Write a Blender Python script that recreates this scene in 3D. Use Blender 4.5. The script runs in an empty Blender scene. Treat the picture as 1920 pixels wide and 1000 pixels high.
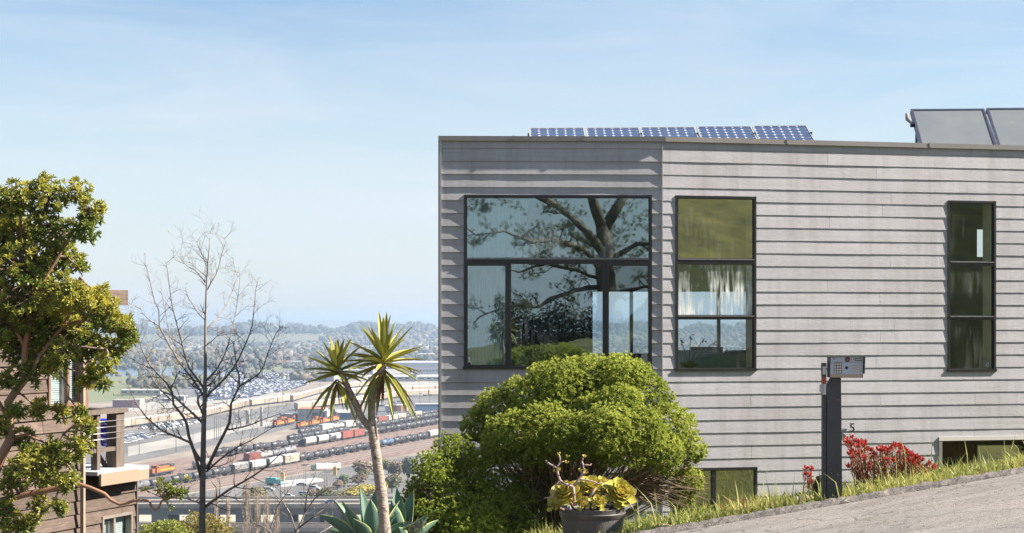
import bpy, math, random
import numpy as np
from mathutils import Vector, Matrix, noise

# ------------------------------------------------------------------ camera, world, sun, exposure
HC = 70.0            # height of the eye above the valley floor
F, HY, CX = 3200.0, 605.0, 960.0
sc = bpy.context.scene
COL = sc.collection
cam = bpy.data.cameras.new('camera'); camo = bpy.data.objects.new('camera', cam); COL.objects.link(camo)
camo.location = (0, 0, HC); camo.rotation_euler = (math.radians(90), 0, 0)
cam.sensor_width = 36; cam.lens = 60; cam.shift_y = 105 / 1920
cam.clip_start = 0.1; cam.clip_end = 60000
sc.camera = camo
sc.render.engine = 'CYCLES'
sc.cycles.use_denoising = True
sc.cycles.max_bounces = 10; sc.cycles.transparent_max_bounces = 24; sc.cycles.volume_bounces = 1
sc.cycles.caustics_reflective = False; sc.cycles.caustics_refractive = False
sc.cycles.sample_clamp_indirect = 8
SUN_EL, SUN_A = 38.0, 1.2          # elevation; angle from +X towards the camera side
w = bpy.data.worlds.new('World'); sc.world = w; w.use_nodes = True
nt = w.node_tree; N = nt.nodes; L = nt.links
bg = N['Background']
sky = N.new('ShaderNodeTexSky'); sky.sky_type = 'NISHITA'; sky.sun_disc = False
sky.sun_elevation = math.radians(SUN_EL); sky.sun_rotation = math.radians(90 + SUN_A)
sky.air_density = 1.0; sky.dust_density = 0.6; sky.ozone_density = 2.0; sky.altitude = 50
tc = N.new('ShaderNodeTexCoord'); mp = N.new('ShaderNodeMapping'); mp.inputs['Scale'].default_value = (1.0, 1.0, 7.0)
L.new(tc.outputs['Generated'], mp.inputs['Vector'])
nz = N.new('ShaderNodeTexNoise'); nz.inputs['Scale'].default_value = 3.2; nz.inputs['Detail'].default_value = 7; nz.inputs['Roughness'].default_value = 0.6; nz.inputs['Distortion'].default_value = 0.6
L.new(mp.outputs[0], nz.inputs['Vector'])
rp = N.new('ShaderNodeMapRange'); rp.inputs[1].default_value = 0.36; rp.inputs[2].default_value = 0.74; rp.inputs[3].default_value = 0.0; rp.inputs[4].default_value = 0.42
L.new(nz.outputs[0], rp.inputs[0])
mx = N.new('ShaderNodeMix'); mx.data_type = 'RGBA'
mx.inputs[7].default_value = (5.2, 5.65, 6.15, 1)
sx = N.new('ShaderNodeSeparateXYZ'); L.new(tc.outputs['Generated'], sx.inputs[0])
er = N.new('ShaderNodeMapRange'); er.interpolation_type = 'SMOOTHSTEP'; er.inputs[1].default_value = 0.02; er.inputs[2].default_value = 0.20; er.inputs[3].default_value = 0.62; er.inputs[4].default_value = 0.10; L.new(sx.outputs['Z'], er.inputs[0])
ad = N.new('ShaderNodeMath'); ad.operation = 'ADD'; ad.use_clamp = True; L.new(rp.outputs[0], ad.inputs[0]); L.new(er.outputs[0], ad.inputs[1])
L.new(ad.outputs[0], mx.inputs[0]); hs_ = N.new('ShaderNodeHueSaturation'); hs_.inputs['Saturation'].default_value = 1.15; L.new(sky.outputs[0], hs_.inputs['Color']); L.new(hs_.outputs[0], mx.inputs[6]); L.new(mx.outputs[2], bg.inputs['Color'])
bg.inputs['Strength'].default_value = 0.05
sun = bpy.data.lights.new('sun', 'SUN'); sun.energy = 5.0; sun.angle = math.radians(0.53); sun.color = (1.0, 0.90, 0.77)
suno = bpy.data.objects.new('sun', sun); COL.objects.link(suno)
_e, _a = math.radians(SUN_EL), math.radians(SUN_A)
sd = Vector((math.cos(_e) * math.cos(_a), -math.cos(_e) * math.sin(_a), math.sin(_e)))
suno.rotation_euler = sd.to_track_quat('Z', 'Y').to_euler(); suno.location = (30, -5, HC + 30)
sc.view_settings.view_transform = 'Standard'; sc.view_settings.look = 'None'
sc.view_settings.gamma = 1; sc.view_settings.use_curve_mapping = False
sc.view_settings.exposure = 1.66

R = random.Random(7)
NP = np.random.RandomState(5)

# ------------------------------------------------------------------ helpers
def P(px, py, Y):
    return Vector(((px - CX) / F * Y, Y, HC - (py - HY) / F * Y))
def G(px, py, z=0.0):
    Y = (HC - z) * F / (py - HY)
    return Vector(((px - CX) / F * Y, Y, z))

def hexcol(r, g, b): return (r, g, b, 1)
MATS = {}
def mat(name, col, rough=0.7, metal=0.0, var=0.0, nscale=8.0, bump=0.0, bscale=40.0, stretch=None, col2=None, objvar=0.0, spec=None, attr=False, trans=0.0, coat=0.0):
    """principled material; noise blends col -> col2, optional bump, per-object value change"""
    if name in MATS: return MATS[name]
    m = bpy.data.materials.new(name); m.use_nodes = True; MATS[name] = m
    nt = m.node_tree; N = nt.nodes; L = nt.links; b = N['Principled BSDF']
    b.inputs['Roughness'].default_value = rough; b.inputs['Metallic'].default_value = metal
    if spec is not None: b.inputs['Specular IOR Level'].default_value = spec
    if coat: b.inputs['Coat Weight'].default_value = coat
    c2 = col2 or tuple(max(0, c * (1 - var)) for c in col)
    tc = N.new('ShaderNodeTexCoord'); mp = N.new('ShaderNodeMapping')
    L.new(tc.outputs['Object'], mp.inputs[0])
    if stretch: mp.inputs['Scale'].default_value = stretch
    mx = N.new('ShaderNodeMix'); mx.data_type = 'RGBA'
    mx.inputs[6].default_value = (*col, 1); mx.inputs[7].default_value = (*c2, 1)
    if attr:
        at = N.new('ShaderNodeAttribute'); at.attribute_name = 'v'; L.new(at.outputs['Fac'], mx.inputs[0])
    else:
        nz = N.new('ShaderNodeTexNoise'); nz.inputs['Scale'].default_value = nscale; nz.inputs['Detail'].default_value = 6; nz.inputs['Roughness'].default_value = 0.6
        L.new(mp.outputs[0], nz.inputs['Vector'])
        r = N.new('ShaderNodeMapRange'); r.inputs[1].default_value = 0.32; r.inputs[2].default_value = 0.68
        L.new(nz.outputs[0], r.inputs[0]); L.new(r.outputs[0], mx.inputs[0])
    out = mx.outputs[2]
    if objvar:
        oi = N.new('ShaderNodeObjectInfo'); r2 = N.new('ShaderNodeMapRange'); r2.inputs[3].default_value = 1 - objvar; r2.inputs[4].default_value = 1 + objvar
        L.new(oi.outputs['Random'], r2.inputs[0])
        hs = N.new('ShaderNodeHueSaturation'); L.new(out, hs.inputs['Color']); L.new(r2.outputs[0], hs.inputs['Value']); out = hs.outputs[0]
    L.new(out, b.inputs['Base Color'])
    if bump:
        n2 = N.new('ShaderNodeTexNoise'); n2.inputs['Scale'].default_value = bscale; n2.inputs['Detail'].default_value = 5
        L.new(mp.outputs[0], n2.inputs['Vector'])
        bp = N.new('ShaderNodeBump'); bp.inputs['Strength'].default_value = bump; bp.inputs['Distance'].default_value = 0.01
        L.new(n2.outputs[0], bp.inputs['Height']); L.new(bp.outputs[0], b.inputs['Normal'])
    if trans:
        t = N.new('ShaderNodeBsdfTranslucent'); L.new(out, t.inputs[0]); ms = N.new('ShaderNodeMixShader'); ms.inputs[0].default_value = trans
        L.new(b.outputs[0], ms.inputs[1]); L.new(t.outputs[0], ms.inputs[2]); L.new(ms.outputs[0], N['Material Output'].inputs[0])
    return m

def glass(name, fac=0.2, patch=(0.47,0.66), tint=(0.86, 0.92, 0.92), refl=(0.8, 0.97, 1.0), wav=0.0, dirt=0.0, wscale=2.0):
    m = bpy.data.materials.new(name); m.use_nodes = True; MATS[name] = m
    nt = m.node_tree; N = nt.nodes; L = nt.links; N.remove(N['Principled BSDF'])
    tr = N.new('ShaderNodeBsdfTransparent'); tr.inputs[0].default_value = (*tint, 1)
    gl = N.new('ShaderNodeBsdfGlossy'); gl.inputs['Roughness'].default_value = 0.0; gl.inputs[0].default_value = (*refl, 1)
    ms = N.new('ShaderNodeMixShader'); ms.inputs[0].default_value = fac
    L.new(tr.outputs[0], ms.inputs[1]); L.new(gl.outputs[0], ms.inputs[2]); out = ms.outputs[0]
    tc = N.new('ShaderNodeTexCoord')
    if wav:
        nz = N.new('ShaderNodeTexNoise'); nz.inputs['Scale'].default_value = wscale; nz.inputs['Detail'].default_value = 1.5
        bp = N.new('ShaderNodeBump'); bp.inputs['Strength'].default_value = 1.0; bp.inputs['Distance'].default_value = wav
        L.new(tc.outputs['Object'], nz.inputs['Vector']); L.new(nz.outputs[0], bp.inputs['Height']); L.new(bp.outputs[0], gl.inputs['Normal'])
    if dirt:
        mp = N.new('ShaderNodeMapping'); mp.inputs['Scale'].default_value = (14, 14, 1.6); L.new(tc.outputs['Object'], mp.inputs[0])
        n1 = N.new('ShaderNodeTexNoise'); n1.inputs['Scale'].default_value = 1.6; n1.inputs['Detail'].default_value = 5; L.new(mp.outputs[0], n1.inputs['Vector'])
        n2 = N.new('ShaderNodeTexNoise'); n2.inputs['Scale'].default_value = 1.9; n2.inputs['Detail'].default_value = 3; L.new(tc.outputs['Object'], n2.inputs['Vector'])
        r1 = N.new('ShaderNodeMapRange'); r1.inputs[1].default_value = 0.42; r1.inputs[2].default_value = 0.75; L.new(n1.outputs[0], r1.inputs[0])
        r2 = N.new('ShaderNodeMapRange'); r2.inputs[1].default_value = patch[0]; r2.inputs[2].default_value = patch[1]; L.new(n2.outputs[0], r2.inputs[0])
        mu = N.new('ShaderNodeMath'); mu.operation = 'MULTIPLY'; L.new(r1.outputs[0], mu.inputs[0]); L.new(r2.outputs[0], mu.inputs[1])
        m3 = N.new('ShaderNodeMath'); m3.operation = 'MULTIPLY'; L.new(mu.outputs[0], m3.inputs[0]); m3.inputs[1].default_value = dirt
        df = N.new('ShaderNodeBsdfDiffuse'); df.inputs[0].default_value = (0.75, 0.77, 0.76, 1)
        m2 = N.new('ShaderNodeMixShader'); L.new(m3.outputs[0], m2.inputs[0]); L.new(out, m2.inputs[1]); L.new(df.outputs[0], m2.inputs[2]); out = m2.outputs[0]
    L.new(out, N['Material Output'].inputs[0])
    return m

def streaks(m, sc_, lo, a=.45, b=.7, amt=.8):
    # rain streaks and grime: a slow noise, stretched, multiplying the colour
    nt = m.node_tree; N = nt.nodes; L = nt.links; b_ = N['Principled BSDF']; old = b_.inputs['Base Color'].links[0].from_socket
    ge = N.new('ShaderNodeNewGeometry'); mp = N.new('ShaderNodeMapping'); mp.inputs['Scale'].default_value = sc_; L.new(ge.outputs['Position'], mp.inputs[0])
    nz = N.new('ShaderNodeTexNoise'); nz.inputs['Scale'].default_value = 1.0; nz.inputs['Detail'].default_value = 6; nz.inputs['Roughness'].default_value = .62; L.new(mp.outputs[0], nz.inputs['Vector'])
    r = N.new('ShaderNodeMapRange'); r.inputs[1].default_value = a; r.inputs[2].default_value = b; r.inputs[4].default_value = amt; L.new(nz.outputs[0], r.inputs[0])
    mx = N.new('ShaderNodeMix'); mx.data_type = 'RGBA'; mx.blend_type = 'MULTIPLY'; mx.inputs[7].default_value = (*lo, 1); L.new(r.outputs[0], mx.inputs[0]); L.new(old, mx.inputs[6]); L.new(mx.outputs[2], b_.inputs['Base Color'])

class MB:
    """collects quads and triangles, built into one mesh"""
    def __init__(s): s.v = []; s.f = []; s.m = []; s.sm = []
    def add(s, vs, fs, mi=0, smooth=False):
        o = len(s.v); s.v += [tuple(v) for v in vs]
        for f in fs: s.f.append(tuple(o + i for i in f)); s.m.append(mi); s.sm.append(smooth)
    def box(s, a, b, mi=0, mtx=None):
        x0, y0, z0 = a; x1, y1, z1 = b
        vs = [Vector(p) for p in ((x0,y0,z0),(x1,y0,z0),(x1,y1,z0),(x0,y1,z0),(x0,y0,z1),(x1,y0,z1),(x1,y1,z1),(x0,y1,z1))]
        if mtx: vs = [mtx @ v for v in vs]
        s.add(vs, [(0,3,2,1),(4,5,6,7),(0,1,5,4),(1,2,6,5),(2,3,7,6),(3,0,4,7)], mi)
    def quad(s, a, b, c, d, mi=0): s.add([a,b,c,d], [(0,1,2,3)], mi)
    def tube(s, pts, rad, n=8, mi=0, caps=True, smooth=True):
        pts = [Vector(p) for p in pts]
        if not hasattr(rad, '__len__'): rad = [rad] * len(pts)
        o = len(s.v); up = Vector((0.31, 0.17, 0.93)).normalized(); prev = None
        for i, p in enumerate(pts):
            t = (pts[min(i+1, len(pts)-1)] - pts[max(i-1, 0)])
            if t.length < 1e-9: t = Vector((0,0,1))
            t.normalize()
            if prev is None:
                a = t.cross(up)
                if a.length < 0.05: a = t.cross(Vector((1,0,0)))
            else: a = prev - t * prev.dot(t)
            if a.length < 1e-6: a = t.orthogonal()
            a.normalize(); b = t.cross(a); prev = a
            for k in range(n):
                th = 2*math.pi*k/n
                s.v.append(tuple(p + (a*math.cos(th) + b*math.sin(th)) * rad[i]))
        for i in range(len(pts)-1):
            for k in range(n):
                k2 = (k+1) % n
                s.f.append((o+i*n+k, o+i*n+k2, o+(i+1)*n+k2, o+(i+1)*n+k)); s.m.append(mi); s.sm.append(smooth)
        if caps:
            s.f.append(tuple(o+k for k in range(n))[::-1]); s.m.append(mi); s.sm.append(False)
            e = o + (len(pts)-1)*n
            s.f.append(tuple(e+k for k in range(n))); s.m.append(mi); s.sm.append(False)
    def lathe(s, prof, n=32, mi=0, c=(0,0,0), smooth=True, axis='Z', wob=None):
        o = len(s.v)
        for r, z in prof:
            for k in range(n):
                th = 2*math.pi*k/n; rr = r*(1 + (wob(th, z) if wob else 0))
                if axis == 'Z': q = (c[0]+rr*math.cos(th), c[1]+rr*math.sin(th), c[2]+z)
                else: q = (c[0]+rr*math.sin(th), c[1]+z, c[2]+rr*math.cos(th))
                s.v.append(q)
        for i in range(len(prof)-1):
            for k in range(n):
                k2 = (k+1) % n
                s.f.append((o+i*n+k, o+i*n+k2, o+(i+1)*n+k2, o+(i+1)*n+k)); s.m.append(mi); s.sm.append(smooth)
    def build(s, name, mats, parent=None, loc=None, rz=0):
        me = bpy.data.meshes.new(name); me.from_pydata(s.v, [], s.f)
        if not isinstance(mats, (list, tuple)): mats = [mats]
        for m in mats: me.materials.append(m)
        me.polygons.foreach_set('material_index', s.m); me.polygons.foreach_set('use_smooth', s.sm)
        me.update()
        o = bpy.data.objects.new(name, me); COL.objects.link(o)
        if loc is not None: o.location = loc
        o.rotation_euler[2] = rz
        if parent: o.parent = parent
        return o

def meshobj(name, v, f, m, parent=None, att=None, smooth=False):
    """numpy arrays; all faces the same size"""
    me = bpy.data.meshes.new(name); nv, nf, k = len(v), len(f), f.shape[1]
    me.vertices.add(nv); me.vertices.foreach_set('co', np.asarray(v, np.float32).ravel())
    me.loops.add(nf*k); me.loops.foreach_set('vertex_index', np.asarray(f, np.int32).ravel())
    me.polygons.add(nf); me.polygons.foreach_set('loop_start', np.arange(0, nf*k, k, dtype=np.int32))
    me.polygons.foreach_set('use_smooth', np.full(nf, smooth))
    me.materials.append(m); me.update(calc_edges=True)
    if att is not None:
        a = me.attributes.new('v', 'FLOAT', 'FACE'); a.data.foreach_set('value', np.asarray(att, np.float32))
    o = bpy.data.objects.new(name, me); COL.objects.link(o)
    if parent: o.parent = parent
    return o

def tag(o, label=None, cat=None, group=None, kind=None):
    if label: o['label'] = label
    if cat: o['category'] = cat
    if group: o['group'] = group
    if kind: o['kind'] = kind
    return o
def empty(name, loc=(0,0,0), rz=0):
    o = bpy.data.objects.new(name, None); COL.objects.link(o); o.location = loc; o.rotation_euler = (0,0,rz); o.empty_display_size = 0.1
    return o
def kids(o): return [c for c in bpy.data.objects if c.parent == o]
def copy_tree(o, parent=None, tree=None):
    tree = tree if tree is not None else snapshot(o)
    c = o.copy(); COL.objects.link(c); c.parent = parent
    for ch, sub in tree: copy_tree(ch, c, sub)
    return c
def snapshot(o): return [(c, snapshot(c)) for c in kids(o)]
def keepfix(o, parent):
    """parent a world-space mesh under an object without moving it"""
    o.parent = parent; o.matrix_parent_inverse = parent.matrix_basis.inverted(); return o

# leaf templates: x = width, y = length, z = normal
def leaf_t(kind):
    if kind == 'rhomb':
        v = np.array([(0,0,0),(0.5,0.5,0.12),(0,1,0.0),(-0.5,0.5,0.12)], float); f = np.array([(0,1,2,3)])
    elif kind == 'fold':
        v = np.array([(0,0,0),(0.5,0.45,0.14),(0.34,0.8,0.06),(0,1,-0.08),(-0.34,0.8,0.06),(-0.5,0.45,0.14),(0,0.5,0.0)], float)
        f = np.array([(0,1,6,6),(1,2,3,6),(3,4,5,6),(5,0,6,6)])
        f = np.array([(0,1,2,6),(2,3,4,6),(4,5,0,6)])
    return v, f
def leaves(name, pos, axis, nrm, ln, wd, m, kind='rhomb', parent=None, att=None):
    v, f = leaf_t(kind); n = len(pos)
    y = axis / (np.linalg.norm(axis, axis=1, keepdims=True)+1e-9)
    x = np.cross(y, nrm); x /= (np.linalg.norm(x, axis=1, keepdims=True)+1e-9); z = np.cross(x, y)
    V = (pos[:,None,:] + x[:,None,:]*(v[None,:,0:1]*wd[:,None,None]) + y[:,None,:]*(v[None,:,1:2]*ln[:,None,None]) + z[:,None,:]*(v[None,:,2:3]*ln[:,None,None]))
    V = V.reshape(-1,3); Fc = (f[None]+ (np.arange(n)*len(v))[:,None,None]).reshape(-1, f.shape[1])
    if att is None: att = NP.rand(n)
    return meshobj(name, V, Fc, m, parent, np.repeat(att, len(f)))
def rnd_unit(n):
    a = NP.normal(size=(n,3)); return a/np.linalg.norm(a, axis=1, keepdims=True)
def whorls(tips, axes, k, spread=(35,80), jitter=0.25):
    """k leaves round each tip: positions, directions, normals"""
    n = len(tips); ax = axes/np.linalg.norm(axes, axis=1, keepdims=True)
    ref = rnd_unit(n); u = np.cross(ax, ref); u /= np.linalg.norm(u, axis=1, keepdims=True); v = np.cross(ax, u)
    out = []; nr = []
    for i in range(k):
        th = i*2.39996 + NP.rand(n)*0.6; el = np.radians(spread[0] + (spread[1]-spread[0])*(i+0.5)/k + NP.normal(size=n)*8)
        d = ax*np.cos(el)[:,None] + (u*np.cos(th)[:,None] + v*np.sin(th)[:,None])*np.sin(el)[:,None]
        d += NP.normal(size=(n,3))*jitter*0.4
        out.append(d); nr.append(ax + NP.normal(size=(n,3))*0.25)
    return np.concatenate([tips]*k), np.concatenate(out), np.concatenate(nr)

# ------------------------------------------------------------------ haze: the air over the bay
hz = MB(); hz.box((-17000, -900, -3), (17000, 26000, HC + 58))
hm = bpy.data.materials.new('haze_air'); hm.use_nodes = True; hn = hm.node_tree
hn.nodes.remove(hn.nodes['Principled BSDF']); pv = hn.nodes.new('ShaderNodeVolumePrincipled')
pv.inputs['Color'].default_value = (0.38, 0.50, 0.68, 1); pv.inputs['Density'].default_value = 1.35e-4; pv.inputs['Anisotropy'].default_value = 0.15
hn.links.new(pv.outputs[0], hn.nodes['Material Output'].inputs['Volume'])
tag(hz.build('haze', hm), kind='stuff')

# ------------------------------------------------------------------ terrain
def sstep(a, b, x):
    t = np.clip((x-a)/(b-a), 0, 1); return t*t*(3-2*t)
def road_rel(x, y): return -1.60 + 0.17*np.clip(x, -9, 16) - 0.031*np.clip(y, -9, 400)
def terr(x, y):
    x = np.asarray(x, float); y = np.asarray(y, float)
    r = road_rel(x, y) - 0.05
    t = sstep(15.9, 20.5, y)
    pad = -2.95 + 0.04*np.clip(x, -5, 15)
    pad = pad - 3.6*sstep(0.5, 6.0, -x)
    r = r*(1-t) + pad*t
    r = r - 1.2*sstep(0.8, 4, -x)*sstep(15.2, 18, y)
    # right-hand hillside behind the road
    back = np.clip(-y-9, 0, 200)
    side = sstep(0.34, 0.50, (x-1.0)/np.maximum(-y+1, 1))
    side = np.maximum(side, sstep(0.03, 0.16, (-x-2.0)/np.maximum(-y+1, 1)))  # unseen left rise, added to cut the sky light on the house face
    r = r + back*(-0.05 + 0.42*side)*(1-sstep(40, 150, back)*0.6)*(1-sstep(60, 160, np.abs(x)))
    z = HC + r
    z = z*(1-sstep(32, 235, y))*(1-sstep(60, 420, np.abs(x)))*(1-sstep(180, 700, -y))
    return z
def graded(lo, hi, c, fine, grow, cap=600):
    a = [c]; s = fine
    while a[-1] < hi: a.append(a[-1]+s); s = min(s*grow, cap)
    b = [c]; s = fine
    while b[-1] > lo: b.append(b[-1]-s); s = min(s*grow, cap)
    return np.array(b[::-1]+a[1:])
gx = graded(-15500, 15500, 2.0, 0.45, 1.07); gy = graded(-800, 24500, 15.5, 0.35, 1.055)
X, Y = np.meshgrid(gx, gy); Z = terr(X, Y)
nn = np.vectorize(lambda a, b: noise.noise(Vector((a*0.7, b*0.7, 3.1))))(X, Y)
Z = Z + nn*0.05*(np.abs(Y) < 60)*(Y > 15.4) + nn*0.15*(Y < -9)*(Y > -200) + np.where(Z > 1, 0, 0)
ny, nx = X.shape
idx = np.arange(nx*ny).reshape(ny, nx)
Fq = np.stack([idx[:-1,:-1], idx[:-1,1:], idx[1:,1:], idx[1:,:-1]], -1).reshape(-1,4)
gm = mat('ground_soil', (0.34,0.31,0.26), 0.95, nscale=0.012, col2=(0.22,0.24,0.17))
def height_mix(m):
    # dry green grass on the hill, pale bare soil in the valley: real cover by place
    nt = m.node_tree; N = nt.nodes; L = nt.links; b = N['Principled BSDF']
    old = b.inputs['Base Color'].links[0].from_socket
    ge = N.new('ShaderNodeNewGeometry'); sp = N.new('ShaderNodeSeparateXYZ'); L.new(ge.outputs['Position'], sp.inputs[0])
    mr = N.new('ShaderNodeMapRange'); mr.inputs[1].default_value = 1.5; mr.inputs[2].default_value = 12; L.new(sp.outputs['Z'], mr.inputs[0])
    nz = N.new('ShaderNodeTexNoise'); nz.inputs['Scale'].default_value = 0.55; nz.inputs['Detail'].default_value = 8; nz.inputs['Roughness'].default_value = 0.7; L.new(ge.outputs['Position'], nz.inputs['Vector'])
    cr = N.new('ShaderNodeValToRGB'); e = cr.color_ramp.elements
    e[0].position = 0.35; e[0].color = (0.040,0.046,0.011,1); e[1].position = 0.68; e[1].color = (0.17,0.16,0.042,1)
    L.new(nz.outputs[0], cr.inputs[0])
    mx = N.new('ShaderNodeMix'); mx.data_type = 'RGBA'; L.new(mr.outputs[0], mx.inputs[0]); L.new(old, mx.inputs[6]); L.new(cr.outputs[0], mx.inputs[7]); L.new(mx.outputs[2], b.inputs['Base Color'])
height_mix(gm)
gnd = meshobj('ground', np.stack([X,Y,Z],-1).reshape(-1,3), Fq, gm, smooth=True); tag(gnd, kind='structure')

# the lane: worn asphalt with a lumpy edge
asph = mat('lane_asphalt', (0.27,0.252,0.235), 0.92, nscale=1.6, col2=(0.22,0.205,0.195), bump=0.9, bscale=95)
def speckle(m, scale, amt, thr=0.62, col=(0.05,0.045,0.04)):
    nt = m.node_tree; N = nt.nodes; L = nt.links; b = N['Principled BSDF']
    old = b.inputs['Base Color'].links[0].from_socket
    tc = N.new('ShaderNodeTexCoord'); nz = N.new('ShaderNodeTexNoise'); nz.inputs['Scale'].default_value = scale; nz.inputs['Detail'].default_value = 2
    L.new(tc.outputs['Object'], nz.inputs['Vector'])
    r = N.new('ShaderNodeMapRange'); r.inputs[1].default_value = thr; r.inputs[2].default_value = thr+0.07; r.inputs[4].default_value = amt; L.new(nz.outputs[0], r.inputs[0])
    mx = N.new('ShaderNodeMix'); mx.data_type = 'RGBA'; mx.inputs[7].default_value = (*col, 1); L.new(r.outputs[0], mx.inputs[0]); L.new(old, mx.inputs[6]); L.new(mx.outputs[2], b.inputs['Base Color'])
speckle(asph, 60, 0.55, 0.58); speckle(asph, 9, 0.35, 0.66, (0.1,0.09,0.08))
def cracks(m):
    nt = m.node_tree; N = nt.nodes; L = nt.links; b = N['Principled BSDF']; old = b.inputs['Base Color'].links[0].from_socket
    tc = N.new('ShaderNodeTexCoord'); nz = N.new('ShaderNodeTexNoise'); nz.inputs['Scale'].default_value = 3.0; nz.inputs['Detail'].default_value = 5
    L.new(tc.outputs['Object'], nz.inputs['Vector']); va = N.new('ShaderNodeVectorMath'); va.operation = 'MULTIPLY_ADD'; va.inputs[1].default_value = (.5,.5,.5); L.new(nz.outputs['Color'], va.inputs[0]); L.new(tc.outputs['Object'], va.inputs[2])
    vo = N.new('ShaderNodeTexVoronoi'); vo.feature = 'DISTANCE_TO_EDGE'; vo.inputs['Scale'].default_value = .75; L.new(va.outputs[0], vo.inputs['Vector'])
    r = N.new('ShaderNodeMapRange'); r.inputs[1].default_value = 0.0; r.inputs[2].default_value = .012; r.inputs[3].default_value = .75; r.inputs[4].default_value = 0; L.new(vo.outputs['Distance'], r.inputs[0])
    mx = N.new('ShaderNodeMix'); mx.data_type = 'RGBA'; mx.inputs[7].default_value = (.05,.045,.04,1); L.new(r.outputs[0], mx.inputs[0]); L.new(old, mx.inputs[6]); L.new(mx.outputs[2], b.inputs['Base Color'])
cracks(asph); streaks(asph, (1.2, 3.0, 1.0), (.72,.70,.68), .45, .65); streaks(asph, (26, 26, 26), (.62,.60,.58), .48, .62)
rx = np.arange(-10, 14.01, 0.25); ry = np.concatenate([np.arange(-3, 12, 0.5), np.arange(12, 14.86, 0.15)])
RX, RY = np.meshgrid(rx, ry)
RZ = HC + road_rel(RX, RY) + 0.0 + 0.006*np.vectorize(lambda a, b: noise.noise(Vector((a*1.3, b*1.3, 0))))(RX, RY)
ii = np.arange(RX.size).reshape(RX.shape)
o = meshobj('road', np.stack([RX,RY,RZ],-1).reshape(-1,3), np.stack([ii[:-1,:-1], ii[:-1,1:], ii[1:,1:], ii[1:,:-1]], -1).reshape(-1,4), asph, smooth=True)
tag(o, kind='structure')
# rolled asphalt berm along the edge
bx = np.arange(-10, 14.01, 0.045); prof = [(-0.02,-0.02),(0.015,0.012),(0.06,0.036),(0.12,0.05),(0.17,0.035),(0.22,-0.06)]
V = []; rows = len(prof)
for x in bx:
    for j, (dy, dz) in enumerate(prof):
        yy = 14.78 + dy + 0.05*noise.noise(Vector((x*0.9, 0, 1))) + 0.03*noise.noise(Vector((x*4, j, 1)))
        k = noise.noise(Vector((x*9, j*1.7, 4)))*0.014 + noise.noise(Vector((x*27, j*3.1, 4)))*0.013
        V.append((x, yy, HC + float(road_rel(x, yy)) + dz + (k if 0 < j < 5 else 0)))
V = np.array(V); ii = np.arange(len(V)).reshape(len(bx), rows)
bm_ = mat('berm_asphalt', (0.19,0.17,0.155), 0.95, nscale=7, col2=(0.10,0.09,0.085), bump=1.0, bscale=60)
speckle(bm_, 35, 0.6, 0.56)
o = meshobj('kerb', V, np.stack([ii[:-1,:-1], ii[1:,:-1], ii[1:,1:], ii[:-1,1:]], -1).reshape(-1,4), bm_); tag(o, kind='structure')

# ------------------------------------------------------------------ grey house
class Fac:
    def __init__(s, O, D):
        s.O = Vector((*O, 0)); s.d = Vector((*D, 0)).normalized(); s.n = Vector((s.d.y, -s.d.x, 0))
    def pt(s, u, off, z): q = s.O + s.d*u + s.n*off; return Vector((q.x, q.y, z))
    def uv(s, px, py):
        k = (px-CX)/F; u = (k*s.O.y - s.O.x)/(s.d.x - k*s.d.y); Y = s.O.y + s.d.y*u
        return u, HC - (py-HY)/F*Y
    def box(s, mb, u0, u1, o0, o1, z0, z1, mi=0):
        vs = [s.pt(u,o,z) for z in (z0,z1) for (u,o) in ((u0,o1),(u1,o1),(u1,o0),(u0,o0))]
        mb.add(vs, [(0,3,2,1),(4,5,6,7),(0,1,5,4),(1,2,6,5),(2,3,7,6),(3,0,4,7)], mi)
LF = Fac((-0.961, 23.30), (3.023, 0.10)); RF = Fac((2.062, 23.40), (0.976, 0.216))
ULEN = 3.0247; RLEN = 9.0
house = empty('house', (2.0, 26.0, HC-2.9))
tag(house, 'flat roofed house clad in grey lapped boards with tall black framed windows', 'house')
keep = lambda o, p=house: keepfix(o, p)
paint = mat('grey_board_paint', (0.415,0.412,0.45), 0.68, nscale=0.9, col2=(0.36,0.358,0.395), objvar=0.045, bump=0.6, bscale=14, stretch=(1.3,1.3,30))
streaks(paint, (5.0, 5.0, .5), (.80,.79,.77)); streaks(paint, (.5, .5, .9), (.86,.84,.82)); streaks(paint, (30, 30, 2.0), (.88,.87,.86), .5, .72)
black = mat('black_bronze_frame', (0.006,0.006,0.008), 0.34, nscale=5, col2=(0.016,0.016,0.02))
metal = mat('coping_metal', (0.23,0.215,0.21), 0.5, metal=0.2, nscale=2, col2=(0.19,0.18,0.175), objvar=0.06)
cream = mat('cream_reveal', (0.62,0.58,0.42), 0.7, var=0.1)
inwall = mat('inner_plaster', (0.42,0.42,0.40), 0.9, var=0.08)
dark = mat('dark_void', (0.03,0.03,0.03), 0.9)
EXP = 0.1775
def zrow(k): return HC + 2.382 - EXP*k
class Op:
    pass
def opening(fac, x0, y0, x1, y1):
    o = Op(); o.fac = fac
    ua, za = fac.uv(x0, y0); ub, zb = fac.uv(x1, y0)
    o.u0, o.u1 = ua, ub; o.z1 = fac.uv((x0+x1)/2, y0)[1]; o.z0 = fac.uv((x0+x1)/2, y1)[1]; return o
W1 = opening(LF, 870, 366, 1222, 692); W2 = opening(RF, 1266, 368, 1417, 696); W3 = opening(RF, 1776, 377, 1866, 697)
W4 = opening(RF, 1262, 877, 1419, 975); W5 = opening(RF, 1759, 817, 2080, 1060)
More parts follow.
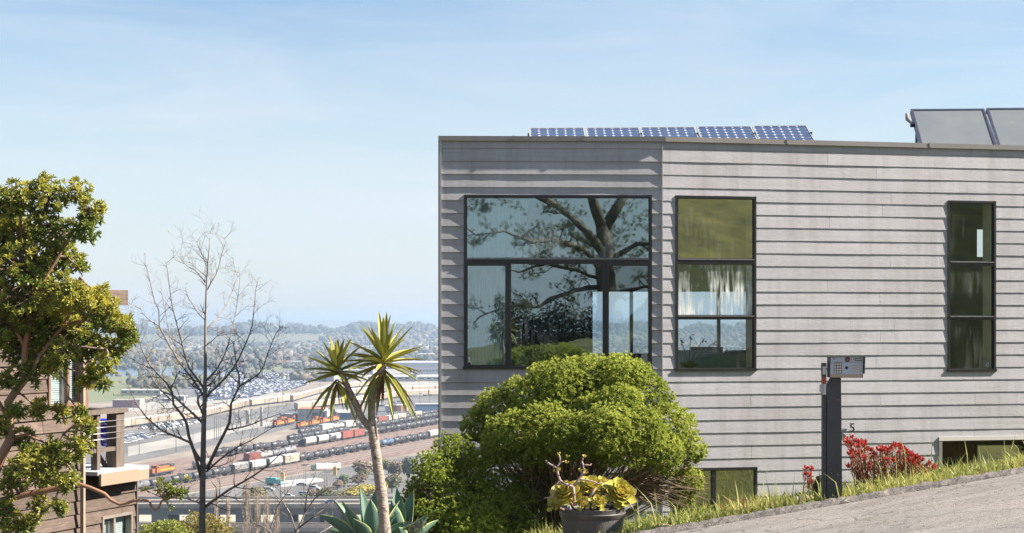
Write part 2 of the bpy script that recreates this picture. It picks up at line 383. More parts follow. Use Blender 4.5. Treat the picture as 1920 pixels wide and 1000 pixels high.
def cladding(fac, length, ops, k0, k1, joints, warp):
    for k in range(k0, k1+1):
        zt = zrow(k-1) if k > 0 else HC + 2.50; zb = zrow(k); h = EXP
        js = sorted(j for j in joints(k) if 0.2 < j < length-0.2)
        us = {0.0, length}
        for o in ops:
            if o.z1 > zb+0.001 and o.z0 < zt-0.001: us |= {min(max(o.u0, 0), length), min(max(o.u1, 0), length)}
        us |= set(np.arange(0, length, 0.11 if warp else 0.31))
        us |= set(js); us = sorted(us); cells = []
        def flush():
            if not cells: return
            mb = MB()
            for (a, b, z0, z1, ca, cb) in cells:
                def off(u, z):
                    t = (zt-z)/h; wv = 0
                    if warp: wv = (noise.noise(Vector((u*1.7, k*3.3, 0)))*0.0035 + noise.noise(Vector((u*5.5, k*2.1, 7)))*0.0012)
                    else: wv = noise.noise(Vector((u*0.9, k*3.3, 5)))*0.004 + noise.noise(Vector((u*3.1, k*5.3, 9)))*0.0015
                    return 0.008 + (0.0155 if warp else 0.0100)*t + wv*t
                vs = [fac.pt(a,off(a,z0),z0), fac.pt(b,off(b,z0),z0), fac.pt(b,0.0,z0), fac.pt(a,0.0,z0),
                      fac.pt(a,off(a,z1),z1), fac.pt(b,off(b,z1),z1), fac.pt(b,0.0,z1), fac.pt(a,0.0,z1)]
                fs = [(0,3,2,1),(4,5,6,7),(0,1,5,4)]
                if ca: fs.append((3,0,4,7))
                if cb: fs.append((1,2,6,5))
                mb.add(vs, fs)
            o = keep(mb.build('board', paint)); cells.clear()
        for a, b in zip(us[:-1], us[1:]):
            if b - a < 1e-5: continue
            mid = (a+b)/2; z0, z1 = zb, zt
            free = [(z0, z1)]
            for o in ops:
                if o.u0 < mid < o.u1:
                    nf = []
                    for (p, q) in free:
                        if o.z1 <= p or o.z0 >= q: nf.append((p,q)); continue
                        if o.z0 > p+0.004: nf.append((p, o.z0))
                        if o.z1 < q-0.004: nf.append((o.z1, q))
                    free = nf
            if a in js: flush()
            if not free: flush(); continue
            aa = a + (0.0016 if a in js else 0); bb = b - (0.0016 if b in js else 0)
            for (p, q) in free: cells.append((aa, bb, p, q, True, True) if a in js or b in js or p > zb+0.001 or q < zt-0.001 or a == 0 or b >= length-1e-6 or any(abs(a-o.u1) < 1e-6 or abs(b-o.u0) < 1e-6 for o in ops) else (aa, bb, p, q, False, False))
        flush()
jr = random.Random(3)
jt = {}
def joints_r(k):
    base = [(1.28, 3.18, 4.62), (2.4,), (0.9, 3.2), (4.6,), (1.3, 3.4)][k % 5]
    if k % 3 == 1 and k > 6: return ()
    return [b + jr.uniform(-.06, .06) for b in base] + [7.0]
cladding(LF, ULEN-0.012, [W1], 0, 29, lambda k: (), True)
cladding(RF, RLEN, [W2, W3, W4, W5], 0, 29, joints_r, False)
# sheathing behind the boards
def sheath(fac, length, ops, z0, z1, th, m=inwall):
    us = sorted({0.0, length} | {min(max(o.u0,0),length) for o in ops} | {min(max(o.u1,0),length) for o in ops})
    for a, b in zip(us[:-1], us[1:]):
        free = [(z0, z1)]
        for o in ops:
            if o.u0 < (a+b)/2 < o.u1:
                nf = []
                for (p,q) in free:
                    if o.z1 <= p or o.z0 >= q: nf.append((p,q)); continue
                    if o.z0 > p: nf.append((p,o.z0))
                    if o.z1 < q: nf.append((o.z1,q))
                free = nf
        for (p,q) in free:
            mb = MB(); fac.box(mb, a, b, -th, -0.001, p, q); keep(mb.build('wall', m))
sheath(LF, ULEN-0.15, [W1], HC-3.4, HC+2.42, 0.14); sheath(RF, RLEN, [W2,W3,W4,W5], HC-3.4, HC+2.42, 0.14)
# corner boards and coping
mb = MB(); LF.box(mb, -0.03, 0.0, -0.05, 0.034, HC-3.3, HC+2.50); keep(mb.build('corner_trim', mat('corner_trim_paint', (0.42,0.41,0.41), 0.6, var=0.1)))
mb = MB(); LF.box(mb, -0.045, -0.031, -0.05, 0.02, HC-3.3, HC+2.50); keep(mb.build('corner_trim', black))
mb = MB(); LF.box(mb, ULEN-0.012, ULEN+0.004, -0.02, 0.026, HC-3.3, HC+2.49); keep(mb.build('corner_trim', paint))
def coping(fac, u0, u1):
    mb = MB(); fac.box(mb, u0, u1, -0.16, 0.042, HC+2.502, HC+2.545); fac.box(mb, u0, u1, 0.030, 0.045, HC+2.478, HC+2.5015); keep(mb.build('coping', metal))
for a, b in ((-0.045, 0.98), (0.985, 1.94), (1.945, ULEN+0.03)): coping(LF, a, b)
for a, b in ((0.0+0.03, 1.80), (1.805, 3.95), (3.955, 6.2), (6.205, 9.0)): coping(RF, a, b)
for fac, u in ((LF, 0.982), (LF, 1.942), (RF, 1.802), (RF, 3.952)):
    mb = MB(); fac.box(mb, u-0.012, u+0.012, 0.0455, 0.052, HC+2.49, HC+2.552); keep(mb.build('coping_clip', metal))

gl_sky = glass('pane_upper', 0.19, tint=(0.80,0.88,0.90), wav=0.0003, dirt=0.4)
gl_wav = glass('pane_lower', 0.17, tint=(0.84,0.90,0.92), wav=0.0016, dirt=0.12, wscale=1.3)
gl_dim = glass('pane_dim', 0.035, tint=(0.86,0.88,0.86), dirt=0.06)
gl_clr = glass('pane_clear', 0.10, tint=(0.86,0.90,0.90), wav=0.0005, dirt=0.10)
gl_grn = glass('pane_green', 0.22, tint=(0.80,0.86,0.80), refl=(0.95,0.98,0.85), wav=0.0003, dirt=0.05)
gl_mist = glass('pane_misted', 0.09, tint=(0.80,0.86,0.88), wav=0.0005, dirt=1.5, patch=(0.36,0.58))
def window(o, rails, mulls, panes, fw=0.034, proud=0.030, reveal=True):
    """outer frame, rails at z, mullions (u, z0, z1, width), panes (u0,u1,z0,z1,material)"""
    fac = o.fac; u0,u1,z0,z1 = o.u0,o.u1,o.z0,o.z1
    mb = MB()
    fac.box(mb, u0, u1, -0.05, proud, z1-fw, z1); fac.box(mb, u0-0.012, u1+0.012, -0.05, proud+0.008, z0, z0+fw)
    fac.box(mb, u0, u0+fw, -0.05, proud-0.003, z0+fw, z1-fw); fac.box(mb, u1-fw, u1, -0.05, proud-0.003, z0+fw, z1-fw)
    wn = keep(mb.build('window', black))
    for (a, b) in rails:
        mb = MB(); fac.box(mb, u0+fw, u1-fw, -0.04, proud-0.008, a, b); keepfix(mb.build('rail', black), wn)
        mb = MB(); fac.box(mb, u0+fw, u1-fw, proud-0.0079, proud+0.003, b-0.012, b); keepfix(mb.build('sunlit_edge', mat('sunlit_edge_tone', (0.25,0.25,0.27), 0.4, metal=0.5, var=0.4, nscale=20)), wn)  # lighter strip on the rail top: sunlit edge put into the colour
    for (u, a, b, ww) in mulls:
        mb = MB(); fac.box(mb, u-ww/2, u+ww/2, -0.04, proud-0.012, a, b); keepfix(mb.build('mullion', black), wn)
    for (a, b, c, d, m) in panes:
        mb = MB(); fac.box(mb, a, b, -0.012, -0.008, c, d); keepfix(mb.build('pane', m), wn)
        e = 0.011; mb = MB()
        al = mat('sash_lip', (0.05,0.05,0.06), 0.4, var=0.3)
        fac.box(mb, a, b, -0.007, 0.006, c, c+e); fac.box(mb, a, b, -0.007, 0.006, d-e, d); fac.box(mb, a, a+e, -0.007, 0.006, c+e, d-e); fac.box(mb, b-e, b, -0.007, 0.006, c+e, d-e)
        keepfix(mb.build('sash', al), wn)
    if reveal:
        mb = MB(); fac.box(mb, u1-fw-0.002, u1-0.0005, -0.30, -0.051, z0+fw, z1-fw)
        keepfix(mb.build('reveal', cream), wn)
    return wn
zz = lambda fac, px, py: fac.uv(px, py)[1]; uu = lambda fac, px: fac.uv(px, 500)[0]
f_ = 0.032
r1a, r1b = zz(LF,1046,494), zz(LF,1046,485)
m1, m2 = uu(LF, 953.5), uu(LF, 1135)
win1 = window(W1, [(r1a, r1b)], [(m1, W1.z0+f_, r1a, 0.05), (m2, W1.z0+f_, r1a, 0.055)],
    [(W1.u0+f_, W1.u1-f_, r1b, W1.z1-f_, gl_sky), (W1.u0+f_, m1-.025, W1.z0+f_, r1a, gl_wav), (m1+.025, m2-.0275, W1.z0+f_, r1a, gl_wav), (m2+.0275, W1.u1-f_, W1.z0+f_, r1a, gl_clr)], reveal=False)
# thicker black inner sash round the two outer lower lights
for (a, b) in ((W1.u0+f_, m1-.025), (m2+.0275, W1.u1-f_)):
    mb = MB(); t = 0.035; z0, z1 = W1.z0+f_, r1a
    LF.box(mb, a, b, 0.0065, 0.03, z1-t, z1); LF.box(mb, a, b, 0.0065, 0.03, z0, z0+t*.7); LF.box(mb, a, a+t*.55, 0.0065, 0.03, z0+t*.7, z1-t); LF.box(mb, b-t*.55, b, 0.0065, 0.03, z0+t*.7, z1-t)
    keepfix(mb.build('sash', black), win1)
st = mat('sticker_white', (0.75,0.78,0.8), 0.5)
mb = MB(); u, z = LF.uv(880, 682); LF.box(mb, u-.028, u+.028, -0.0075, -0.004, z-.028, z+.028); s_ = keepfix(mb.build('sticker', st), win1)
mb = MB(); LF.box(mb, u-.019, u+.019, -0.0038, -0.003, z-.019, z+.019); keepfix(mb.build('sticker', black), win1)
mb = MB(); LF.box(mb, u-.009, u+.009, -0.0075, -0.004, z+.03, z+.09); keepfix(mb.build('sticker', st), win1)
def disc(fac, u, z, r, o0, o1, m, name, par, n=20):
    mb = MB(); vs = [fac.pt(u+r*math.cos(2*math.pi*k/n), o, z+r*math.sin(2*math.pi*k/n)) for o in (o0,o1) for k in range(n)]
    mb.add(vs, [tuple(range(n,2*n)), tuple(range(n))[::-1]] + [(k,(k+1)%n,n+(k+1)%n,n+k) for k in range(n)]); return keepfix(mb.build(name, m), par)
seal_b = mat('seal_blue', (0.05,0.06,0.2), 0.5)
u, z = LF.uv(1208, 684); disc(LF, u, z, 0.026, -.0075, -.005, st, 'sticker', win1); disc(LF, u, z, 0.02, -.0049, -.004, seal_b, 'sticker', win1)
mb = MB(); LF.box(mb, u-.012, u+.012, -.0039, -.003, z-.005, z+.005); keepfix(mb.build('sticker', st), win1)
ra = [(zz(RF,1341,495), zz(RF,1341,486)), (zz(RF,1341,598), zz(RF,1341,592))]
a, b = W2.u0+f_, W2.u1-f_
win2 = window(W2, ra, [], [(a,b,ra[0][1],W2.z1-f_,gl_grn), (a,b,ra[1][1],ra[0][0],gl_mist), (a,b,W2.z0+f_,ra[1][0],gl_dim)])
rb = [(zz(RF,1820,498), zz(RF,1820,491)), (zz(RF,1820,599), zz(RF,1820,593))]
a, b = W3.u0+f_, W3.u1-f_
win3 = window(W3, rb, [], [(a,b,rb[0][1],W3.z1-f_,gl_dim), (a,b,rb[1][1],rb[0][0],gl_dim), (a,b,W3.z0+f_,rb[1][0],gl_dim)])
u, z = RF.uv(1852, 684); disc(RF, u, z, 0.024, -.0075, -.005, st, 'sticker', win3); disc(RF, u, z, 0.018, -.0049, -.004, seal_b, 'sticker', win3)
mm = uu(RF, 1338)
window(W4, [], [(mm, W4.z0+f_, W4.z1-f_, .05)], [(W4.u0+f_, mm-.025, W4.z0+f_, W4.z1-f_, gl_grn), (mm+.025, W4.u1-f_, W4.z0+f_, W4.z1-f_, gl_grn)])
# shell: floors, roof, back and side walls
XB0, XB1, YB = -0.9, 11.0, 31.0
def hbox(name, a, b, m): mb = MB(); mb.box(a, b); return keep(mb.build(name, m))
def prism(name, poly, z0, z1, m):
    mb = MB(); n = len(poly); mb.add([(x,y,z0) for x,y in poly]+[(x,y,z1) for x,y in poly], [tuple(range(n))[::-1], tuple(range(n,2*n))]+[(i,(i+1)%n,n+(i+1)%n,n+i) for i in range(n)]); return keep(mb.build(name, m))
def inner(z0, z1, name, m, ins=0.142):
    p = [LF.pt(0.0, -ins, 0), LF.pt(ULEN, -ins, 0), RF.pt(RLEN, -ins, 0)]
    prism(name, [(p[0].x,p[0].y),(p[1].x,p[1].y),(p[2].x,p[2].y),(p[2].x,YB),(p[0].x,YB)], z0, z1, m)
woodfl = mat('floor_wood', (0.16,0.09,0.05), 0.5, nscale=3, var=0.3, stretch=(1,12,1))
inner(HC-1.45, HC-1.25, 'floor', woodfl); inner(HC+1.95, HC+2.42, 'roof', mat('ceiling_paint', (0.45,0.45,0.43), 0.9)); inner(HC-3.4, HC-3.2, 'floor', dark)
inner(HC+2.421, HC+2.44, 'roof_membrane', mat('roof_gravel', (0.3,0.29,0.28), 0.95, var=0.3), 0.0)
# back wall with its band of view windows, and one small window
bo = []
def backop(x0, y0, x1, y1): bo.append(((x0-CX)/F*YB, (x1-CX)/F*YB, HC-(y1-HY)/F*YB, HC-(y0-HY)/F*YB))
backop(1107, 543, 1413, 667); backop(1832, 430, 1851, 482)
us = sorted({XB0, XB1} | {q for o in bo for q in o[:2]})
for a, b in zip(us[:-1], us[1:]):
    fr = [(HC-3.4, HC+2.42)]
    for o in bo:
        if o[0] < (a+b)/2 < o[1]: fr = [(HC-3.4, o[2]), (o[3], HC+2.42)]
    for p, q in fr: hbox('wall', (a, YB, p), (b, YB+.12, q), inwall)
bw = bo[0]; mb = MB(); t = .04
mb.box((bw[0],YB-.03,bw[3]-t),(bw[1],YB+.15,bw[3])); mb.box((bw[0],YB-.03,bw[2]),(bw[1],YB+.15,bw[2]+t)); mb.box((bw[0],YB-.03,bw[2]+t),(bw[0]+t,YB+.15,bw[3]-t)); mb.box((bw[1]-t,YB-.03,bw[2]+t),(bw[1],YB+.15,bw[3]-t))
wb = keep(mb.build('window', black))
ms = [(x-CX)/F*YB for x in (1184, 1262, 1348)]
for x in ms: mb = MB(); mb.box((x-.03,YB+.0,bw[2]+t),(x+.03,YB+.12,bw[3]-t)); keepfix(mb.build('mullion', black), wb)
xs = [bw[0]+t] + [q for x in ms for q in (x-.03, x+.03)] + [bw[1]-t]
clear = glass('pane_far', 0.06, tint=(0.93,0.96,0.97))
for a, b in zip(xs[::2], xs[1::2]): mb = MB(); mb.box((a,YB+.05,bw[2]+t),(b,YB+.056,bw[3]-t)); keepfix(mb.build('pane', clear), wb)
p0 = LF.pt(0,0,0); hbox('wall', (-0.955, 23.31+.142, HC-3.4), (-0.87, YB, HC+2.42), inwall)
pe = RF.pt(RLEN, 0, 0); hbox('wall', (pe.x-.1, pe.y+.1, HC-3.4), (pe.x+.05, YB, HC+2.42), inwall)
pw = RF.pt(2.9, -.15, 0); hbox('partition', (pw.x, pw.y+.02, HC-1.25), (pw.x+.12, YB, HC+1.95), mat('dim_plaster', (0.25,0.22,0.19), 0.9, var=.2))
# sunk light well low on the facade: cream head, tiled back wall with two small windows
u0, u1 = W5.u0, W5.u1
mb = MB(); RF.box(mb, u0, u1, -0.02, 0.034, W5.z1-0.055, W5.z1); keep(mb.build('lintel', mat('lintel_paint', (0.5,0.49,0.46), 0.6)))
mb = MB(); RF.box(mb, u0-0.0005, u0+0.05, -1.3, 0.03, W5.z0, W5.z1-0.0555); keep(mb.build('jamb', metal))
tile = mat('well_tile', (0.17,0.125,0.095), 0.7, nscale=5, col2=(0.10,0.075,0.06), objvar=0.25)
wo = -1.3; tw, th = 0.30, 0.30
nt_ = int((u1-u0)/tw)+1
wz = W5.z1 + 0.1
for i in range(nt_):
    for j in range(8):
        a = u0 + .05 + i*tw; zt_ = wz - j*th
        inwin = (j in (1,2,3)) and (i in (0,1,4,5,6))
        if inwin: continue
        mb = MB(); RF.box(mb, a+.003, a+tw-.003, wo-.04, wo+R.uniform(0,.004), zt_-th+.003, zt_-.003); keep(mb.build('tile', tile))
mb = MB(); RF.box(mb, u0, u1, wo-.12, wo-.045, W5.z0-.3, wz); keep(mb.build('wall', dark))
for (i0, i1) in ((0,2),(4,7)):
    a, b = u0+.05+i0*tw, u0+.05+i1*tw; z1_ = wz-th; z0_ = wz-4*th; mb = MB(); t = .035
    RF.box(mb, a, b, wo-.04, wo+.02, z1_-t, z1_); RF.box(mb, a, a+t, wo-.04, wo+.02, z0_, z1_-t); RF.box(mb, b-t, b, wo-.04, wo+.02, z0_, z1_-t)
    q = keep(mb.build('window', black)); mb = MB(); RF.box(mb, a+t, b-t, wo-.02, wo-.015, z0_, z1_-t); keepfix(mb.build('pane', gl_grn), q)

# sheer curtain gathered behind the outer end of the large window
cu0, cu1 = W1.u0+.045, W1.u0+.88; n = 90; mb = MB(); zt_, zb_ = W1.z1-.05, W1.z0-.25
for (a, b, z0, z1) in ((cu0, cu1, r1a-.02, zt_), (cu0, m1+.03, zb_, r1a-.021)):
    vs = []
    for i in range(n+1):
        u = a+(b-a)*i/n; o_ = -.24+.022*math.sin(i*.83)+.012*math.sin(i*2.1); vs += [LF.pt(u,o_,z0), LF.pt(u,o_*.98,z1), LF.pt(u,o_-.004,z0), LF.pt(u,o_*.98-.004,z1)]
    mb.add(vs, [(i*4,(i+1)*4,(i+1)*4+1,i*4+1) for i in range(n)]+[(i*4+2,i*4+3,(i+1)*4+3,(i+1)*4+2) for i in range(n)], 0, True)
cm = bpy.data.materials.new('sheer_cloth'); cm.use_nodes = True; q_ = cm.node_tree; q_.nodes['Principled BSDF'].inputs['Base Color'].default_value = (.75,.78,.78,1); t1 = q_.nodes.new('ShaderNodeBsdfTransparent'); t2 = q_.nodes.new('ShaderNodeMixShader'); t2.inputs[0].default_value = .55
q_.links.new(t1.outputs[0], t2.inputs[1]); q_.links.new(q_.nodes['Principled BSDF'].outputs[0], t2.inputs[2]); q_.links.new(t2.outputs[0], q_.nodes['Material Output'].inputs[0])
o = mb.build('curtain', cm); tag(o, 'sheer pale curtain hanging inside the large window at its outer end', 'curtain')

# number 5 standing off the wall
u, z = RF.uv(1590, 812)
cu = bpy.data.curves.new('house_number', 'FONT'); cu.body = '5'; cu.size = 0.17; cu.extrude = 0.006; cu.offset = 0.002
_t = bpy.data.objects.new('tmp_text', cu); COL.objects.link(_t); bpy.context.view_layer.update()
_me = bpy.data.meshes.new_from_object(_t.evaluated_get(bpy.context.evaluated_depsgraph_get())); bpy.data.objects.remove(_t); bpy.data.curves.remove(cu)
_me.materials.clear(); _me.materials.append(black)
ho = bpy.data.objects.new('house_number', _me); COL.objects.link(ho)
ho.location = RF.pt(u, 0.046, z+.02); ho.rotation_euler = (math.radians(90), 0, math.atan2(RF.d.y, RF.d.x))
tag(ho, 'black metal number 5 fixed to the grey boards above the red shrub', 'house number')

# furniture seen through the glass
teal = mat('teal_cloth', (0.22,0.34,0.36), 0.8, var=.2)
def softbox(mb, a, b, r=.05, mi=0):
    x0,y0,z0 = a; x1,y1,z1 = b
    pr = [(x0+r,z0),(x1-r,z0),(x1,z0+r),(x1,z1-r),(x1-r,z1),(x0+r,z1),(x0,z1-r),(x0,z0+r)]
    n = 8; mb.add([(x,y0,z) for x,z in pr]+[(x,y1,z) for x,z in pr], [tuple(range(n)), tuple(range(n,2*n))[::-1]]+[((i+1)%n,i,n+i,n+(i+1)%n) for i in range(n)], mi)
so = empty('sofa', (3.1, 25.2, HC-1.25)); tag(so, 'teal sofa seen through the lowest pane of the three-pane window with the orchid', 'sofa')
def spart(name, a, b, par=so, m=teal, r=.05): mb = MB(); softbox(mb, a, b, r); return mb.build(name, m, par)
spart('backrest', (-.85,-.35,.35), (.85,-.15,.80)); spart('seat', (-.85,-.14,.15), (.85,.5,.42)); spart('armrest', (-1.0,-.35,.05), (-.86,.5,.62)); spart('armrest', (.86,-.35,.05), (1.0,.5,.62))
spart('cushion', (-.8,-.05,.43), (-.02,.12,.84)); spart('cushion', (.02,-.05,.43), (.8,.12,.84))
tv = empty('television', (P(1325,660,29.5).x, 29.5, HC-1.25)); tag(tv, 'dark television on a low stand seen through the window with the orchid', 'television')
spart('screen', (-.28,-.02,.62), (.28,.03,.83), tv, black, .01); spart('stand', (-.5,-.2,0), (.5,.2,.60), tv, dark, .01)
orc = empty('orchid', (P(1292,660,24.2).x, 24.2, HC-.62)); tag(orc, 'potted orchid with broad leaves standing inside the window beside the black mullion', 'orchid')
grn = mat('orchid_leaf', (0.03,0.06,0.04), 0.5, var=.3)
mb = MB(); mb.lathe([(0,-.2),(.06,-.2),(.08,-.06),(.07,-.06),(0,-.08)], 16); mb.build('pot', teal, orc)
for (dx, h, bend) in ((-.06,.42,-.05),(.0,.50,.03),(.1,.46,.12),(.16,.40,.2)):
    mb = MB(); pts = [(dx*t+bend*t*t, 0.02*t, -.06+h*t) for t in np.linspace(0,1,6)]; mb.tube(pts, .005, 5)
    e = pts[-1]
    for k in range(4): mb.lathe([(0,-.015),(.016,0),(0,.015)], 6, c=(e[0]+R.uniform(-.03,.03), e[1], e[2]+R.uniform(-.06,.02)))
    mb.build('stem', grn, orc)
n = 7; ax = np.array([(math.cos(k*0.9+.3), math.sin(k*.9)*.5, .55) for k in range(n)]); 
for k in range(n):
    l = leaves('leaf', np.array([[0,0,-.05]]), ax[k:k+1], np.array([[0,0,1.]]), np.array([.2]), np.array([.11]), grn, 'fold', orc)
ac = empty('armchair', (P(1165,665,27).x, 27, HC-1.25)); tag(ac, 'slatted armchair glimpsed behind the large window above the round bush', 'chair')
spart('seat', (-.3,-.3,.35), (.3,.3,.42), ac, inwall, .02)
for k in range(9): mb = MB(); mb.tube([(-.28+.07*k,.28,.42),(-.26+.065*k,.36,.70+.05*math.sin(k/8*3.14))], .012, 5); mb.build('slat', inwall, ac)
for (x,y) in ((-.27,-.27),(.27,-.27),(-.27,.27),(.27,.27)): mb = MB(); mb.tube([(x,y,0),(x,y,.36)], .018, 6); mb.build('leg', dark, ac)

# ------------------------------------------------------------------ roof: five photovoltaic panels, two solar water collectors
alu = mat('panel_aluminium', (0.6,0.6,0.62), 0.35, metal=0.6, var=.1)
cellm = mat('solar_cell_silicon', (0.015,0.03,0.085), 0.25, nscale=3, col2=(0.022,0.045,0.12), objvar=.15, coat=0.6)
backw = mat('panel_backsheet', (0.42,0.45,0.50), 0.4)
def cell_mesh():
    mb = MB(); c, h = .17, .5
    oc = [(-h+c,-h),(h-c,-h),(h,-h+c),(h,h-c),(h-c,h),(-h+c,h),(-h,h-c),(-h,-h+c)]
    mb.add([(x,y,0) for x,y in oc]+[(x,y,.02) for x,y in oc], [tuple(range(8,16))]+[(i,(i+1)%8,8+(i+1)%8,8+i) for i in range(8)])
    return mb.build('solar_cell', cellm)
cell0 = cell_mesh(); first_cell = True
tops = [(992,1095,241.5),(1098,1198,241),(1200,1302,240),(1306,1408,238.5),(1411,1512,237)]
pvl = ['first', 'second', 'third', 'fourth', 'fifth']
for i, (xa, xb, yt) in enumerate(tops):
    Yt, Yb = 26.0+i*.08, 24.75+i*.08
    A = P(xa, yt, Yt); B = P(xb, yt-.6, Yt); zb = HC+2.50
    C = Vector((A.x, Yb, zb)); D = Vector((B.x, Yb, zb + (B.z-A.z)))
    t = empty('photovoltaic_module', tuple((C+D)/2)); tag(t, f'blue photovoltaic panel on the flat roof, {pvl[i]} of five counted from the roof corner end', 'solar panel', 'photovoltaic panels on the roof')
    ux = (D-C).normalized(); uy = (A-C).normalized(); un = ux.cross(uy).normalized(); uy = un.cross(ux)
    M = Matrix.Translation(C) @ Matrix(((ux.x,uy.x,un.x,0),(ux.y,uy.y,un.y,0),(ux.z,uy.z,un.z,0),(0,0,0,1)))
    Wd = (D-C).length; Ln = (A-C).length
    mb = MB(); mb.box((0,0,-.03),(Wd,Ln,0),0,M); keepfix(mb.build('backsheet', backw), t)
    mb = MB(); e=.014
    mb.box((0,0,.0005),(Wd,e,.012),0,M); mb.box((0,Ln-e,.0005),(Wd,Ln,.012),0,M); mb.box((0,e,.0005),(e,Ln-e,.012),0,M); mb.box((Wd-e,e,.0005),(Wd,Ln-e,.012),0,M)
    keepfix(mb.build('frame', alu), t)
    nx_, ny_ = 6, 9; sx, sy = (Wd-2*e-.01)/nx_, (Ln-2*e-.01)/ny_
    for a in range(nx_):
        for b in range(ny_):
            c = cell0 if first_cell else cell0.copy()
            if not first_cell: COL.objects.link(c)
            first_cell = False
            c.matrix_basis = M @ Matrix.Translation((e+.005+(a+.5)*sx, e+.005+(b+.5)*sy, .0008)) @ Matrix.Diagonal((sx*.95, sy*.93, .05, 1))
            c.parent = t; c.matrix_parent_inverse = t.matrix_basis.inverted()
    for q in (0.03, Wd-.03):
        mb = MB(); p = M @ Vector((q, Ln*.93, -.03)); mb.tube([p, (p.x, p.y+.02, HC+2.44)], .012, 6); p2 = M @ Vector((q, .2, -.03)); mb.tube([p2, (p2.x, p2.y, HC+2.44)], .012, 6)
        keepfix(mb.build('bracket', alu), t)
    p = M @ Vector((-.012 if i == 0 else Wd+.006, Ln*.7, -.0)); mb = MB(); mb.box((p.x-.012,p.y-.05,p.z-.03),(p.x+.012,p.y+.05,p.z+.02)); keepfix(mb.build('clamp', black), t)
colg = mat('collector_glass', (0.17,0.185,0.195), 0.28, nscale=1.2, col2=(0.125,0.145,0.155), coat=.5); cfr = mat('collector_frame', (0.06,0.065,0.11), 0.4, metal=.3, var=.3)
speckle(colg, 14, .5, .74, (.8,.8,.8))
pipe_m = mat('lagging_white', (0.7,0.68,0.66), .6, var=.15)
for i, (xa, xb, yt) in enumerate(((1707,1845,205.5),(1849,1990,203.5))):
    Yt = 27.3; Yb = 26.45; A = P(xa, yt, Yt); B = P(xb, yt-1, Yt); f = .98
    C = Vector((A.x*0.9985+.02, Yb-.1, HC+2.46)); D = Vector((B.x*0.9985+.02, Yb-.1, HC+2.46+(B.z-A.z)))
    t = empty('solar_collector', tuple((C+D)/2)); tag(t, ['grey glazed solar water collector with a mesh strap on its free edge', 'grey glazed solar water collector cut by the edge of the picture beside the white pipe'][i], 'solar collector', 'solar water collectors on the roof')
    ux = (D-C).normalized(); uy = (A-C).normalized(); un = ux.cross(uy).normalized(); uy = un.cross(ux)
    M = Matrix.Translation(C) @ Matrix(((ux.x,uy.x,un.x,0),(ux.y,uy.y,un.y,0),(ux.z,uy.z,un.z,0),(0,0,0,1)))
    Wd = (D-C).length; Ln = (A-C).length; e=.035
    mb = MB(); mb.box((e,e,-.02),(Wd-e,Ln-e,0),0,M); keepfix(mb.build('glazing', colg), t)
    mb = MB(); mb.box((0,0,-.08),(Wd,e,.01),0,M); mb.box((0,Ln-e,-.08),(Wd,Ln,.01),0,M); mb.box((0,e,-.08),(e,Ln-e,.01),0,M); mb.box((Wd-e,e,-.08),(Wd,Ln-e,.01),0,M); keepfix(mb.build('frame', cfr), t)
    for q in (.1, Wd-.1):
        p = M @ Vector((q, Ln-.06, -.08)); mb = MB(); mb.tube([p,(p.x,p.y+.05,HC+2.44)],.02,6); keepfix(mb.build('bracket', cfr), t)
    if i == 0:
        mb = MB(); mb.tube([M @ Vector((-.07, Ln-.09,-.02)), M @ Vector((-.075, Ln-.2,-.04)), M @ Vector((-.03, Ln-.33,-.03))], [.028,.035,.02], 8); keepfix(mb.build('mesh_strap', mat('mesh_strap', (.3,.27,.25), .8, var=.7, nscale=60)), t)
        mb = MB(); mb.box((-.06,Ln-.38,-.06),(-.001,Ln-.33,0),0,M); keepfix(mb.build('bracket', black), t)
        pp = MB(); pp.tube([M @ Vector((Wd+.035,.0,-.03)), M @ Vector((Wd+.03,Ln*.25,-.03))],.03,10); pp.tube([M @ Vector((Wd+.03,Ln*.26,-.03)), M @ Vector((Wd+.028,Ln*.9,-.03))],.034,10)
        o = pp.build('pipe', pipe_m); tag(o, 'white lagged pipe running up between the two solar water collectors', 'pipe')

# ------------------------------------------------------------------ brown timber house
BF = Fac((-5.146, 20.5), (0.354, 0.935))
bh = empty('timber_house', (-8, 26, HC-9)); tag(bh, 'weathered brown timber house with a small deck and white blinds behind the broadleaf tree', 'house')
bkeep = lambda o: keepfix(o, bh)
wood = mat('weathered_cedar', (0.155,0.110,0.088), 0.85, nscale=2.2, col2=(0.07,0.052,0.044), objvar=0.28, bump=0.7, bscale=14, stretch=(2.5,2.5,22))
speckle(wood, 5, .5, .66, (0.05,0.035,0.03))
def postwood(): return mat('rail_timber', (0.15,0.115,0.095), 0.85, nscale=3, col2=(0.08,0.064,0.055), bump=.5, bscale=20, stretch=(8,8,1))
def bz(px, py):
    return BF.uv(px, py)
bopU = Op(); (bopU.u0, _), (bopU.u1, _) = bz(86, 700), bz(150, 700); bopU.z1 = bz(118, 655)[1]; bopU.z0 = bz(118, 762)[1]
bopL = Op(); (bopL.u0, _), (bopL.u1, _) = bz(187, 960), bz(244, 960); bopL.z1 = bz(215, 964)[1]; bopL.z0 = bopL.z1 - 0.9
ULN = bz(252, 900)[0]; deckz = bz(250, 874)[1]; BE = 0.158
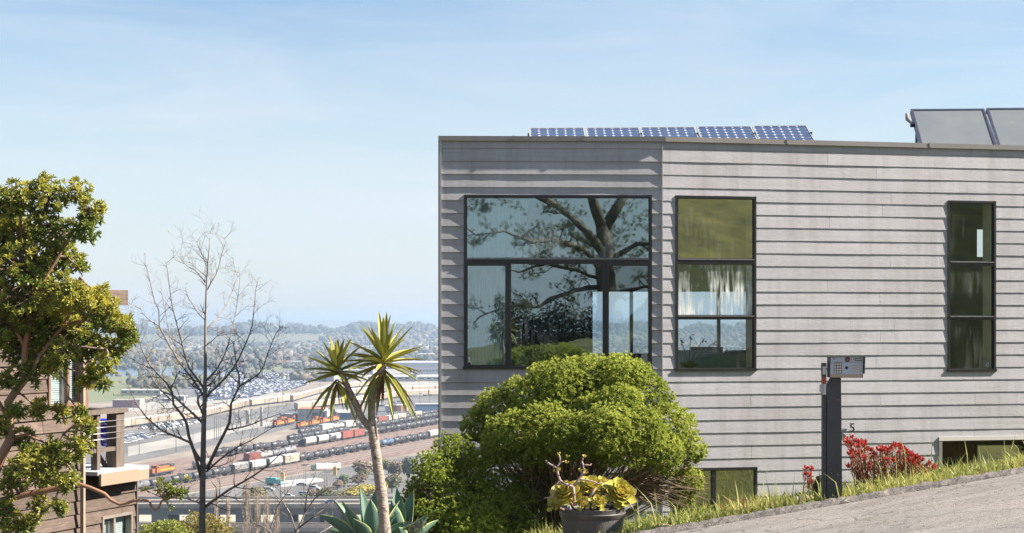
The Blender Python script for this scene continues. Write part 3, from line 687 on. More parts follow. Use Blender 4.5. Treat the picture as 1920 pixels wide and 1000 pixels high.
def bclad(u0, u1, z0, z1, ops, seed):
    rr = random.Random(seed); k = 0; zt = z1
    while zt > z0:
        zb = zt - BE
        cuts = {u0, u1}
        for o in ops:
            if o.z1 > zb and o.z0 < zt: cuts |= {q for q in (o.u0, o.u1) if u0 < q < u1}
        cuts |= {q for q in (u0 + rr.uniform(.3, u1-u0-.2),) if rr.random() < .5}
        cuts = sorted(cuts)
        for a, b in zip(cuts[:-1], cuts[1:]):
            m = (a+b)/2; lo, hi = zb, zt; skip = False
            for o in ops:
                if o.u0 < m < o.u1:
                    if o.z1 >= hi and o.z0 <= lo: skip = True
                    elif o.z1 > lo and o.z1 < hi and o.z0 < lo: lo = o.z1
                    elif o.z0 < hi and o.z0 > lo and o.z1 > hi: hi = o.z0
            if skip or b-a < .01: continue
            j = rr.uniform(-.004,.004)
            t0, t1 = (zt-lo)/BE, (zt-hi)/BE
            mb = MB(); oa = .008+.022*t0+j; ob = .008+.022*t1+j
            vs = [BF.pt(a+.002,oa,lo),BF.pt(b-.002,oa+rr.uniform(0,.004),lo),BF.pt(b-.002,0,lo),BF.pt(a+.002,0,lo),BF.pt(a+.002,ob,hi),BF.pt(b-.002,ob,hi),BF.pt(b-.002,0,hi),BF.pt(a+.002,0,hi)]
            mb.add(vs, [(0,3,2,1),(4,5,6,7),(0,1,5,4),(1,2,6,5),(2,3,7,6),(3,0,4,7)]); bkeep(mb.build('board', wood))
        zt = zb
roofz = HC + (HY-548)/F*21.4
bclad(-3.6, 0.0, deckz, roofz-.24, [bopU], 1)
bclad(-3.6, ULN, HC-5.2, deckz-.001, [bopL], 2)
def bwall(u0, u1, z0, z1, ops, d=.12):
    cuts = sorted({u0,u1}|{q for o in ops for q in (o.u0,o.u1)})
    for a, b in zip(cuts[:-1],cuts[1:]):
        fr = [(z0,z1)]
        for o in ops:
            if o.u0 < (a+b)/2 < o.u1: fr = [(z0,o.z0),(o.z1,z1)]
        for p,q in fr: mb = MB(); BF.box(mb,a,b,-d,-.001,p,q); bkeep(mb.build('wall', dark))
bwall(-3.6, -.02, deckz, roofz-.22, [bopU]); bwall(-3.6, ULN-.01, HC-7, deckz-.2, [bopL])
def bbox(name, u0,u1,o0,o1,z0,z1,m,par=None):
    mb = MB(); BF.box(mb,u0,u1,o0,o1,z0,z1); o = bkeep(mb.build(name,m)) if par is None else keepfix(mb.build(name,m),par); return o
# return walls so that the house has depth
bbox('wall', -.02, -.001, -6, -.121, deckz, roofz-.22, wood); bbox('wall', ULN-.012, ULN, -6, -.121, HC-7, deckz-.2, wood); bbox('wall', -3.6, -3.5, -6, -.121, HC-7, roofz-.22, wood)
bbox('corner_board', ULN+.0005, ULN+.02, -.1, .038, HC-7, deckz-.2, postwood())
rfm = mat('roof_felt', (.32,.28,.24), .9, var=.3)
ru = bz(197, 560)[0]
rf = bbox('roof', -4.0, ru, -6.2, .28, roofz-.03, roofz, rfm); bbox('fascia', -4.0, ru, .281, .31, roofz-.17, roofz+.012, wood, rf); bbox('fascia', ru+.001, ru+.03, -6.2, .31, roofz-.17, roofz+.012, wood, rf); bbox('soffit', -4.0, ru-.01, -6.1, .27, roofz-.155, roofz-.05, wood, rf)
# windows with white blinds
blind = mat('white_blind', (0.72,0.75,0.76), .6, var=.05); frw = mat('brown_window_frame', (0.19,0.11,0.075), .6, var=.3)
def bwin(o, fm, mid, greenish=False):
    t=.035; u0,u1,z0,z1 = o.u0,o.u1,o.z0,o.z1
    mb = MB(); BF.box(mb,u0,u1,-.05,.045,z1-t,z1); BF.box(mb,u0-.03,u1+.03,-.05,.06,z0,z0+t); BF.box(mb,u0,u0+t,-.05,.043,z0+t,z1-t); BF.box(mb,u1-t,u1,-.05,.043,z0+t,z1-t)
    wn = bkeep(mb.build('window', fm))
    mu = u0+(u1-u0)*mid; mb = MB(); BF.box(mb,mu-.02,mu+.02,-.04,.03,z0+t,z1-t); keepfix(mb.build('mullion', fm), wn)
    for a,b in ((u0+t,mu-.02),(mu+.02,u1-t)):
        mb = MB(); BF.box(mb,a,b,-.012,-.008,z0+t,z1-t); keepfix(mb.build('pane', gl_clr), wn)
    z = z0+t
    mb = MB(); 
    while z < z1-t: BF.box(mb,u0+t,u1-t,-.075,-.065,z,z+.018); z += .026
    keepfix(mb.build('blind', blind), wn)
    mb = MB(); BF.box(mb,u0+t,u1-t,-.1,-.09,z0+t,z1-t); keepfix(mb.build('blind_backing', mat('blind_backing', (.45,.5,.48) if not greenish else (.3,.42,.3), .8)), wn)
    return wn
bwin(bopU, frw, .60); wl = bwin(bopL, mat('alu_window_frame', (.3,.27,.24), .4, metal=.3, var=.3), .42, True)
bbox('trim', bopU.u1+.001, bopU.u1+.10, .03, .05, bopU.z0-.05, bopU.z1+.1, frw)
# downspout
dsu = bz(142, 800)[0]
mb = MB(); a_ = BF.pt(dsu,.10,roofz-.3); mb.tube([a_, BF.pt(dsu,.10,HC-6)], .032, 4, smooth=False); bkeep(mb.build('downspout', mat('downspout_tan', (.33,.26,.20), .6, var=.25, nscale=5)))
# deck, tan fascia and railing
uf1 = bz(229, 870)[0]
bbox('deck_membrane', -.0, ULN+.02, -2.6, .20, deckz-.03, deckz+.015, mat('deck_membrane', (.40,.43,.47), .5, var=.15))
bbox('deck_fascia', 0.02, uf1, .201, .235, deckz-.155, deckz-.01, mat('tan_fascia', (.27,.21,.155), .6, var=.12, nscale=2))
bbox('deck_fascia', ULN+.021, uf1+.0, -2.6, .2, deckz-.155, deckz-.0305, mat('tan_fascia', ()))
pw_ = postwood()
capz = bz(200, 768)[1]
def upx(px): return bz(px, 800)[0]
bbox('post', upx(177), upx(183), -.05, .04, deckz+.0155, capz-.05, pw_); bbox('post', upx(213), upx(228), -.10, .04, deckz+.0155, capz-.05, pw_)
bbox('post', upx(213), upx(228), -1.3, -1.2, deckz+.0155, capz-.05, pw_)
bbox('handrail', .0, upx(232), -.11, .07, capz-.0495, capz, pw_); bbox('handrail', upx(214), upx(232), -2.6, -.111, capz-.0495, capz, pw_)
zm = bz(200, 842)[1]; bbox('lower_rail', .0, upx(177)-.001, -.03, .03, zm-.03, zm+.02, pw_); bbox('lower_rail', upx(183)+.001, upx(213)-.001, -.03, .03, zm-.03, zm+.02, pw_)
for k in range(4):
    zc = capz - .14 - k*(capz-.14-zm-.1)/3.4
    mb = MB(); mb.tube([BF.pt(.0,0.045,zc), BF.pt(upx(228),0.045,zc)], .005, 5); bkeep(mb.build('cable', mat('steel_cable', (.5,.5,.5), .4, metal=.8)))
mb = MB(); mb.tube([BF.pt(upx(214),-.12,deckz+.02), BF.pt(upx(214),-.5,deckz+.5)], .03, 4, smooth=False); bkeep(mb.build('brace', pw_))
# blue glazed pot on a metal stand
pc = BF.pt(upx(258), -.42, deckz+.016); sc_ = 25.4/F
pt = empty('flower_pot', tuple(pc)); tag(pt, 'cobalt blue glazed pot on a thin metal stand on the timber deck', 'pot')
blue = mat('cobalt_glaze', (0.008,0.02,0.42), 0.12, var=.2, nscale=6, coat=.8)
h0 = .22; mb = MB(); mb.lathe([(0,h0),(.10,h0),(.13,h0+.04),(.175,h0+.15),(.185,h0+.25),(.178,h0+.31),(.19,h0+.325),(.19,h0+.34),(.17,h0+.34),(.165,h0+.3),(0,h0+.29)], 28); mb.build('bowl', blue, pt)
mb = MB(); mb.lathe([(.1801,h0+.262),(.1815,h0+.27),(.1815,h0+.295),(.180,h0+.303)], 28); mb.build('glaze_band', mat('pale_glaze', (.02,.03,.3), .2, nscale=45, col2=(.7,.75,.85)), pt)
for k in range(4):
    th = k*math.pi/2+.5; c, s_ = math.cos(th), math.sin(th)
    mb = MB(); mb.tube([(c*.17,s_*.17,0),(c*.13,s_*.13,h0*.6),(c*.155,s_*.155,h0+.06)], .007, 5); mb.build('leg', black, pt)
mb = MB(); mb.tube([(math.cos(t)*.152,math.sin(t)*.152,h0+.05) for t in np.linspace(0,6.28,17)], .006, 5); mb.build('ring', black, pt)

# ------------------------------------------------------------------ gate intercom post
YP = 15.2
ix = P(1562, 945, YP).x; gz = HC + float(road_rel(ix, YP)) - 0.06
post = empty('intercom_post', (ix, YP, gz), math.radians(-4)); tag(post, 'dark steel intercom pedestal with keypad box standing at the edge of the lane', 'intercom post')
pm = mat('post_paint', (0.035,0.038,0.045), 0.45, nscale=4, col2=(0.055,0.058,0.065)); speckle(pm, 38, .9, .70, (.45,.45,.45))
ph = HC-(706-HY)/F*YP - gz
px1 = YP/F
mb = MB(); hw = 13*px1
# tube with slanting top corner
vs = [(-hw,-.07,0),(hw+.012,-.07,0),(hw+.012,.07,0),(-hw,.07,0),(-hw,-.07,ph-.09),(hw,-.07,ph),(hw,.07,ph),(-hw,.07,ph-.09),(-hw*.2,-.07,ph),(-hw*.2,.07,ph)]
mb.add(vs, [(0,1,5,8,4),(1,2,6,5),(2,3,7,9,6),(3,0,4,7),(4,8,9,7),(8,5,6,9),(0,3,2,1)]); mb.build('post', pm, post)
mb = MB(); mb.box((-hw-.038,-.055,-.02),(-hw-.003,.035,ph+.0),0); mb.build('side_post', pm, post)
mb = MB(); mb.box((-hw-.040,-.058,ph+.001),(-hw-.002,.04,ph+.12)); mb.build('side_box', mat('side_box_grey', (.10,.10,.11), .5, var=.3), post)
mb = MB(); mb.box((-hw-.036,-.0605,ph+.02),(-hw-.008,-.0585,ph+.09)); mb.build('plate', alu, post)
mb = MB(); mb.box((-hw-.040,-.062,ph-.06),(-hw-.004,-.056,ph-.003)); mb.build('sticker', mat('sticker_red', (.45,.08,.04), .5, var=.2), post)
mb = MB(); mb.box((-hw-.062,-.075,ph-.14),(-hw-.025,-.05,ph-.07)); mb.build('lock', mat('lock_steel', (.4,.42,.45), .35, metal=.7, var=.2), post)
mb = MB(); mb.box((-hw-.037,-.0575,ph-.16),(-hw-.005,-.0555,ph-.065)); mb.build('plate', alu, post)
mb = MB(); mb.box((-.10,-.10,-.01),(.11,.10,.012)); mb.build('base_plate', pm, post)
bx0, bx1 = (1552-1562)*px1, (1614-1562)*px1; bzb, bzt = ph-.008, ph+.008+36*px1
steel = mat('box_steel_sky_blue', (0.42,0.50,0.62), 0.45, metal=0.15, nscale=6, col2=(0.36,0.44,0.56)); gun = mat('box_side', (.06,.065,.075), .45, metal=.2, var=.2)  # face plate colour carries the blue of the reflected sky
mb = MB(); yf = -.16
mb.add([(bx0,yf+.03,bzb),(bx1,yf+.03,bzb),(bx1,.05,bzb),(bx0,.05,bzb),(bx0,yf-.015,bzt),(bx1,yf-.015,bzt),(bx1,.05,bzt),(bx0,.05,bzt)], [(0,3,2,1),(4,5,6,7),(0,1,5,4),(1,2,6,5),(2,3,7,6),(3,0,4,7)])
box = mb.build('keypad_box', gun, post)
def face(a, b, o0, o1, name, m, c0, c1):   # rectangle on the slanting face, a..b across, c0..c1 up (0..1)
    q = lambda x, c, o: (bx0+(bx1-bx0)*x, yf+.03-.045*c-o, bzb+(bzt-bzb)*c)
    mb = MB(); mb.add([q(a,c0,o0),q(b,c0,o0),q(b,c1,o0),q(a,c1,o0),q(a,c0,o1),q(b,c0,o1),q(b,c1,o1),q(a,c1,o1)], [(0,3,2,1),(4,5,6,7),(0,1,5,4),(1,2,6,5),(2,3,7,6),(3,0,4,7)]); return mb.build(name, m, box)
face(.02,.98,.0005,.006,'face_plate',steel,.16,.74); face(.02,.98,.0005,.004,'face_plate',mat('face_tan', (.42,.33,.27), .4, metal=.3, var=.1),.02,.155)
face(.02,.98,.0005,.010,'face_plate',steel,.755,.98)
face(-.02,1.03,.0,.035,'hood',gun,.985,1.02)
face(1.0,1.03,-.02,.035,'hood',gun,.2,.984)
face(.74,.95,.0105,.013,'name_plate',black,.80,.92)
for k in range(6): face(.76+.03*k,.78+.03*k,.0135,.015,'name_plate_letter',st,.84,.89)
for r_ in range(4):
    for c_ in range(3): face(.135+.075*c_,.19+.075*c_,.0062,.013,'key',mat('key_steel', (.55,.58,.62), .3, metal=.6, var=.1),.22+.125*(3-r_),.315+.125*(3-r_))
face(.12,.36,.006,.0062,'keypad_recess',gun,.2,.72)
def fdisc(x, c, r, o0, o1, m, name, n=18):
    cx, cz = bx0+(bx1-bx0)*x, bzb+(bzt-bzb)*c; yy = yf+.03-.045*c
    mb = MB(); mb.add([(cx+r*math.cos(2*math.pi*k/n), yy-o-.2*r*math.sin(2*math.pi*k/n), cz+r*math.sin(2*math.pi*k/n)) for o in (o0,o1) for k in range(n)], [tuple(range(n,2*n))[::-1], tuple(range(n))]+[((k+1)%n,k,n+k,n+(k+1)%n) for k in range(n)]); return mb.build(name, m, box)
fdisc(.78,.45,.043,.006,.009,mat('speaker_steel', (.42,.45,.5), .4, metal=.5),'speaker')
for k in range(24):
    th = k*2.4; rr = .038*math.sqrt((k+.5)/24); fdisc(.78+rr*math.cos(th)/(bx1-bx0), .45+rr*math.sin(th)/(bzt-bzb), .0028, .0092, .0098, black, 'speaker_hole', 6)
fdisc(.50,.47,.013,.006,.012,black,'button'); fdisc(.52,.865,.022,.010,.014,gun,'camera_ring'); fdisc(.52,.865,.012,.0142,.018,mat('lens', (.25,.05,.04), .1),'camera_lens'); fdisc(.70,.87,.005,.010,.013,black,'screw',8); fdisc(.12,.90,.009,.010,.013,black,'hook',3)

# ------------------------------------------------------------------ stones, edging, stump by the verge
def rock(name, c, r, m, label, cat, seed=0, n=16):
    mb = MB(); rows_ = 10; v = []
    for i in range(rows_+1):
        ph_ = math.pi*i/rows_
        for k in range(n):
            th = 2*math.pi*k/n; d = Vector((math.sin(ph_)*math.cos(th), math.sin(ph_)*math.sin(th), math.cos(ph_)))
            q = 1+.16*noise.noise(d*1.4+Vector((seed,0,0)))+.05*noise.noise(d*4+Vector((seed,3,0)))
            v.append((d.x*r[0]*q, d.y*r[1]*q, d.z*r[2]*q))
    mb.add(v, [(i*n+k, (i+1)*n+k, (i+1)*n+(k+1)%n, i*n+(k+1)%n) for i in range(rows_) for k in range(n)], 0, True)
    o = mb.build(name, m, loc=c); tag(o, label, cat); return o
p = P(1246, 978, 15.35); rock('boulder', (p.x, p.y, float(terr(p.x,p.y))+.035), (.088,.075,.052), mat('tan_stone', (.48,.33,.21), .8, nscale=14, col2=(.35,.23,.15), bump=.4), 'smooth tan stone lying in the grass beside the succulent barrel', 'stone', 2)
p = P(1180, 997, 15.2); rock('boulder', (p.x, p.y, float(terr(p.x,p.y))+.02), (.05,.05,.03), mat('pale_stone', (.5,.46,.38), .8, nscale=14, var=.3), 'small pale stone at the foot of the succulent barrel', 'stone', 5)
p = P(1538, 912, 15.7); gz_ = float(terr(p.x,p.y))
sp_ = empty('stump', (p.x,p.y,gz_)); tag(sp_, 'charred dark stump behind the intercom post with two knobs', 'stump')
for k,(dx,dz,r) in enumerate(((0,.05,.075),(.01,.17,.065),(-.03,.11,.05))):
    mb = MB(); mb.lathe([(0,-r),(r*.7,-r*.7),(r,0),(r*.75,r*.7),(0,r)], 14, c=(dx,0,dz+.02), wob=lambda th,z: .15*math.sin(3*th+k)+.08*math.sin(7*th)); mb.build('knob', mat('charred', (.05,.042,.038), .9, var=.6, nscale=20, bump=.6), sp_)
fl = mat('fluted_concrete', (.55,.5,.43), .85, nscale=9, col2=(.38,.33,.28))
for k,(xa,xb,py,Y_) in enumerate(((1492,1524,925,15.4),(1512,1538,918,15.65))):
    A, B = P(xa,py,Y_), P(xb,py,Y_+.1); mb = MB(); n = 40; zg = float(terr(A.x,A.y))-.05
    hgt = [.155+.018*abs(math.sin(i/n*math.pi*5)) for i in range(n+1)]
    pts = [(A.x+(B.x-A.x)*i/n, A.y+(B.y-A.y)*i/n+.03*math.sin(i/n*math.pi)+.014*math.cos(i/n*math.pi*10)) for i in range(n+1)]
    v = [(x,y+o,zg+(h if q else 0)) for o in (0,.035) for q in (0,1) for (x,y),h in zip(pts,hgt)]
    m_ = n+1; fs = []
    for i in range(n): fs += [(i,i+1,m_+i+1,m_+i),(2*m_+i+1,2*m_+i,3*m_+i,3*m_+i+1),(m_+i,m_+i+1,3*m_+i+1,3*m_+i)]
    mb.add(v, fs); o = mb.build('edging', fl); tag(o, ['scalloped pale concrete edging in the grass before the post, nearer piece', 'short scalloped concrete edging tucked behind the other beside the stump'][k], 'garden edging', 'scalloped edgings by the post')

# ------------------------------------------------------------------ barrel with succulents
YB_ = 15.35; cb = P(1111, 1035, YB_); gb = float(terr(cb.x, cb.y))
rt = 62*YB_/F; zr = HC-(951-HY)/F*YB_ - gb + .0; rb_ = 50*YB_/F
bar = empty('planter', (cb.x,YB_,gb-.03)); tag(bar, 'grey half barrel planter full of yellow green succulents in front of the round bush', 'planter')
H_ = zr+.03
stave = mat('barrel_plastic', (0.105,0.098,0.098), 0.6, nscale=4, col2=(0.065,0.06,0.062), stretch=(14,14,1), bump=.5, bscale=12)
def rad(z): return rb_+(rt-rb_)*(z/H_)**.8
wob = lambda th,z: .004*(abs(math.sin(th*11))**.3) - .004
mb = MB(); mb.lathe([(0,.01),(rad(0)*.98,.01)]+[(rad(z),z) for z in np.linspace(.02,H_-.09,8)], 88, wob=wob); mb.build('staves', stave, bar)
mb = MB(); mb.lathe([(rad(H_-.09),H_-.09),(rad(H_-.09)+.008,H_-.085),(rad(H_-.07)+.009,H_-.052),(rad(H_-.05)+.011,H_-.048),(rad(H_-.045)+.002,H_-.042)], 64); mb.build('hoop', mat('barrel_hoop', (.11,.10,.10), .45, var=.3, nscale=9), bar)
mb = MB(); mb.lathe([(rad(H_-.045)+.001,H_-.042),(rt+.001,H_-.006),(rt+.004,H_),(rt-.018,H_),(rt-.02,H_-.05)], 64); mb.build('rim', stave, bar)
mb = MB(); mb.lathe([(rt-.021,H_-.045),(rt*.5,H_-.02),(0,H_-.015)], 32); mb.build('soil', mat('soil', (.06,.045,.03), 1, var=.4, nscale=20), bar)
succ = mat('succulent_leaf', (0.44,0.50,0.09), 0.42, nscale=9, col2=(0.60,0.52,0.11), objvar=.2, trans=.3)
succr = mat('succulent_edge', (0.62,0.40,0.11), 0.45, trans=.3, var=.2)
def spoon(ln, wd, m, par, M):
    # fleshy spoon shaped leaf with an orange rim
    prof = [(0,.10),(.25,.28),(.5,.62),(.72,.95),(.88,.85),(1.0,.30)]; mb = MB(); vs=[]; 
    for (t,wf) in prof:
        z = .16*t*t*ln; h = wd*wf/2; vs += [(-h,t*ln,z+.10*h),( -h*.85,t*ln,z+.03*h),(0,t*ln,z-.16*h),(h*.85,t*ln,z+.03*h),(h,t*ln,z+.10*h)]
    fs=[]; mi=[]
    for i in range(len(prof)-1):
        for j in range(4): fs.append((i*5+j,i*5+j+1,(i+1)*5+j+1,(i+1)*5+j)); mi.append(1 if j in (0,3) else 0)
    top = [M @ Vector(v) for v in vs]; n0=len(top)
    bot = [M @ (Vector(v)-Vector((0,0,.006*(1-abs(2*(i%5)/4-1))+.001))) for i,v in enumerate(vs)]
    mb.add(top+bot, fs+[tuple(n0+q for q in f[::-1]) for f in fs], 0, True); mb.m = mi+mi
    e=(len(prof)-1)*5
    mb.add([top[e+i] for i in range(5)]+[M @ Vector((0,ln*1.05,.17*ln))], [(0,1,5),(1,2,5),(2,3,5),(3,4,5)], 1, True)
    return mb.build('leaf', [m, succr], par)
def rosette(px, py, Y, rpx, n, tilt, label):
    n = int(n*1.45); py += 7; c = P(px, py, Y); r = rpx*.92*Y/F
    t = empty('succulent', tuple(c)); tag(t, label, 'succulent', 'succulent rosettes in the half barrel')
    T = Matrix.Rotation(tilt[0], 4, 'X') @ Matrix.Rotation(tilt[1], 4, 'Y')
    for i in range(n):
        f = (i+.5)/n; el = math.radians(84-92*f); ln = r*(.35+.72*f); 
        M = T @ Matrix.Rotation(i*2.39996+R.uniform(-.12,.12), 4, 'Z') @ Matrix.Translation((0,.004+.02*r*f,.25*r*(1-f))) @ Matrix.Rotation(el, 4, 'X')
        spoon(ln*R.uniform(.85,1.0), ln*R.uniform(.60,.74), succ, t, M)
    mb = MB(); d = Vector((cb.x, YB_, gb+H_-.06)) - c; d.x *= .35; d.y *= .3; mb.tube([(0,0,0), tuple(d*.5), tuple(d)], [.016,.014,.016], 7); mb.build('stem', mat('succulent_stem', (.16,.10,.07), .8, var=.3), t)
T_ = math.radians
rosette(1062,922,15.2,37,30,(T_(38),T_(-22)),'large succulent rosette hanging over the barrel rim below the antler-like stem')
rosette(1160,921,15.25,38,36,(T_(46),T_(18)),'largest succulent rosette leaning out over the rim nearest the tan stone')
rosette(1107,908,15.35,30,26,(T_(35),T_(5)),'upright succulent rosette at the top middle of the planting')
rosette(1128,903,15.45,24,20,(T_(20),T_(20)),'succulent rosette behind the middle one with orange edged leaves')
rosette(1088,908,15.45,22,18,(T_(25),T_(-10)),'succulent rosette low behind the forked bare stem')
rosette(1122,936,15.12,20,18,(T_(50),T_(0)),'small succulent rosette just above the rim at the middle of the barrel')
rosette(1093,938,15.12,17,16,(T_(52),T_(-8)),'smallest succulent rosette squeezed against the rim')
rosette(1040,942,15.15,18,12,(T_(60),T_(-30)),'drooping succulent rosette outside the rim beneath the bare stems')
rosette(1140,912,15.3,17,14,(T_(40),T_(10)),'succulent rosette wedged beside the largest one')
stem = mat('pink_bare_stem', (.40,.28,.25), .6, nscale=6, col2=(.25,.17,.15))
ss = empty('dead_stems', tuple(P(1074,912,15.2))); tag(ss, 'bare pinkish forked succulent stem like an antler rising from the barrel', 'stem')
def pxtube(pts, rpx, Y, m, name, par, n=7, dy=0.0):
    q = [P(x,y,Y+dy*i) for i,(x,y) in enumerate(pts)]; 
    if not hasattr(rpx,'__len__'): rpx=[rpx]*len(q)
    mb = MB(); mb.tube(q, [r*Y/F for r in rpx], n); o = mb.build(name, m)
    return keepfix(o, par) if par else o
z8 = lambda l: [(1020+x/6.25, 840+y/6.25) for x,y in l]
for l, r in ((z8([(345,455),(240,420),(185,380),(160,300),(150,235),(120,215),(60,185),(18,148)]),[3,2.8,2.6,2.4,2.2,2,1.8,1.5]),
    (z8([(150,235),(165,205),(190,170),(185,110),(175,75)]),[2.0,1.8,1.6,1.4,1]), (z8([(190,170),(215,162),(235,160)]),[1.5,1.3,1]),
    (z8([(345,455),(390,390),(440,330),(465,270),(460,200),(440,150)]),[2.8,2.5,2.3,2,1.8,1.3]), (z8([(460,205),(500,200),(545,205),(552,185)]),[1.7,1.6,1.5,1.1]), (z8([(445,160),(460,110)]),[1.3,1]),
    (z8([(185,385),(140,440),(115,520),(95,580),(0,588)]),[2,1.8,1.6,1.5,1.2]), (z8([(420,375),(520,380),(600,405),(640,425),(675,400)]),[1.6,1.6,1.5,1.3,1]),
    (z8([(605,475),(560,540),(530,590)]),[1.9,2.1,1.9]), (z8([(345,455),(350,560),(360,680)]),[3,3,3]), (z8([(425,600),(460,625),(475,670)]),[1.6,1.8,1.6])):
    pxtube(l, r, 15.1, stem, 'branch', ss)
for (x,y) in z8([(175,80),(260,175),(180,265),(120,280),(475,105),(480,270),(420,265),(440,290),(490,300),(272,110)]):
    for k in range(3):
        M = Matrix.Translation(P(x,y,15.1)) @ Matrix.Rotation(k*2.2+R.random(),4,'Z') @ Matrix.Rotation(R.uniform(.2,1.2),4,'X')
        keepfix(spoon(.026, .017, succ, None, M), ss)

# ------------------------------------------------------------------ plants near the lane
def leafmat(name, a, b, rough=.45, trans=.3, spec=.5):
    return mat(name, a, rough, col2=b, attr=True, trans=trans, spec=spec)
Z3 = np.array([0,0,1.])
def A3(v): return np.array([v.x, v.y, v.z])
# grass on the verge
def grass(name, n, xr, yr, hmin, hmax, m, dens=None, seed=0):
    rs = np.random.RandomState(seed); x = rs.uniform(*xr, n); y = rs.uniform(*yr, n)
    if dens is not None: k = rs.rand(n) < dens(x, y); x, y = x[k], y[k]
    n = len(x); z = terr(x, y)
    cl = np.array([noise.noise(Vector((a*1.6, b*1.6, 0))) for a, b in zip(x, y)])
    h = rs.uniform(hmin, hmax, n)*(1+.9*cl)*(.55+.9*rs.rand(n)**2)
    ang = rs.uniform(0, 6.28, n); lean = rs.uniform(.08,.95,n)*h; w_ = rs.uniform(.003,.0075,n)
    dx, dy = np.cos(ang), np.sin(ang); px_, py_ = -dy, dx
    V = np.zeros((n,6,3))
    for i,(t,ww) in enumerate(((0,1),(.55,.8))):
        for s_,sg in ((0,-1),(1,1)):
            V[:,i*2+s_,0] = x+dx*lean*t*t+px_*w_*ww*sg*.5*2; V[:,i*2+s_,1] = y+dy*lean*t*t+py_*w_*ww*sg; V[:,i*2+s_,2] = z+h*t-.01
    V[:,4,0] = x+dx*lean; V[:,4,1] = y+dy*lean; V[:,4,2] = z+h*(1-.25*(lean/h)); V[:,5] = V[:,4]; V[:,5,0]+=.001
    f = np.array([(0,1,3,2),(2,3,5,4)]); Fc = (f[None]+(np.arange(n)*6)[:,None,None]).reshape(-1,4)
    att = np.clip(.45+.9*cl+rs.normal(size=n)*.28,0,1)
    o = meshobj(name, V.reshape(-1,3), Fc, m, None, np.repeat(att,2)); tag(o, kind='stuff'); return o
gms = leafmat('grass_blade', (.15,.20,.03), (.46,.44,.14), .55, .4)
grass('grass', 34000, (-.9,8.2), (14.98,16.4), .055, .145, gms, lambda x,y: np.clip(1.2-(y-15.0)*.3,0,1)*np.where(x<.6,.5,1), 1)
grass('grass', 9000, (-2.5,9), (16.3,22.9), .08, .2, gms, None, 2)
grass('grass', 260, (.8,8), (15.1,15.9), .22, .34, leafmat('tall_grass', (.25,.30,.06), (.5,.5,.2), .55, .4), None, 3)
dry = leafmat('dry_litter', (.42,.30,.16), (.55,.48,.30), .8, .1)
n = 1500; x = NP.uniform(-.5,7.5,n); y = NP.uniform(14.9,15.9,n)
o = leaves('leaf_litter', np.stack([x,y,terr(x,y)+.02+NP.rand(n)*.04],-1), rnd_unit(n)*[1,1,.35], np.tile(Z3,(n,1))+rnd_unit(n)*.4, NP.uniform(.03,.08,n), NP.uniform(.004,.012,n), dry); tag(o, kind='stuff')
# low broad leaved weeds in the grass
wm = leafmat('weed_leaf', (.18,.26,.04), (.33,.36,.06), .5, .35)
n = 420; x = NP.uniform(-.6,7.5,n); y = NP.uniform(15.0,16.2,n); x = np.where(NP.rand(n)<.4, NP.uniform(-.5,1.6,n), x)
tips = np.stack([x,y,terr(x,y)+NP.uniform(.02,.10,n)],-1); p_,d_,n_ = whorls(tips, np.tile(Z3,(n,1))+rnd_unit(n)*.4, 7, (20,85))
o = leaves('weeds', p_, d_, n_, NP.uniform(.02,.05,len(p_)), NP.uniform(.012,.024,len(p_)), wm, 'fold'); tag(o, kind='stuff')
# small debris on the lane
n = 130; x = NP.uniform(1.5,4.6,n); y = 12.2+2.55*NP.rand(n)**.6
o = leaves('road_litter', np.stack([x,y,HC+road_rel(x,y)+.006],-1), rnd_unit(n)*[1,1,.15], np.tile(Z3,(n,1)), NP.uniform(.012,.035,n), NP.uniform(.008,.02,n), leafmat('litter_bits', (.10,.07,.05), (.35,.25,.15), .8, .0)); tag(o, kind='stuff')

# the rusty dried weed before the low window
rw = empty('dried_weed', tuple(P(1385,955,15.7))); tag(rw, 'rust coloured dried weed in the grass before the low window', 'weed')
mb = MB(); tp = []
for k in range(16):
    a = P(R.uniform(1355,1405), 962, 15.7); q = [a]
    for i in range(4): a = a + Vector((R.uniform(-.035,.035), R.uniform(-.02,.02), R.uniform(.01,.045))); q.append(a)
    mb.tube(q, [.004,.0035,.003,.003,.002], 4); tp += q[2:]
rust = leafmat('rust_weed', (.33,.10,.04), (.42,.18,.07), .8, .1)
keepfix(mb.build('stem', rust), rw)
tp = np.array([A3(v) for v in tp]); p_,d_,n_ = whorls(tp, np.tile(Z3,(len(tp),1))+rnd_unit(len(tp)), 6, (30,120)); keepfix(tag(leaves('foliage', p_,d_,n_,NP.uniform(.01,.022,len(p_)),NP.uniform(.006,.01,len(p_)),rust),kind='stuff'), rw)

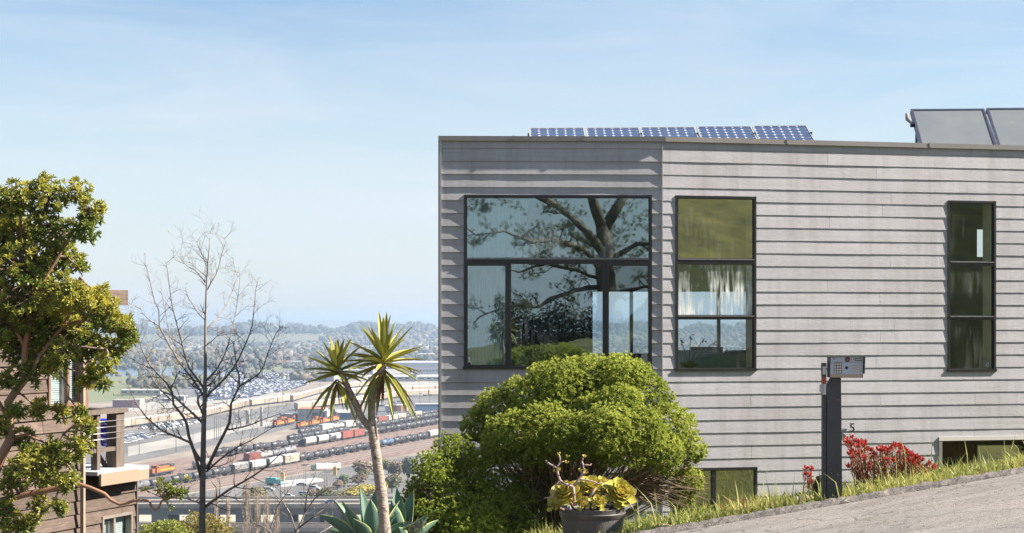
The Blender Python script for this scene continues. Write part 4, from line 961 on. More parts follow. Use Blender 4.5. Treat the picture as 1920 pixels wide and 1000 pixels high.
# red conebush
redm = leafmat('red_bract', (.26,.012,.015), (.50,.07,.05), .4, .35); grn_c = leafmat('conebush_leaf', (.13,.16,.05), (.30,.10,.06), .5, .25)
def conebush(px0, px1, topf, n, Y, label, seed):
    rs = random.Random(seed); c = P((px0+px1)/2, 910, Y); root = empty('conebush', (c.x, c.y, float(terr(c.x,c.y)))); tag(root, label, 'shrub', 'red conebushes along the foot of the wall')
    mb = MB(); tips=[]; ls=[]; la=[]
    for k in range(n):
        px = rs.uniform(px0, px1); yy = Y+rs.uniform(-.3,.35); top = P(px, topf(px)-6+rs.uniform(0,58)*rs.random()**.8, yy)
        b = Vector((c.x+(top.x-c.x)*.65, c.y+(yy-c.y)*.5, 0)); b.z = float(terr(b.x,b.y))-.02
        mid = b.lerp(top,.5)+Vector((rs.uniform(-.04,.04),rs.uniform(-.03,.03),0)); q=[b,b.lerp(mid,.5)+Vector((0,0,.01)),mid,mid.lerp(top,.55),top]
        mb.tube(q,[.006,.005,.0045,.004,.003],5); tips.append((top,(top-mid).normalized()))
        for i in range(20):
            t = rs.uniform(.25,.97); s_ = t*4; j=int(s_); p = q[j].lerp(q[min(j+1,4)], s_-j); ls.append(A3(p)); d=Vector((rs.gauss(0,.6),rs.gauss(0,.6),.9)); la.append(A3(d))
    keepfix(mb.build('stem', mat('conebush_stem', (.25,.07,.04), .6, var=.3)), root)
    ls=np.array(ls); la=np.array(la); m=len(ls); keepfix(tag(leaves('foliage', ls, la, rnd_unit(m)+Z3, NP.uniform(.03,.055,m), NP.uniform(.008,.013,m), grn_c), kind='stuff'), root)
    for t,d in tips:
        tp = np.array([A3(t)]); p_,d_,n_ = whorls(tp, np.array([A3(d)]), 11, (8,62)); k=len(p_)
        o = leaves('bract', p_,d_,-n_,NP.uniform(.035,.062,k),NP.uniform(.012,.018,k),redm,'fold'); keepfix(o, root)
        if rs.random()<.6:
            tp = tp - [[d.x*.05,d.y*.05,d.z*.05]]; 
prof_t = lambda px: 838 + 12*abs(math.sin((px-1600)/24.0)) + max(0,px-1690)*.55 - (12 if px<1625 else 0)
conebush(1583,1750,prof_t,118,16.2,'wide red tipped shrub growing between the intercom post and the sunken window',4)
conebush(1510,1533,lambda px: 872+abs(px-1527)*.9,7,15.9,'small red tipped shrub sprouting beside the dark stump',5)

# round bush and the looser shrub beside it
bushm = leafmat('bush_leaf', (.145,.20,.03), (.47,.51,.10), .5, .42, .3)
bushw = mat('bush_wood', (.10,.075,.055), .9, nscale=12, col2=(.19,.15,.12))
def ellips(lst, Y, seed):
    rs = random.Random(seed); out=[]
    for (px,py,r,*e) in lst:
        dy = e[0] if e else rs.uniform(-.25,.25); c = P(px,py,Y+dy); rr=r*Y/F; out.append((A3(c), np.array([rr,rr,rr*(e[1] if len(e)>1 else .9)])))
    return out
def shrub(name, els, ntip, k, lsize, m, root, seed, lowcut=None, depth=.16, dens=None, keepz=None, core=0.0):
    rs = np.random.RandomState(seed); tips=[]; ax=[]
    vol = np.array([e[1][0]**2 for e in els]); vol/=vol.sum()
    ci = rs.choice(len(els), ntip, p=vol); u = rs.normal(size=(ntip,3)); u/=np.linalg.norm(u,axis=1,keepdims=True)
    C = np.array([e[0] for e in els]); Rr = np.array([e[1] for e in els])
    rad_ = 1-depth*rs.rand(ntip)**1.3*1.5+rs.normal(size=ntip)*.055+(rs.rand(ntip)<.03)*rs.rand(ntip)*.22
    lump = np.array([noise.noise(Vector(tuple(C[i]+v*Rr[i]*1.0))*5.0) for i,v in zip(ci,u)])
    rad_ = rad_ + .19*lump - core*.3*rs.rand(ntip)*(rs.rand(ntip)<.4)
    p = C[ci]+u*Rr[ci]*rad_[:,None]
    inside = np.zeros(ntip,bool)
    for j in range(len(els)):
        q = np.linalg.norm((p-C[j])/Rr[j],axis=1); inside |= (q < (.55 if core else .80))&(ci!=j)
    kp = ~inside
    if keepz is not None: kp &= keepz(p, rs)
    p,u = p[kp],u[kp]
    axes = u + Z3*.55 + rs.normal(size=p.shape)*.25
    p_,d_,n_ = whorls(p, axes, k, (18,78)); n=len(p_)
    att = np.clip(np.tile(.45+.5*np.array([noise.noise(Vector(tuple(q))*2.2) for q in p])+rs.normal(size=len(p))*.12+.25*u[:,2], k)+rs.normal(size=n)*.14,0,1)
    o = leaves('foliage', p_, d_, n_, lsize*rs.uniform(.75,1.3,n), lsize*.5*rs.uniform(.8,1.2,n), m, 'rhomb', None, att); o['kind']='stuff'
    return keepfix(o, root), p
YBU = 18.8
dome = [(1092,785,112,.1),(1045,722,52,-.2),(1110,710,48,0),(1165,708,50,-.1),(1215,745,48,-.1),(985,745,46,-.2),(935,770,46,-.1),(900,800,38,0),(965,815,50,-.5),(1020,800,48,-.65),(1075,818,50,-.85),(1140,808,54,-.95),(1200,812,52,-.75),(1255,800,50,-.3),(1290,845,32,-.1),(1240,850,42,-.6),(1165,858,38,-.8),(1100,772,34,-.4),(1160,758,42,-.55),(940,838,42,-.4),(1000,850,36,-.6),(1292,900,28,0),(1278,935,24,.1),(1200,700,22,.1),(1075,690,22,0),(1010,705,24,.1)]
b1 = empty('round_bush', tuple(P(1090,1010,YBU))); tag(b1, 'large round topped light green bush in front of the grey house corner', 'bush')
els = ellips(dome, YBU, 1)
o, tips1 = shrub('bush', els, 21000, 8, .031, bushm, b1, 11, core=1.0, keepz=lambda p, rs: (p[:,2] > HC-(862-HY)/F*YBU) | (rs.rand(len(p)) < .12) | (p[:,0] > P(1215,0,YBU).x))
side = [(852,850,42,0),(812,880,42,-.2),(785,925,36,0),(850,925,56,.1),(900,890,56,.2),(905,960,60,0),(820,975,56,-.2),(960,955,60,.3),(880,1010,70,-.3),(770,985,30,-.1),(985,1005,50,.1),(1000,900,50,.7),(1060,940,60,.8),(1060,1000,60,.6)]
b2 = empty('loose_shrub', tuple(P(870,1060,18.2))); tag(b2, 'darker ragged shrub crowding the lower flank of the round bush next to the agave', 'shrub')
bushm2 = leafmat('shrub_leaf', (.09,.14,.02), (.36,.42,.06), .5, .3, .3)
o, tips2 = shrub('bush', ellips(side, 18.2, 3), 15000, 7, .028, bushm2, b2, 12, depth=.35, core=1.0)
def twigwork(root, base, tips, n, r0, name='branch', m=None, seed=0, sag=.1):
    rs = random.Random(seed); m = m or bushw
    sel = [tips[rs.randrange(len(tips))] for _ in range(n)]
    mbs = MB()
    for i,t in enumerate(sel):
        t = Vector(t); b = Vector(base)+Vector((rs.uniform(-.25,.25),rs.uniform(-.15,.15),0)); d = t-b
        mid = b + d*.45 + Vector((rs.uniform(-.15,.15),rs.uniform(-.1,.1),rs.uniform(-.05,.15)))
        q = [b, b.lerp(mid,.5)+Vector((rs.uniform(-.04,.04),0,0)), mid, mid.lerp(t,.5)+Vector((rs.uniform(-.06,.06),rs.uniform(-.06,.06),0)), t]
        if i < 14: mb = MB(); mb.tube(q, [r0,r0*.8,r0*.6,r0*.35,r0*.12], 6); keepfix(mb.build(name, m), root)
        else: mbs.tube(q, [r0*.4,r0*.32,r0*.25,r0*.18,r0*.08], 4, caps=False)
    o = mbs.build('twigs', m); o['kind']='stuff'; keepfix(o, root)
twigwork(b1, tuple(P(1060,1030,YBU)), tips1, 190, .035, seed=1)
twigwork(b2, tuple(P(880,1100,18.2)), tips2, 140, .03, seed=2)
# dry brown twigs under the dome
lowt = []
for k in range(260):
    x = R.choice((R.uniform(1190,1330), R.uniform(1190,1330), R.uniform(930,1060))); lowt.append(A3(P(x, R.uniform(840,960)+ (20 if x<1100 else 0), YBU+R.uniform(-.5,.5))))
dt = MB()
for t in lowt:
    b = Vector(P(1080,900,YBU)) if t[0] < P(1120,0,YBU).x else Vector(P(1150,905,YBU)); t=Vector(t); mid=b.lerp(t,.6)+Vector((0,0,R.uniform(-.05,.12)))
    dt.tube([b.lerp(t,.2),mid,t,t+Vector((R.uniform(-.08,.1),0,R.uniform(-.03,.08)))],[.007,.005,.003,.0015],4,caps=False)
o = dt.build('dry_twigs', mat('dry_twig', (.26,.19,.13), .9, nscale=9, var=.5)); o['kind']='stuff'; keepfix(o, b1)

# yucca
ybark = mat('yucca_bark', (.38,.32,.27), .9, nscale=16, col2=(.17,.13,.105), bump=1.0, bscale=24, stretch=(1,1,2.6)); speckle(ybark, 26, .8, .60, (.07,.055,.045))
yl = mat('yucca_leaf', (.20,.24,.05), .42, nscale=5, col2=(.33,.31,.06), objvar=.3, trans=.18, stretch=(1,1,1)); ye = mat('yucca_margin', (.50,.43,.10), .5, objvar=.2, trans=.2)
ydead = mat('yucca_dead', (.20,.12,.07), .85, var=.4)
def blade(base, d, ln, wd, droop, m, par, roll=0.0, name='leaf'):
    d = Vector(d).normalized(); side = d.cross(Vector((0,0,1)))
    if side.length < .1: side = Vector((1,0,0))
    side.normalize(); up = side.cross(d).normalized(); side = (Matrix.Rotation(roll,3,d) @ side); up=(Matrix.Rotation(roll,3,d) @ up)
    mb = MB(); vs=[]; prof=[(0,.45),(.08,.55),(.25,.95),(.5,1),(.75,.72),(.92,.32),(1,.02)]
    for t,wf in prof:
        c = Vector(base)+d*ln*t+Vector((0,0,-1))*droop*ln*t*t; h=wd*wf/2
        vs += [c-side*h+up*h*.55, c-side*h*.80+up*h*.42, c-up*h*.1, c+side*h*.80+up*h*.42, c+side*h+up*h*.55]
    fs=[]; mi=[]
    for i in range(len(prof)-1):
        for j in range(4): fs.append((i*5+j,i*5+j+1,(i+1)*5+j+1,(i+1)*5+j)); mi.append(1 if j in (0,3) else 0)
    mb.add(vs,fs); mb.m=mi; n0=len(vs); mb.add([v-up*.0025 for v in vs],[f[::-1] for f in fs]); mb.m=mi+mi
    o = mb.build(name,[m, ye if m is yl else m]); return keepfix(o,par) if par else o
def yucca_head(c, L_, n, par, seed, upb=.15, dead=6):
    rs = random.Random(seed)
    for i in range(n):
        f = (i+.5)/n; az = i*2.39996+rs.uniform(-.2,.2); el = math.radians(86-100*f**.85+rs.uniform(-6,6))
        d = Vector((math.cos(az)*math.cos(el), math.sin(az)*math.cos(el), math.sin(el)))
        blade(c+Vector((0,0,-.06*f)), d, L_*rs.uniform(.82,1.08), .050*rs.uniform(.8,1.1), .05+.22*f*rs.random(), yl, par, rs.uniform(-.3,.3))
    for i in range(int(n*.32)):   # hanging older leaves
        az = i*2.39996+1; el = math.radians(rs.uniform(-62,-25)); d = Vector((math.cos(az)*math.cos(el), math.sin(az)*math.cos(el), math.sin(el)))
        blade(c+Vector((0,0,-.09-.05*rs.random())), d, L_*rs.uniform(.75,1.05), .046, .45, yl, par, rs.uniform(-.4,.4))
    for i in range(dead):
        az = rs.uniform(0,6.28); d = Vector((math.cos(az)*.25, math.sin(az)*.25, -1)); blade(c+Vector((0,0,-.12)), d, L_*rs.uniform(.5,.9), .018, .05, ydead, par, 0, 'dead_leaf')
YY = 14.6
def yucca(off, sc_, label, heads):
    root = empty('yucca', (0,0,0)); 
    def q(px,py): return P(px,py,YY)
    def t(pts, r, name):
        mb = MB(); P_=[]; rr=[]; 
        pts=[q(*p) for p in pts]; N_=6
        for i in range(len(pts)-1):
            for j in range(N_): P_.append(pts[i].lerp(pts[i+1],j/N_)); rr.append((r[i]+(r[i+1]-r[i])*j/N_)*YY/F*(1+.05*math.sin(len(rr)*2.1)+R.uniform(-.02,.02)))
        P_.append(pts[-1]); rr.append(r[-1]*YY/F); mb.tube(P_, rr, 14); return keepfix(mb.build(name, ybark), root)
    t([(728,1075),(722,1000),(716,930),(707,865),(698,800)],[12,11.2,10.4,9.2,9],'trunk')
    t([(698,812),(697,780),(697,756),(704,725),(714,698),(719,680)],[8.4,7.4,7,7.2,7.5,7],'trunk')
    t([(697,806),(680,786),(666,757),(653,728),(643,706),(634,690)],[7.5,6.2,5.6,5.4,5.4,5.4],'trunk')
    yucca_head(q(719,672), .41, heads[0], root, 5); yucca_head(q(632,690), .31, heads[1], root, 8, dead=3)
    tag(root, label, 'yucca'); return root
yu = yucca(0, 1, 'tall forked yucca with two spiky heads standing before the rail yard', (40, 26))
# second yucca behind the viewpoint, which the big window mirrors
y2 = copy_tree(yu); y2.location = (2.2+0.6, -4.5-YY, .15); tag(y2, 'another forked yucca across the lane, mirrored in the large window', 'yucca')

# agave
agm = mat('agave_leaf', (.10,.19,.145), .5, nscale=3, col2=(.075,.15,.12), objvar=.15, spec=.4); age = mat('agave_margin', (.38,.42,.16), .55, var=.2)
def agave_leaf(base, d, ln, wd, curl, par, roll=0.0, twist=0.0):
    d = Vector(d).normalized(); side = d.cross(Vector((0,0,1))); 
    if side.length<.1: side=Vector((1,0,0))
    side.normalize(); side = Matrix.Rotation(roll,3,d) @ side; up = side.cross(d).normalized()
    prof=[(0,.55),(.12,.62),(.28,.82),(.45,1.0),(.6,.97),(.75,.75),(.87,.42),(.95,.15),(1,.015)]; vs=[]
    for t,wf in prof:
        s2 = Matrix.Rotation(twist*t,3,d) @ side; u2 = s2.cross(d)
        c=Vector(base)+d*ln*t+Vector((0,0,-1))*curl*ln*t*t; h=wd*wf/2*(1+.03*math.sin(t*40))
        vs += [c-s2*h+u2*h*.62, c-s2*h*.93+u2*h*.52, c-s2*h*.5+u2*h*.12, c, c+s2*h*.5+u2*h*.12, c+s2*h*.93+u2*h*.52, c+s2*h+u2*h*.62]
    fs=[]; mi=[]
    for i in range(len(prof)-1):
        for j in range(6): fs.append((i*7+j,i*7+j+1,(i+1)*7+j+1,(i+1)*7+j)); mi.append(1 if j in (0,5) else 0)
    mb=MB(); mb.add(vs,fs,0,True); mb.m=list(mi)
    nb=[]
    for k,v in enumerate(vs):
        jj=k%7; th=.018*(1-abs(jj-3)/3)*(1-(k//7)/9)+.003; nb.append(v-up*th)
    mb.add(nb,[f[::-1] for f in fs],0,True); mb.m=list(mi)+list(mi)
    return keepfix(mb.build('leaf',[agm,age]),par)
def agave(c, n, L_, W_, seed, label, spec):
    rs=random.Random(seed); root=empty('agave',tuple(c)); tag(root,label,'agave','agaves at the foot of the yucca')
    for (az,el,l,wd,curl,roll) in spec:
        az,el=math.radians(az),math.radians(el); d=Vector((math.cos(az)*math.cos(el),math.sin(az)*math.cos(el),math.sin(el)))
        agave_leaf(c+Vector((math.cos(az)*.04,math.sin(az)*.04,0)),d,l*L_,wd*W_,curl,root,math.radians(roll),rs.uniform(-.5,.5))
    return root
ca = P(692,1030,15.4)
agave(ca, 14, .55, .16, 2, 'large blue green agave with yellow leaf margins behind the yucca trunk',
  [(178,42,1.0,1.0,.10,25),(168,58,1.0,1.0,.05,-20),(200,66,.95,1.05,.06,20),(250,50,.8,1.1,.05,10),(120,74,1.05,.95,.0,15),(60,82,1.0,.9,.0,0),(280,72,.9,1.0,.0,-30),(330,55,.85,1.1,.08,15),(20,62,.95,1.0,.06,0),(0,40,.9,1.0,.15,20),(225,30,.85,1.0,.2,0),(300,25,.7,1.0,.2,0),(150,30,.9,1.0,.2,0),(90,60,.9,1,.05,0)])
ca = P(752,1040,15.6)
agave(ca, 10, .62, .16, 3, 'second agave half hidden between the yucca trunk and the ragged shrub',
  [(110,80,1.0,.9,0,0),(150,66,.95,1.0,.03,20),(60,74,1.0,.95,.03,0),(200,62,.8,1.0,.05,0),(270,50,.7,1.1,.1,10),(330,60,.8,1.0,.1,0),(20,50,.8,1.0,.15,0),(240,78,.85,1,0,0)])
mb = MB(); 
for k in range(60):
    a = P(R.uniform(760,800),R.uniform(985,1005),15.0)
    mb.tube([a,a+Vector((R.uniform(-.06,.06),0,R.uniform(.02,.09)))],[.002,.001],3)
o = mb.build('dry_stalks', dry if False else mat('dry_twig',())); tag(o, kind='stuff')

# broadleaf tree with smooth red bark
mbark = mat('red_bark', (.26,.12,.065), .55, nscale=6, col2=(.20,.13,.09), bump=.3, bscale=14, stretch=(1,1,.4)); mbark2 = mat('grey_bark', (.23,.18,.14), .8, nscale=10, col2=(.14,.10,.08))
mt = empty('broadleaf_tree', tuple(P(-40,1100,14))); tag(mt, 'evergreen broadleaf tree with reddish limbs in front of the timber house', 'tree')
YM = 14.0
br = [([(-60,960),(-20,900),(0,861),(20,822),(18,790),(15,755),(30,733),(45,715),(46,685),(47,650),(55,610),(62,560),(60,500),(70,440),(80,400)],[20,17,11,10,9.5,9,8.5,8,7.5,7,6.5,6,5,4,3]),
 ([(45,716),(60,698),(75,668),(95,640),(120,610),(140,570),(150,520)],[6,5.5,5,4.5,4,3.5,3]), ([(47,650),(30,620),(10,590),(0,560)],[5,4.5,4,3.5]), ([(62,560),(85,520),(110,480),(140,430),(165,400)],[5,4.5,4,3.5,2.5]),
 ([(60,500),(40,450),(38,400),(45,370)],[4,3,2.5,2]), ([(120,610),(160,600),(200,610),(225,620)],[4,3.5,3,2.5]), ([(95,640),(150,650),(200,655)],[3.5,3,2]),
 ([(-40,950),(0,940),(38,930),(112,914),(147,908),(170,915),(196,926),(208,938),(224,946),(240,943),(252,939),(268,938),(280,940),(284,950),(290,957),(298,952),(303,940),(318,928)],[9,8,7,6,5,4.2,4,3.8,3.6,3.4,3.2,3,3,3,2.8,2.6,2.4,2]),
 ([(75,668),(100,680),(125,690),(150,700),(165,720)],[2.5,2.2,2,1.8,1.5]), ([(88,682),(110,700),(130,725),(128,745)],[2,1.8,1.6,1.3]),
 ([(147,908),(140,890),(125,870)],[3,2.6,2]), ([(38,930),(60,900),(75,880)],[3.4,3,2]), ([(112,914),(100,945),(80,960)],[2.5,2,1.5]), ([(20,822),(50,815),(95,835)],[4,3,2]), ([(95,835),(105,850),(110,830),(118,815)],[2,1.8,1.5,1.3]), ([(18,790),(-10,740),(-20,700)],[5,4,3])]
for pts, r in br: pxtube(pts, [q*.85 for q in r], YM, mbark if r[0] > 3.6 else mbark2, 'branch', mt, 8)
cl = [(35,375,36),(2,380,30),(90,368,40),(145,362,26),(172,398,26),(30,430,45),(100,430,46),(160,432,24),(40,500,50),(100,480,40),(140,495,26),(60,560,60),(120,550,40),(20,600,50),(90,610,55),(170,575,30),(200,590,28),(222,602,20),(200,572,22),(182,550,20),(205,605,24),(60,700,26),(100,690,22),(140,560,30),(15,450,40),(70,520,40),(195,685,20),(165,800,14),(30,770,18),(60,850,20),(110,950,16),(90,900,24),(10,960,22),(238,640,16),(150,620,40),(235,622,20),(170,650,30),(212,655,26),(120,665,26),(50,655,45),(178,700,24),(160,722,16),(195,720,12),(15,715,22),(70,765,20),(115,775,17),(155,792,14),(148,838,24),(100,838,20),(42,825,22),(150,775,12),(60,880,42),(120,868,25),(125,900,22),(20,905,28),(75,945,18),(30,985,28),(60,980,18),(-10,500,50),(-10,620,50),(5,800,22),(85,850,20)]
tips=[]; ax=[]; cen=[]; tw = MB(); bp_ = [P(x,y,YM) for pts,_ in br for (x,y) in pts]
rs = np.random.RandomState(21)
for (px,py,r) in cl:
    c = P(px,py,YM+R.uniform(-.25,.25)); rr = r*1.02*YM/F; cen.append(c)
    near = min(bp_, key=lambda b: (b-c).length); tw.tube([near, near.lerp(c,.5)+Vector((R.uniform(-.03,.03),0,R.uniform(-.02,.04))), c],[.011,.009,.006],5,caps=False)
    n = int(8+ (r/11.0)**2*6.2)
    u = rs.normal(size=(n,3)); u/=np.linalg.norm(u,axis=1,keepdims=True); p = A3(c)+u*rr*(rs.rand(n)**.4)[:,None]*np.array([1,1.2,.95])
    for q,d in zip(p,u):
        tips.append(q); ax.append(d*.6+Z3*.55+rs.normal(size=3)*.2)
        if rs.rand()<.75: q=Vector(q); b=c.lerp(q,.25); tw.tube([b,b.lerp(q,.6)+Vector((0,0,-.01)),q],[.005,.004,.0025],4,caps=False)
# outer sprig at the end of the low limb
for k in range(26):
    x,y = 320+R.gauss(0,18), 926+R.gauss(0,10); q=P(x,y,YM+R.uniform(-.06,.06)); tips.append(A3(q)); ax.append(Z3*.4+rs.normal(size=3)*.4+np.array([.2,0,0])); b=P(308,935,YM); tw.tube([b,b.lerp(q,.6),q],[.005,.004,.0025],4,caps=False)
o = tw.build('twigs', mbark2); o['kind']='stuff'; keepfix(o, mt)
tips=np.array(tips); ax=np.array(ax); p_,d_,n_ = whorls(tips, ax, 10, (22,92)); n=len(p_)
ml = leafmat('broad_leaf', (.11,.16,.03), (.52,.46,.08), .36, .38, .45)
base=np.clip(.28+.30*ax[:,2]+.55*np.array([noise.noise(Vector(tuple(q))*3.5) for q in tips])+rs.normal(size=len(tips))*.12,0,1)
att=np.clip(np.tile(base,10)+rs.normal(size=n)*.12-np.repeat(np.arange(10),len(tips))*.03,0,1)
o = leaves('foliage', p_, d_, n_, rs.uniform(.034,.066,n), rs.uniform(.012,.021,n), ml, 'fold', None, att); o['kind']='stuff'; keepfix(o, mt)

# bare tree
YT = 26.0
tb = mat('bare_bark', (.27,.23,.205), .85, nscale=9, col2=(.15,.125,.115), bump=.5, bscale=30)
bt = empty('bare_tree', tuple(P(378,1010,YT))); tag(bt, 'leafless young tree with upswept branches in front of the valley', 'tree')
limbs = [([(377,1040),(379,1000),(380,900),(382,800),(384,740),(385,690),(385,615),(386,570),(388,520),(391,480),(394,445)],[10,9,8.2,7,6,4.6,3.4,2.8,2.2,1.5,.8]),
 ([(380,742),(376,733),(358,707),(336,679),(316,645),(299,613),(298,582),(290,565),(283,535),(276,505),(272,490)],[3.5,3.2,2.8,2.5,2.2,2,1.7,1.4,1.1,.8,.6]),
 ([(382,728),(369,710),(354,690),(346,663),(338,630),(330,602),(323,575),(318,540),(314,505),(310,490)],[3.2,3,2.6,2.3,2,1.7,1.5,1.2,.8,.6]),
 ([(377,895),(368,860),(354,818),(350,795),(344,782),(325,758),(323,736),(312,718),(295,700),(281,685),(268,660),(259,633),(250,612),(240,600)],[5,4.6,4.2,3.8,3.5,3.2,3,2.7,2.4,2,1.6,1.3,1,.7]),
 ([(379,870),(356,830),(336,821),(315,813),(300,805),(291,798),(272,780),(258,760),(245,735),(240,715)],[4,3.4,3,2.7,2.5,2.3,1.9,1.6,1.2,.8]),
 ([(380,793),(362,776),(344,760),(325,742),(303,734),(288,714),(279,696),(262,680),(244,672),(235,665)],[3.6,3,2.7,2.4,2.1,1.8,1.5,1.1,.8,.5]),
 ([(383,747),(395,735),(409,723),(425,706),(438,690),(448,672),(456,655),(466,632),(473,611),(477,573),(480,540),(486,520)],[3.4,3.1,2.8,2.6,2.4,2.1,1.9,1.6,1.4,1.1,.8,.6]),
 ([(385,716),(395,705),(405,694),(415,678),(422,663),(428,645),(433,626),(438,606),(442,586),(446,560),(450,520),(447,500)],[2.8,2.6,2.4,2.2,2,1.8,1.6,1.4,1.2,1,.7,.5]),
 ([(388,880),(404,845),(423,808),(430,793),(432,778),(433,758),(441,740),(449,725),(448,705),(444,690),(440,660),(437,640)],[4.6,4.3,4,3.8,3.5,3.2,3,2.7,2.3,2,1.5,1]),
 ([(449,725),(470,712),(486,701),(495,685),(501,666),(509,645),(517,626),(524,616),(532,610)],[2.3,2.1,1.9,1.7,1.5,1.3,1,.8,.5]),
 ([(386,950),(398,940),(409,933),(430,918),(452,906),(476,892),(500,875),(515,862),(530,846)],[4,3.6,3.2,2.9,2.6,2.2,1.8,1.3,.8]),
 ([(387,885),(405,868),(428,849),(450,836),(471,826),(495,812),(515,800)],[3,2.6,2.2,1.8,1.4,1,.6]),
 ([(428,806),(440,804),(454,801),(472,796),(488,789),(508,782),(530,774)],[2.4,2.1,1.9,1.6,1.3,1,.6]),
 ([(376,945),(364,940),(352,936),(340,934)],[2.4,2.1,1.8,1.2]),
 ([(384,600),(372,588),(362,572),(352,556),(348,540)],[1.7,1.4,1.2,.9,.6]), ([(385,530),(374,515),(364,506),(352,500),(343,492),(338,475)],[1.6,1.3,1.1,.9,.7,.5]),
 ([(385,618),(402,602),(420,580),(432,557),(441,531),(447,515)],[2,1.7,1.5,1.2,.9,.6]), ([(386,548),(396,530),(405,515),(411,498),(415,478),(423,455),(420,445)],[1.8,1.5,1.3,1.1,.9,.7,.5]),
 ([(387,500),(380,480),(372,462),(368,452)],[1.1,.9,.7,.4]), ([(299,613),(280,600),(268,588),(262,575)],[1.4,1.1,.8,.5]), ([(336,679),(330,650),(318,630),(305,560),(300,520)],[1.3,1.1,1,.7,.4])]
depthd = {}
rt_ = random.Random(77); tw = MB(); tipl=[]
def grow(p, d, ln, r, lvl):
    q=[p]; n=5
    for i in range(n):
        d = (d + Vector((rt_.gauss(0,.13),rt_.gauss(0,.13),rt_.gauss(0,.10)+.07))).normalized(); p = p + d*ln/n; q.append(p)
    tw.tube(q,[max(.0016,r*(1-.75*i/n)) for i in range(n+1)],4 if lvl<2 else 3,caps=False)
    tipl.append(p)
    if lvl < 3:
        for k in range(rt_.choice((2,3,3,4) if lvl<2 else (1,2,3))):
            i = rt_.randint(1,n); b=q[i]; s_=rt_.uniform(.5,1.0)*rt_.choice((-1,1)); ax_=Vector((rt_.uniform(-.3,.3),1,rt_.uniform(-.5,.5))).normalized()
            d2 = (Matrix.Rotation(s_,3,ax_) @ d); grow(b, d2, ln*rt_.uniform(.4,.7), r*.6, lvl+1)
for li,(pts, r) in enumerate(limbs):
    dy = 0 if li == 0 else rt_.uniform(-.9,.9); Q=[]
    for i,(x,y) in enumerate(pts): Q.append(P(x,y,YT+dy*min(1,i/max(3,len(pts)-1)*1.3)))
    mb = MB(); mb.tube(Q,[k*YT/F*.72 for k in r],8 if r[0]>3 else 6); keepfix(mb.build('trunk' if li==0 else 'branch', tb), bt)
    L_=len(Q)
    for i in range(1 if li else 4,L_):
        seg = Q[i]-Q[i-1]; nn_ = 2 if r[i] < 3.2 else (1 if rt_.random()<.35 else 0)
        if li==0 and i<8: nn_=1
        for k in range(nn_):
            b = Q[i-1].lerp(Q[i],rt_.random()); s_=rt_.uniform(.5,1.15)*rt_.choice((-1,1)); d=Matrix.Rotation(s_,3,Vector((rt_.uniform(-.3,.3),1,rt_.uniform(-.5,.5))).normalized()) @ seg.normalized()
            if li in (4,5,3,9,10,11,12) : ln=rt_.uniform(.15,.42)
            else: ln=rt_.uniform(.13,.36)
            grow(b,d,ln,max(.0035,r[i]*YT/F*.45),1 if ln>.3 else 2)
o = tw.build('twigs', tb); o['kind']='stuff'; keepfix(o, bt)
sel = np.array([A3(t) for t in tipl if (t.x < P(345,0,YT).x and rt_.random()<.42 and t.z < P(0,600,YT).z) or rt_.random()<.07])
bud = leafmat('spring_leaf', (.33,.30,.06), (.42,.27,.08), .6, .4)
p_,d_,n_=whorls(sel, np.tile(Z3,(len(sel),1))+rnd_unit(len(sel)), 3, (20,110)); o=leaves('young_leaves',p_,d_,n_,NP.uniform(.02,.045,len(p_)),NP.uniform(.008,.016,len(p_)),bud); o['kind']='stuff'; keepfix(o,bt)

# low bare shrub below the yucca
tw = MB(); bs = empty('bare_shrub', tuple(P(570,1040,22))); tag(bs, 'dark leafless shrub reaching up before the motorway bridge', 'shrub')
for pts,r in (([(548,1040),(556,1000),(572,962),(590,935),(612,918),(641,928)],[3,2.6,2.2,1.8,1.3,.7]),([(556,1000),(545,965),(530,940),(512,925)],[2.2,1.8,1.3,.8]),([(572,962),(575,930),(583,905),(590,893)],[2,1.6,1.1,.6]),([(560,990),(600,960),(640,928),(665,905)],[2,1.6,1.2,.7]),([(540,1040),(515,1005),(498,990),(470,980)],[2.3,1.8,1.3,.8]),([(500,1040),(505,1000),(520,950),(545,915),(560,880)],[2,1.7,1.4,1,.6]),([(590,1040),(600,1000),(625,985)],[2,1.5,.8])):
    Q=[P(x,y,22+rt_.uniform(-.2,.2)) for x,y in pts]; mb=MB(); mb.tube(Q,[k*22/F*.8 for k in r],5); keepfix(mb.build('branch',tb),bs)
    for i in range(1,len(Q)):
        for k in range(3):
            d=Matrix.Rotation(rt_.uniform(.4,1.1)*rt_.choice((-1,1)),3,Vector((0,1,0))) @ (Q[i]-Q[i-1]).normalized(); grow(Q[i-1].lerp(Q[i],rt_.random()),d,rt_.uniform(.12,.3),.004,2)
o = tw.build('twigs', tb); o['kind']='stuff'; keepfix(o, bs)

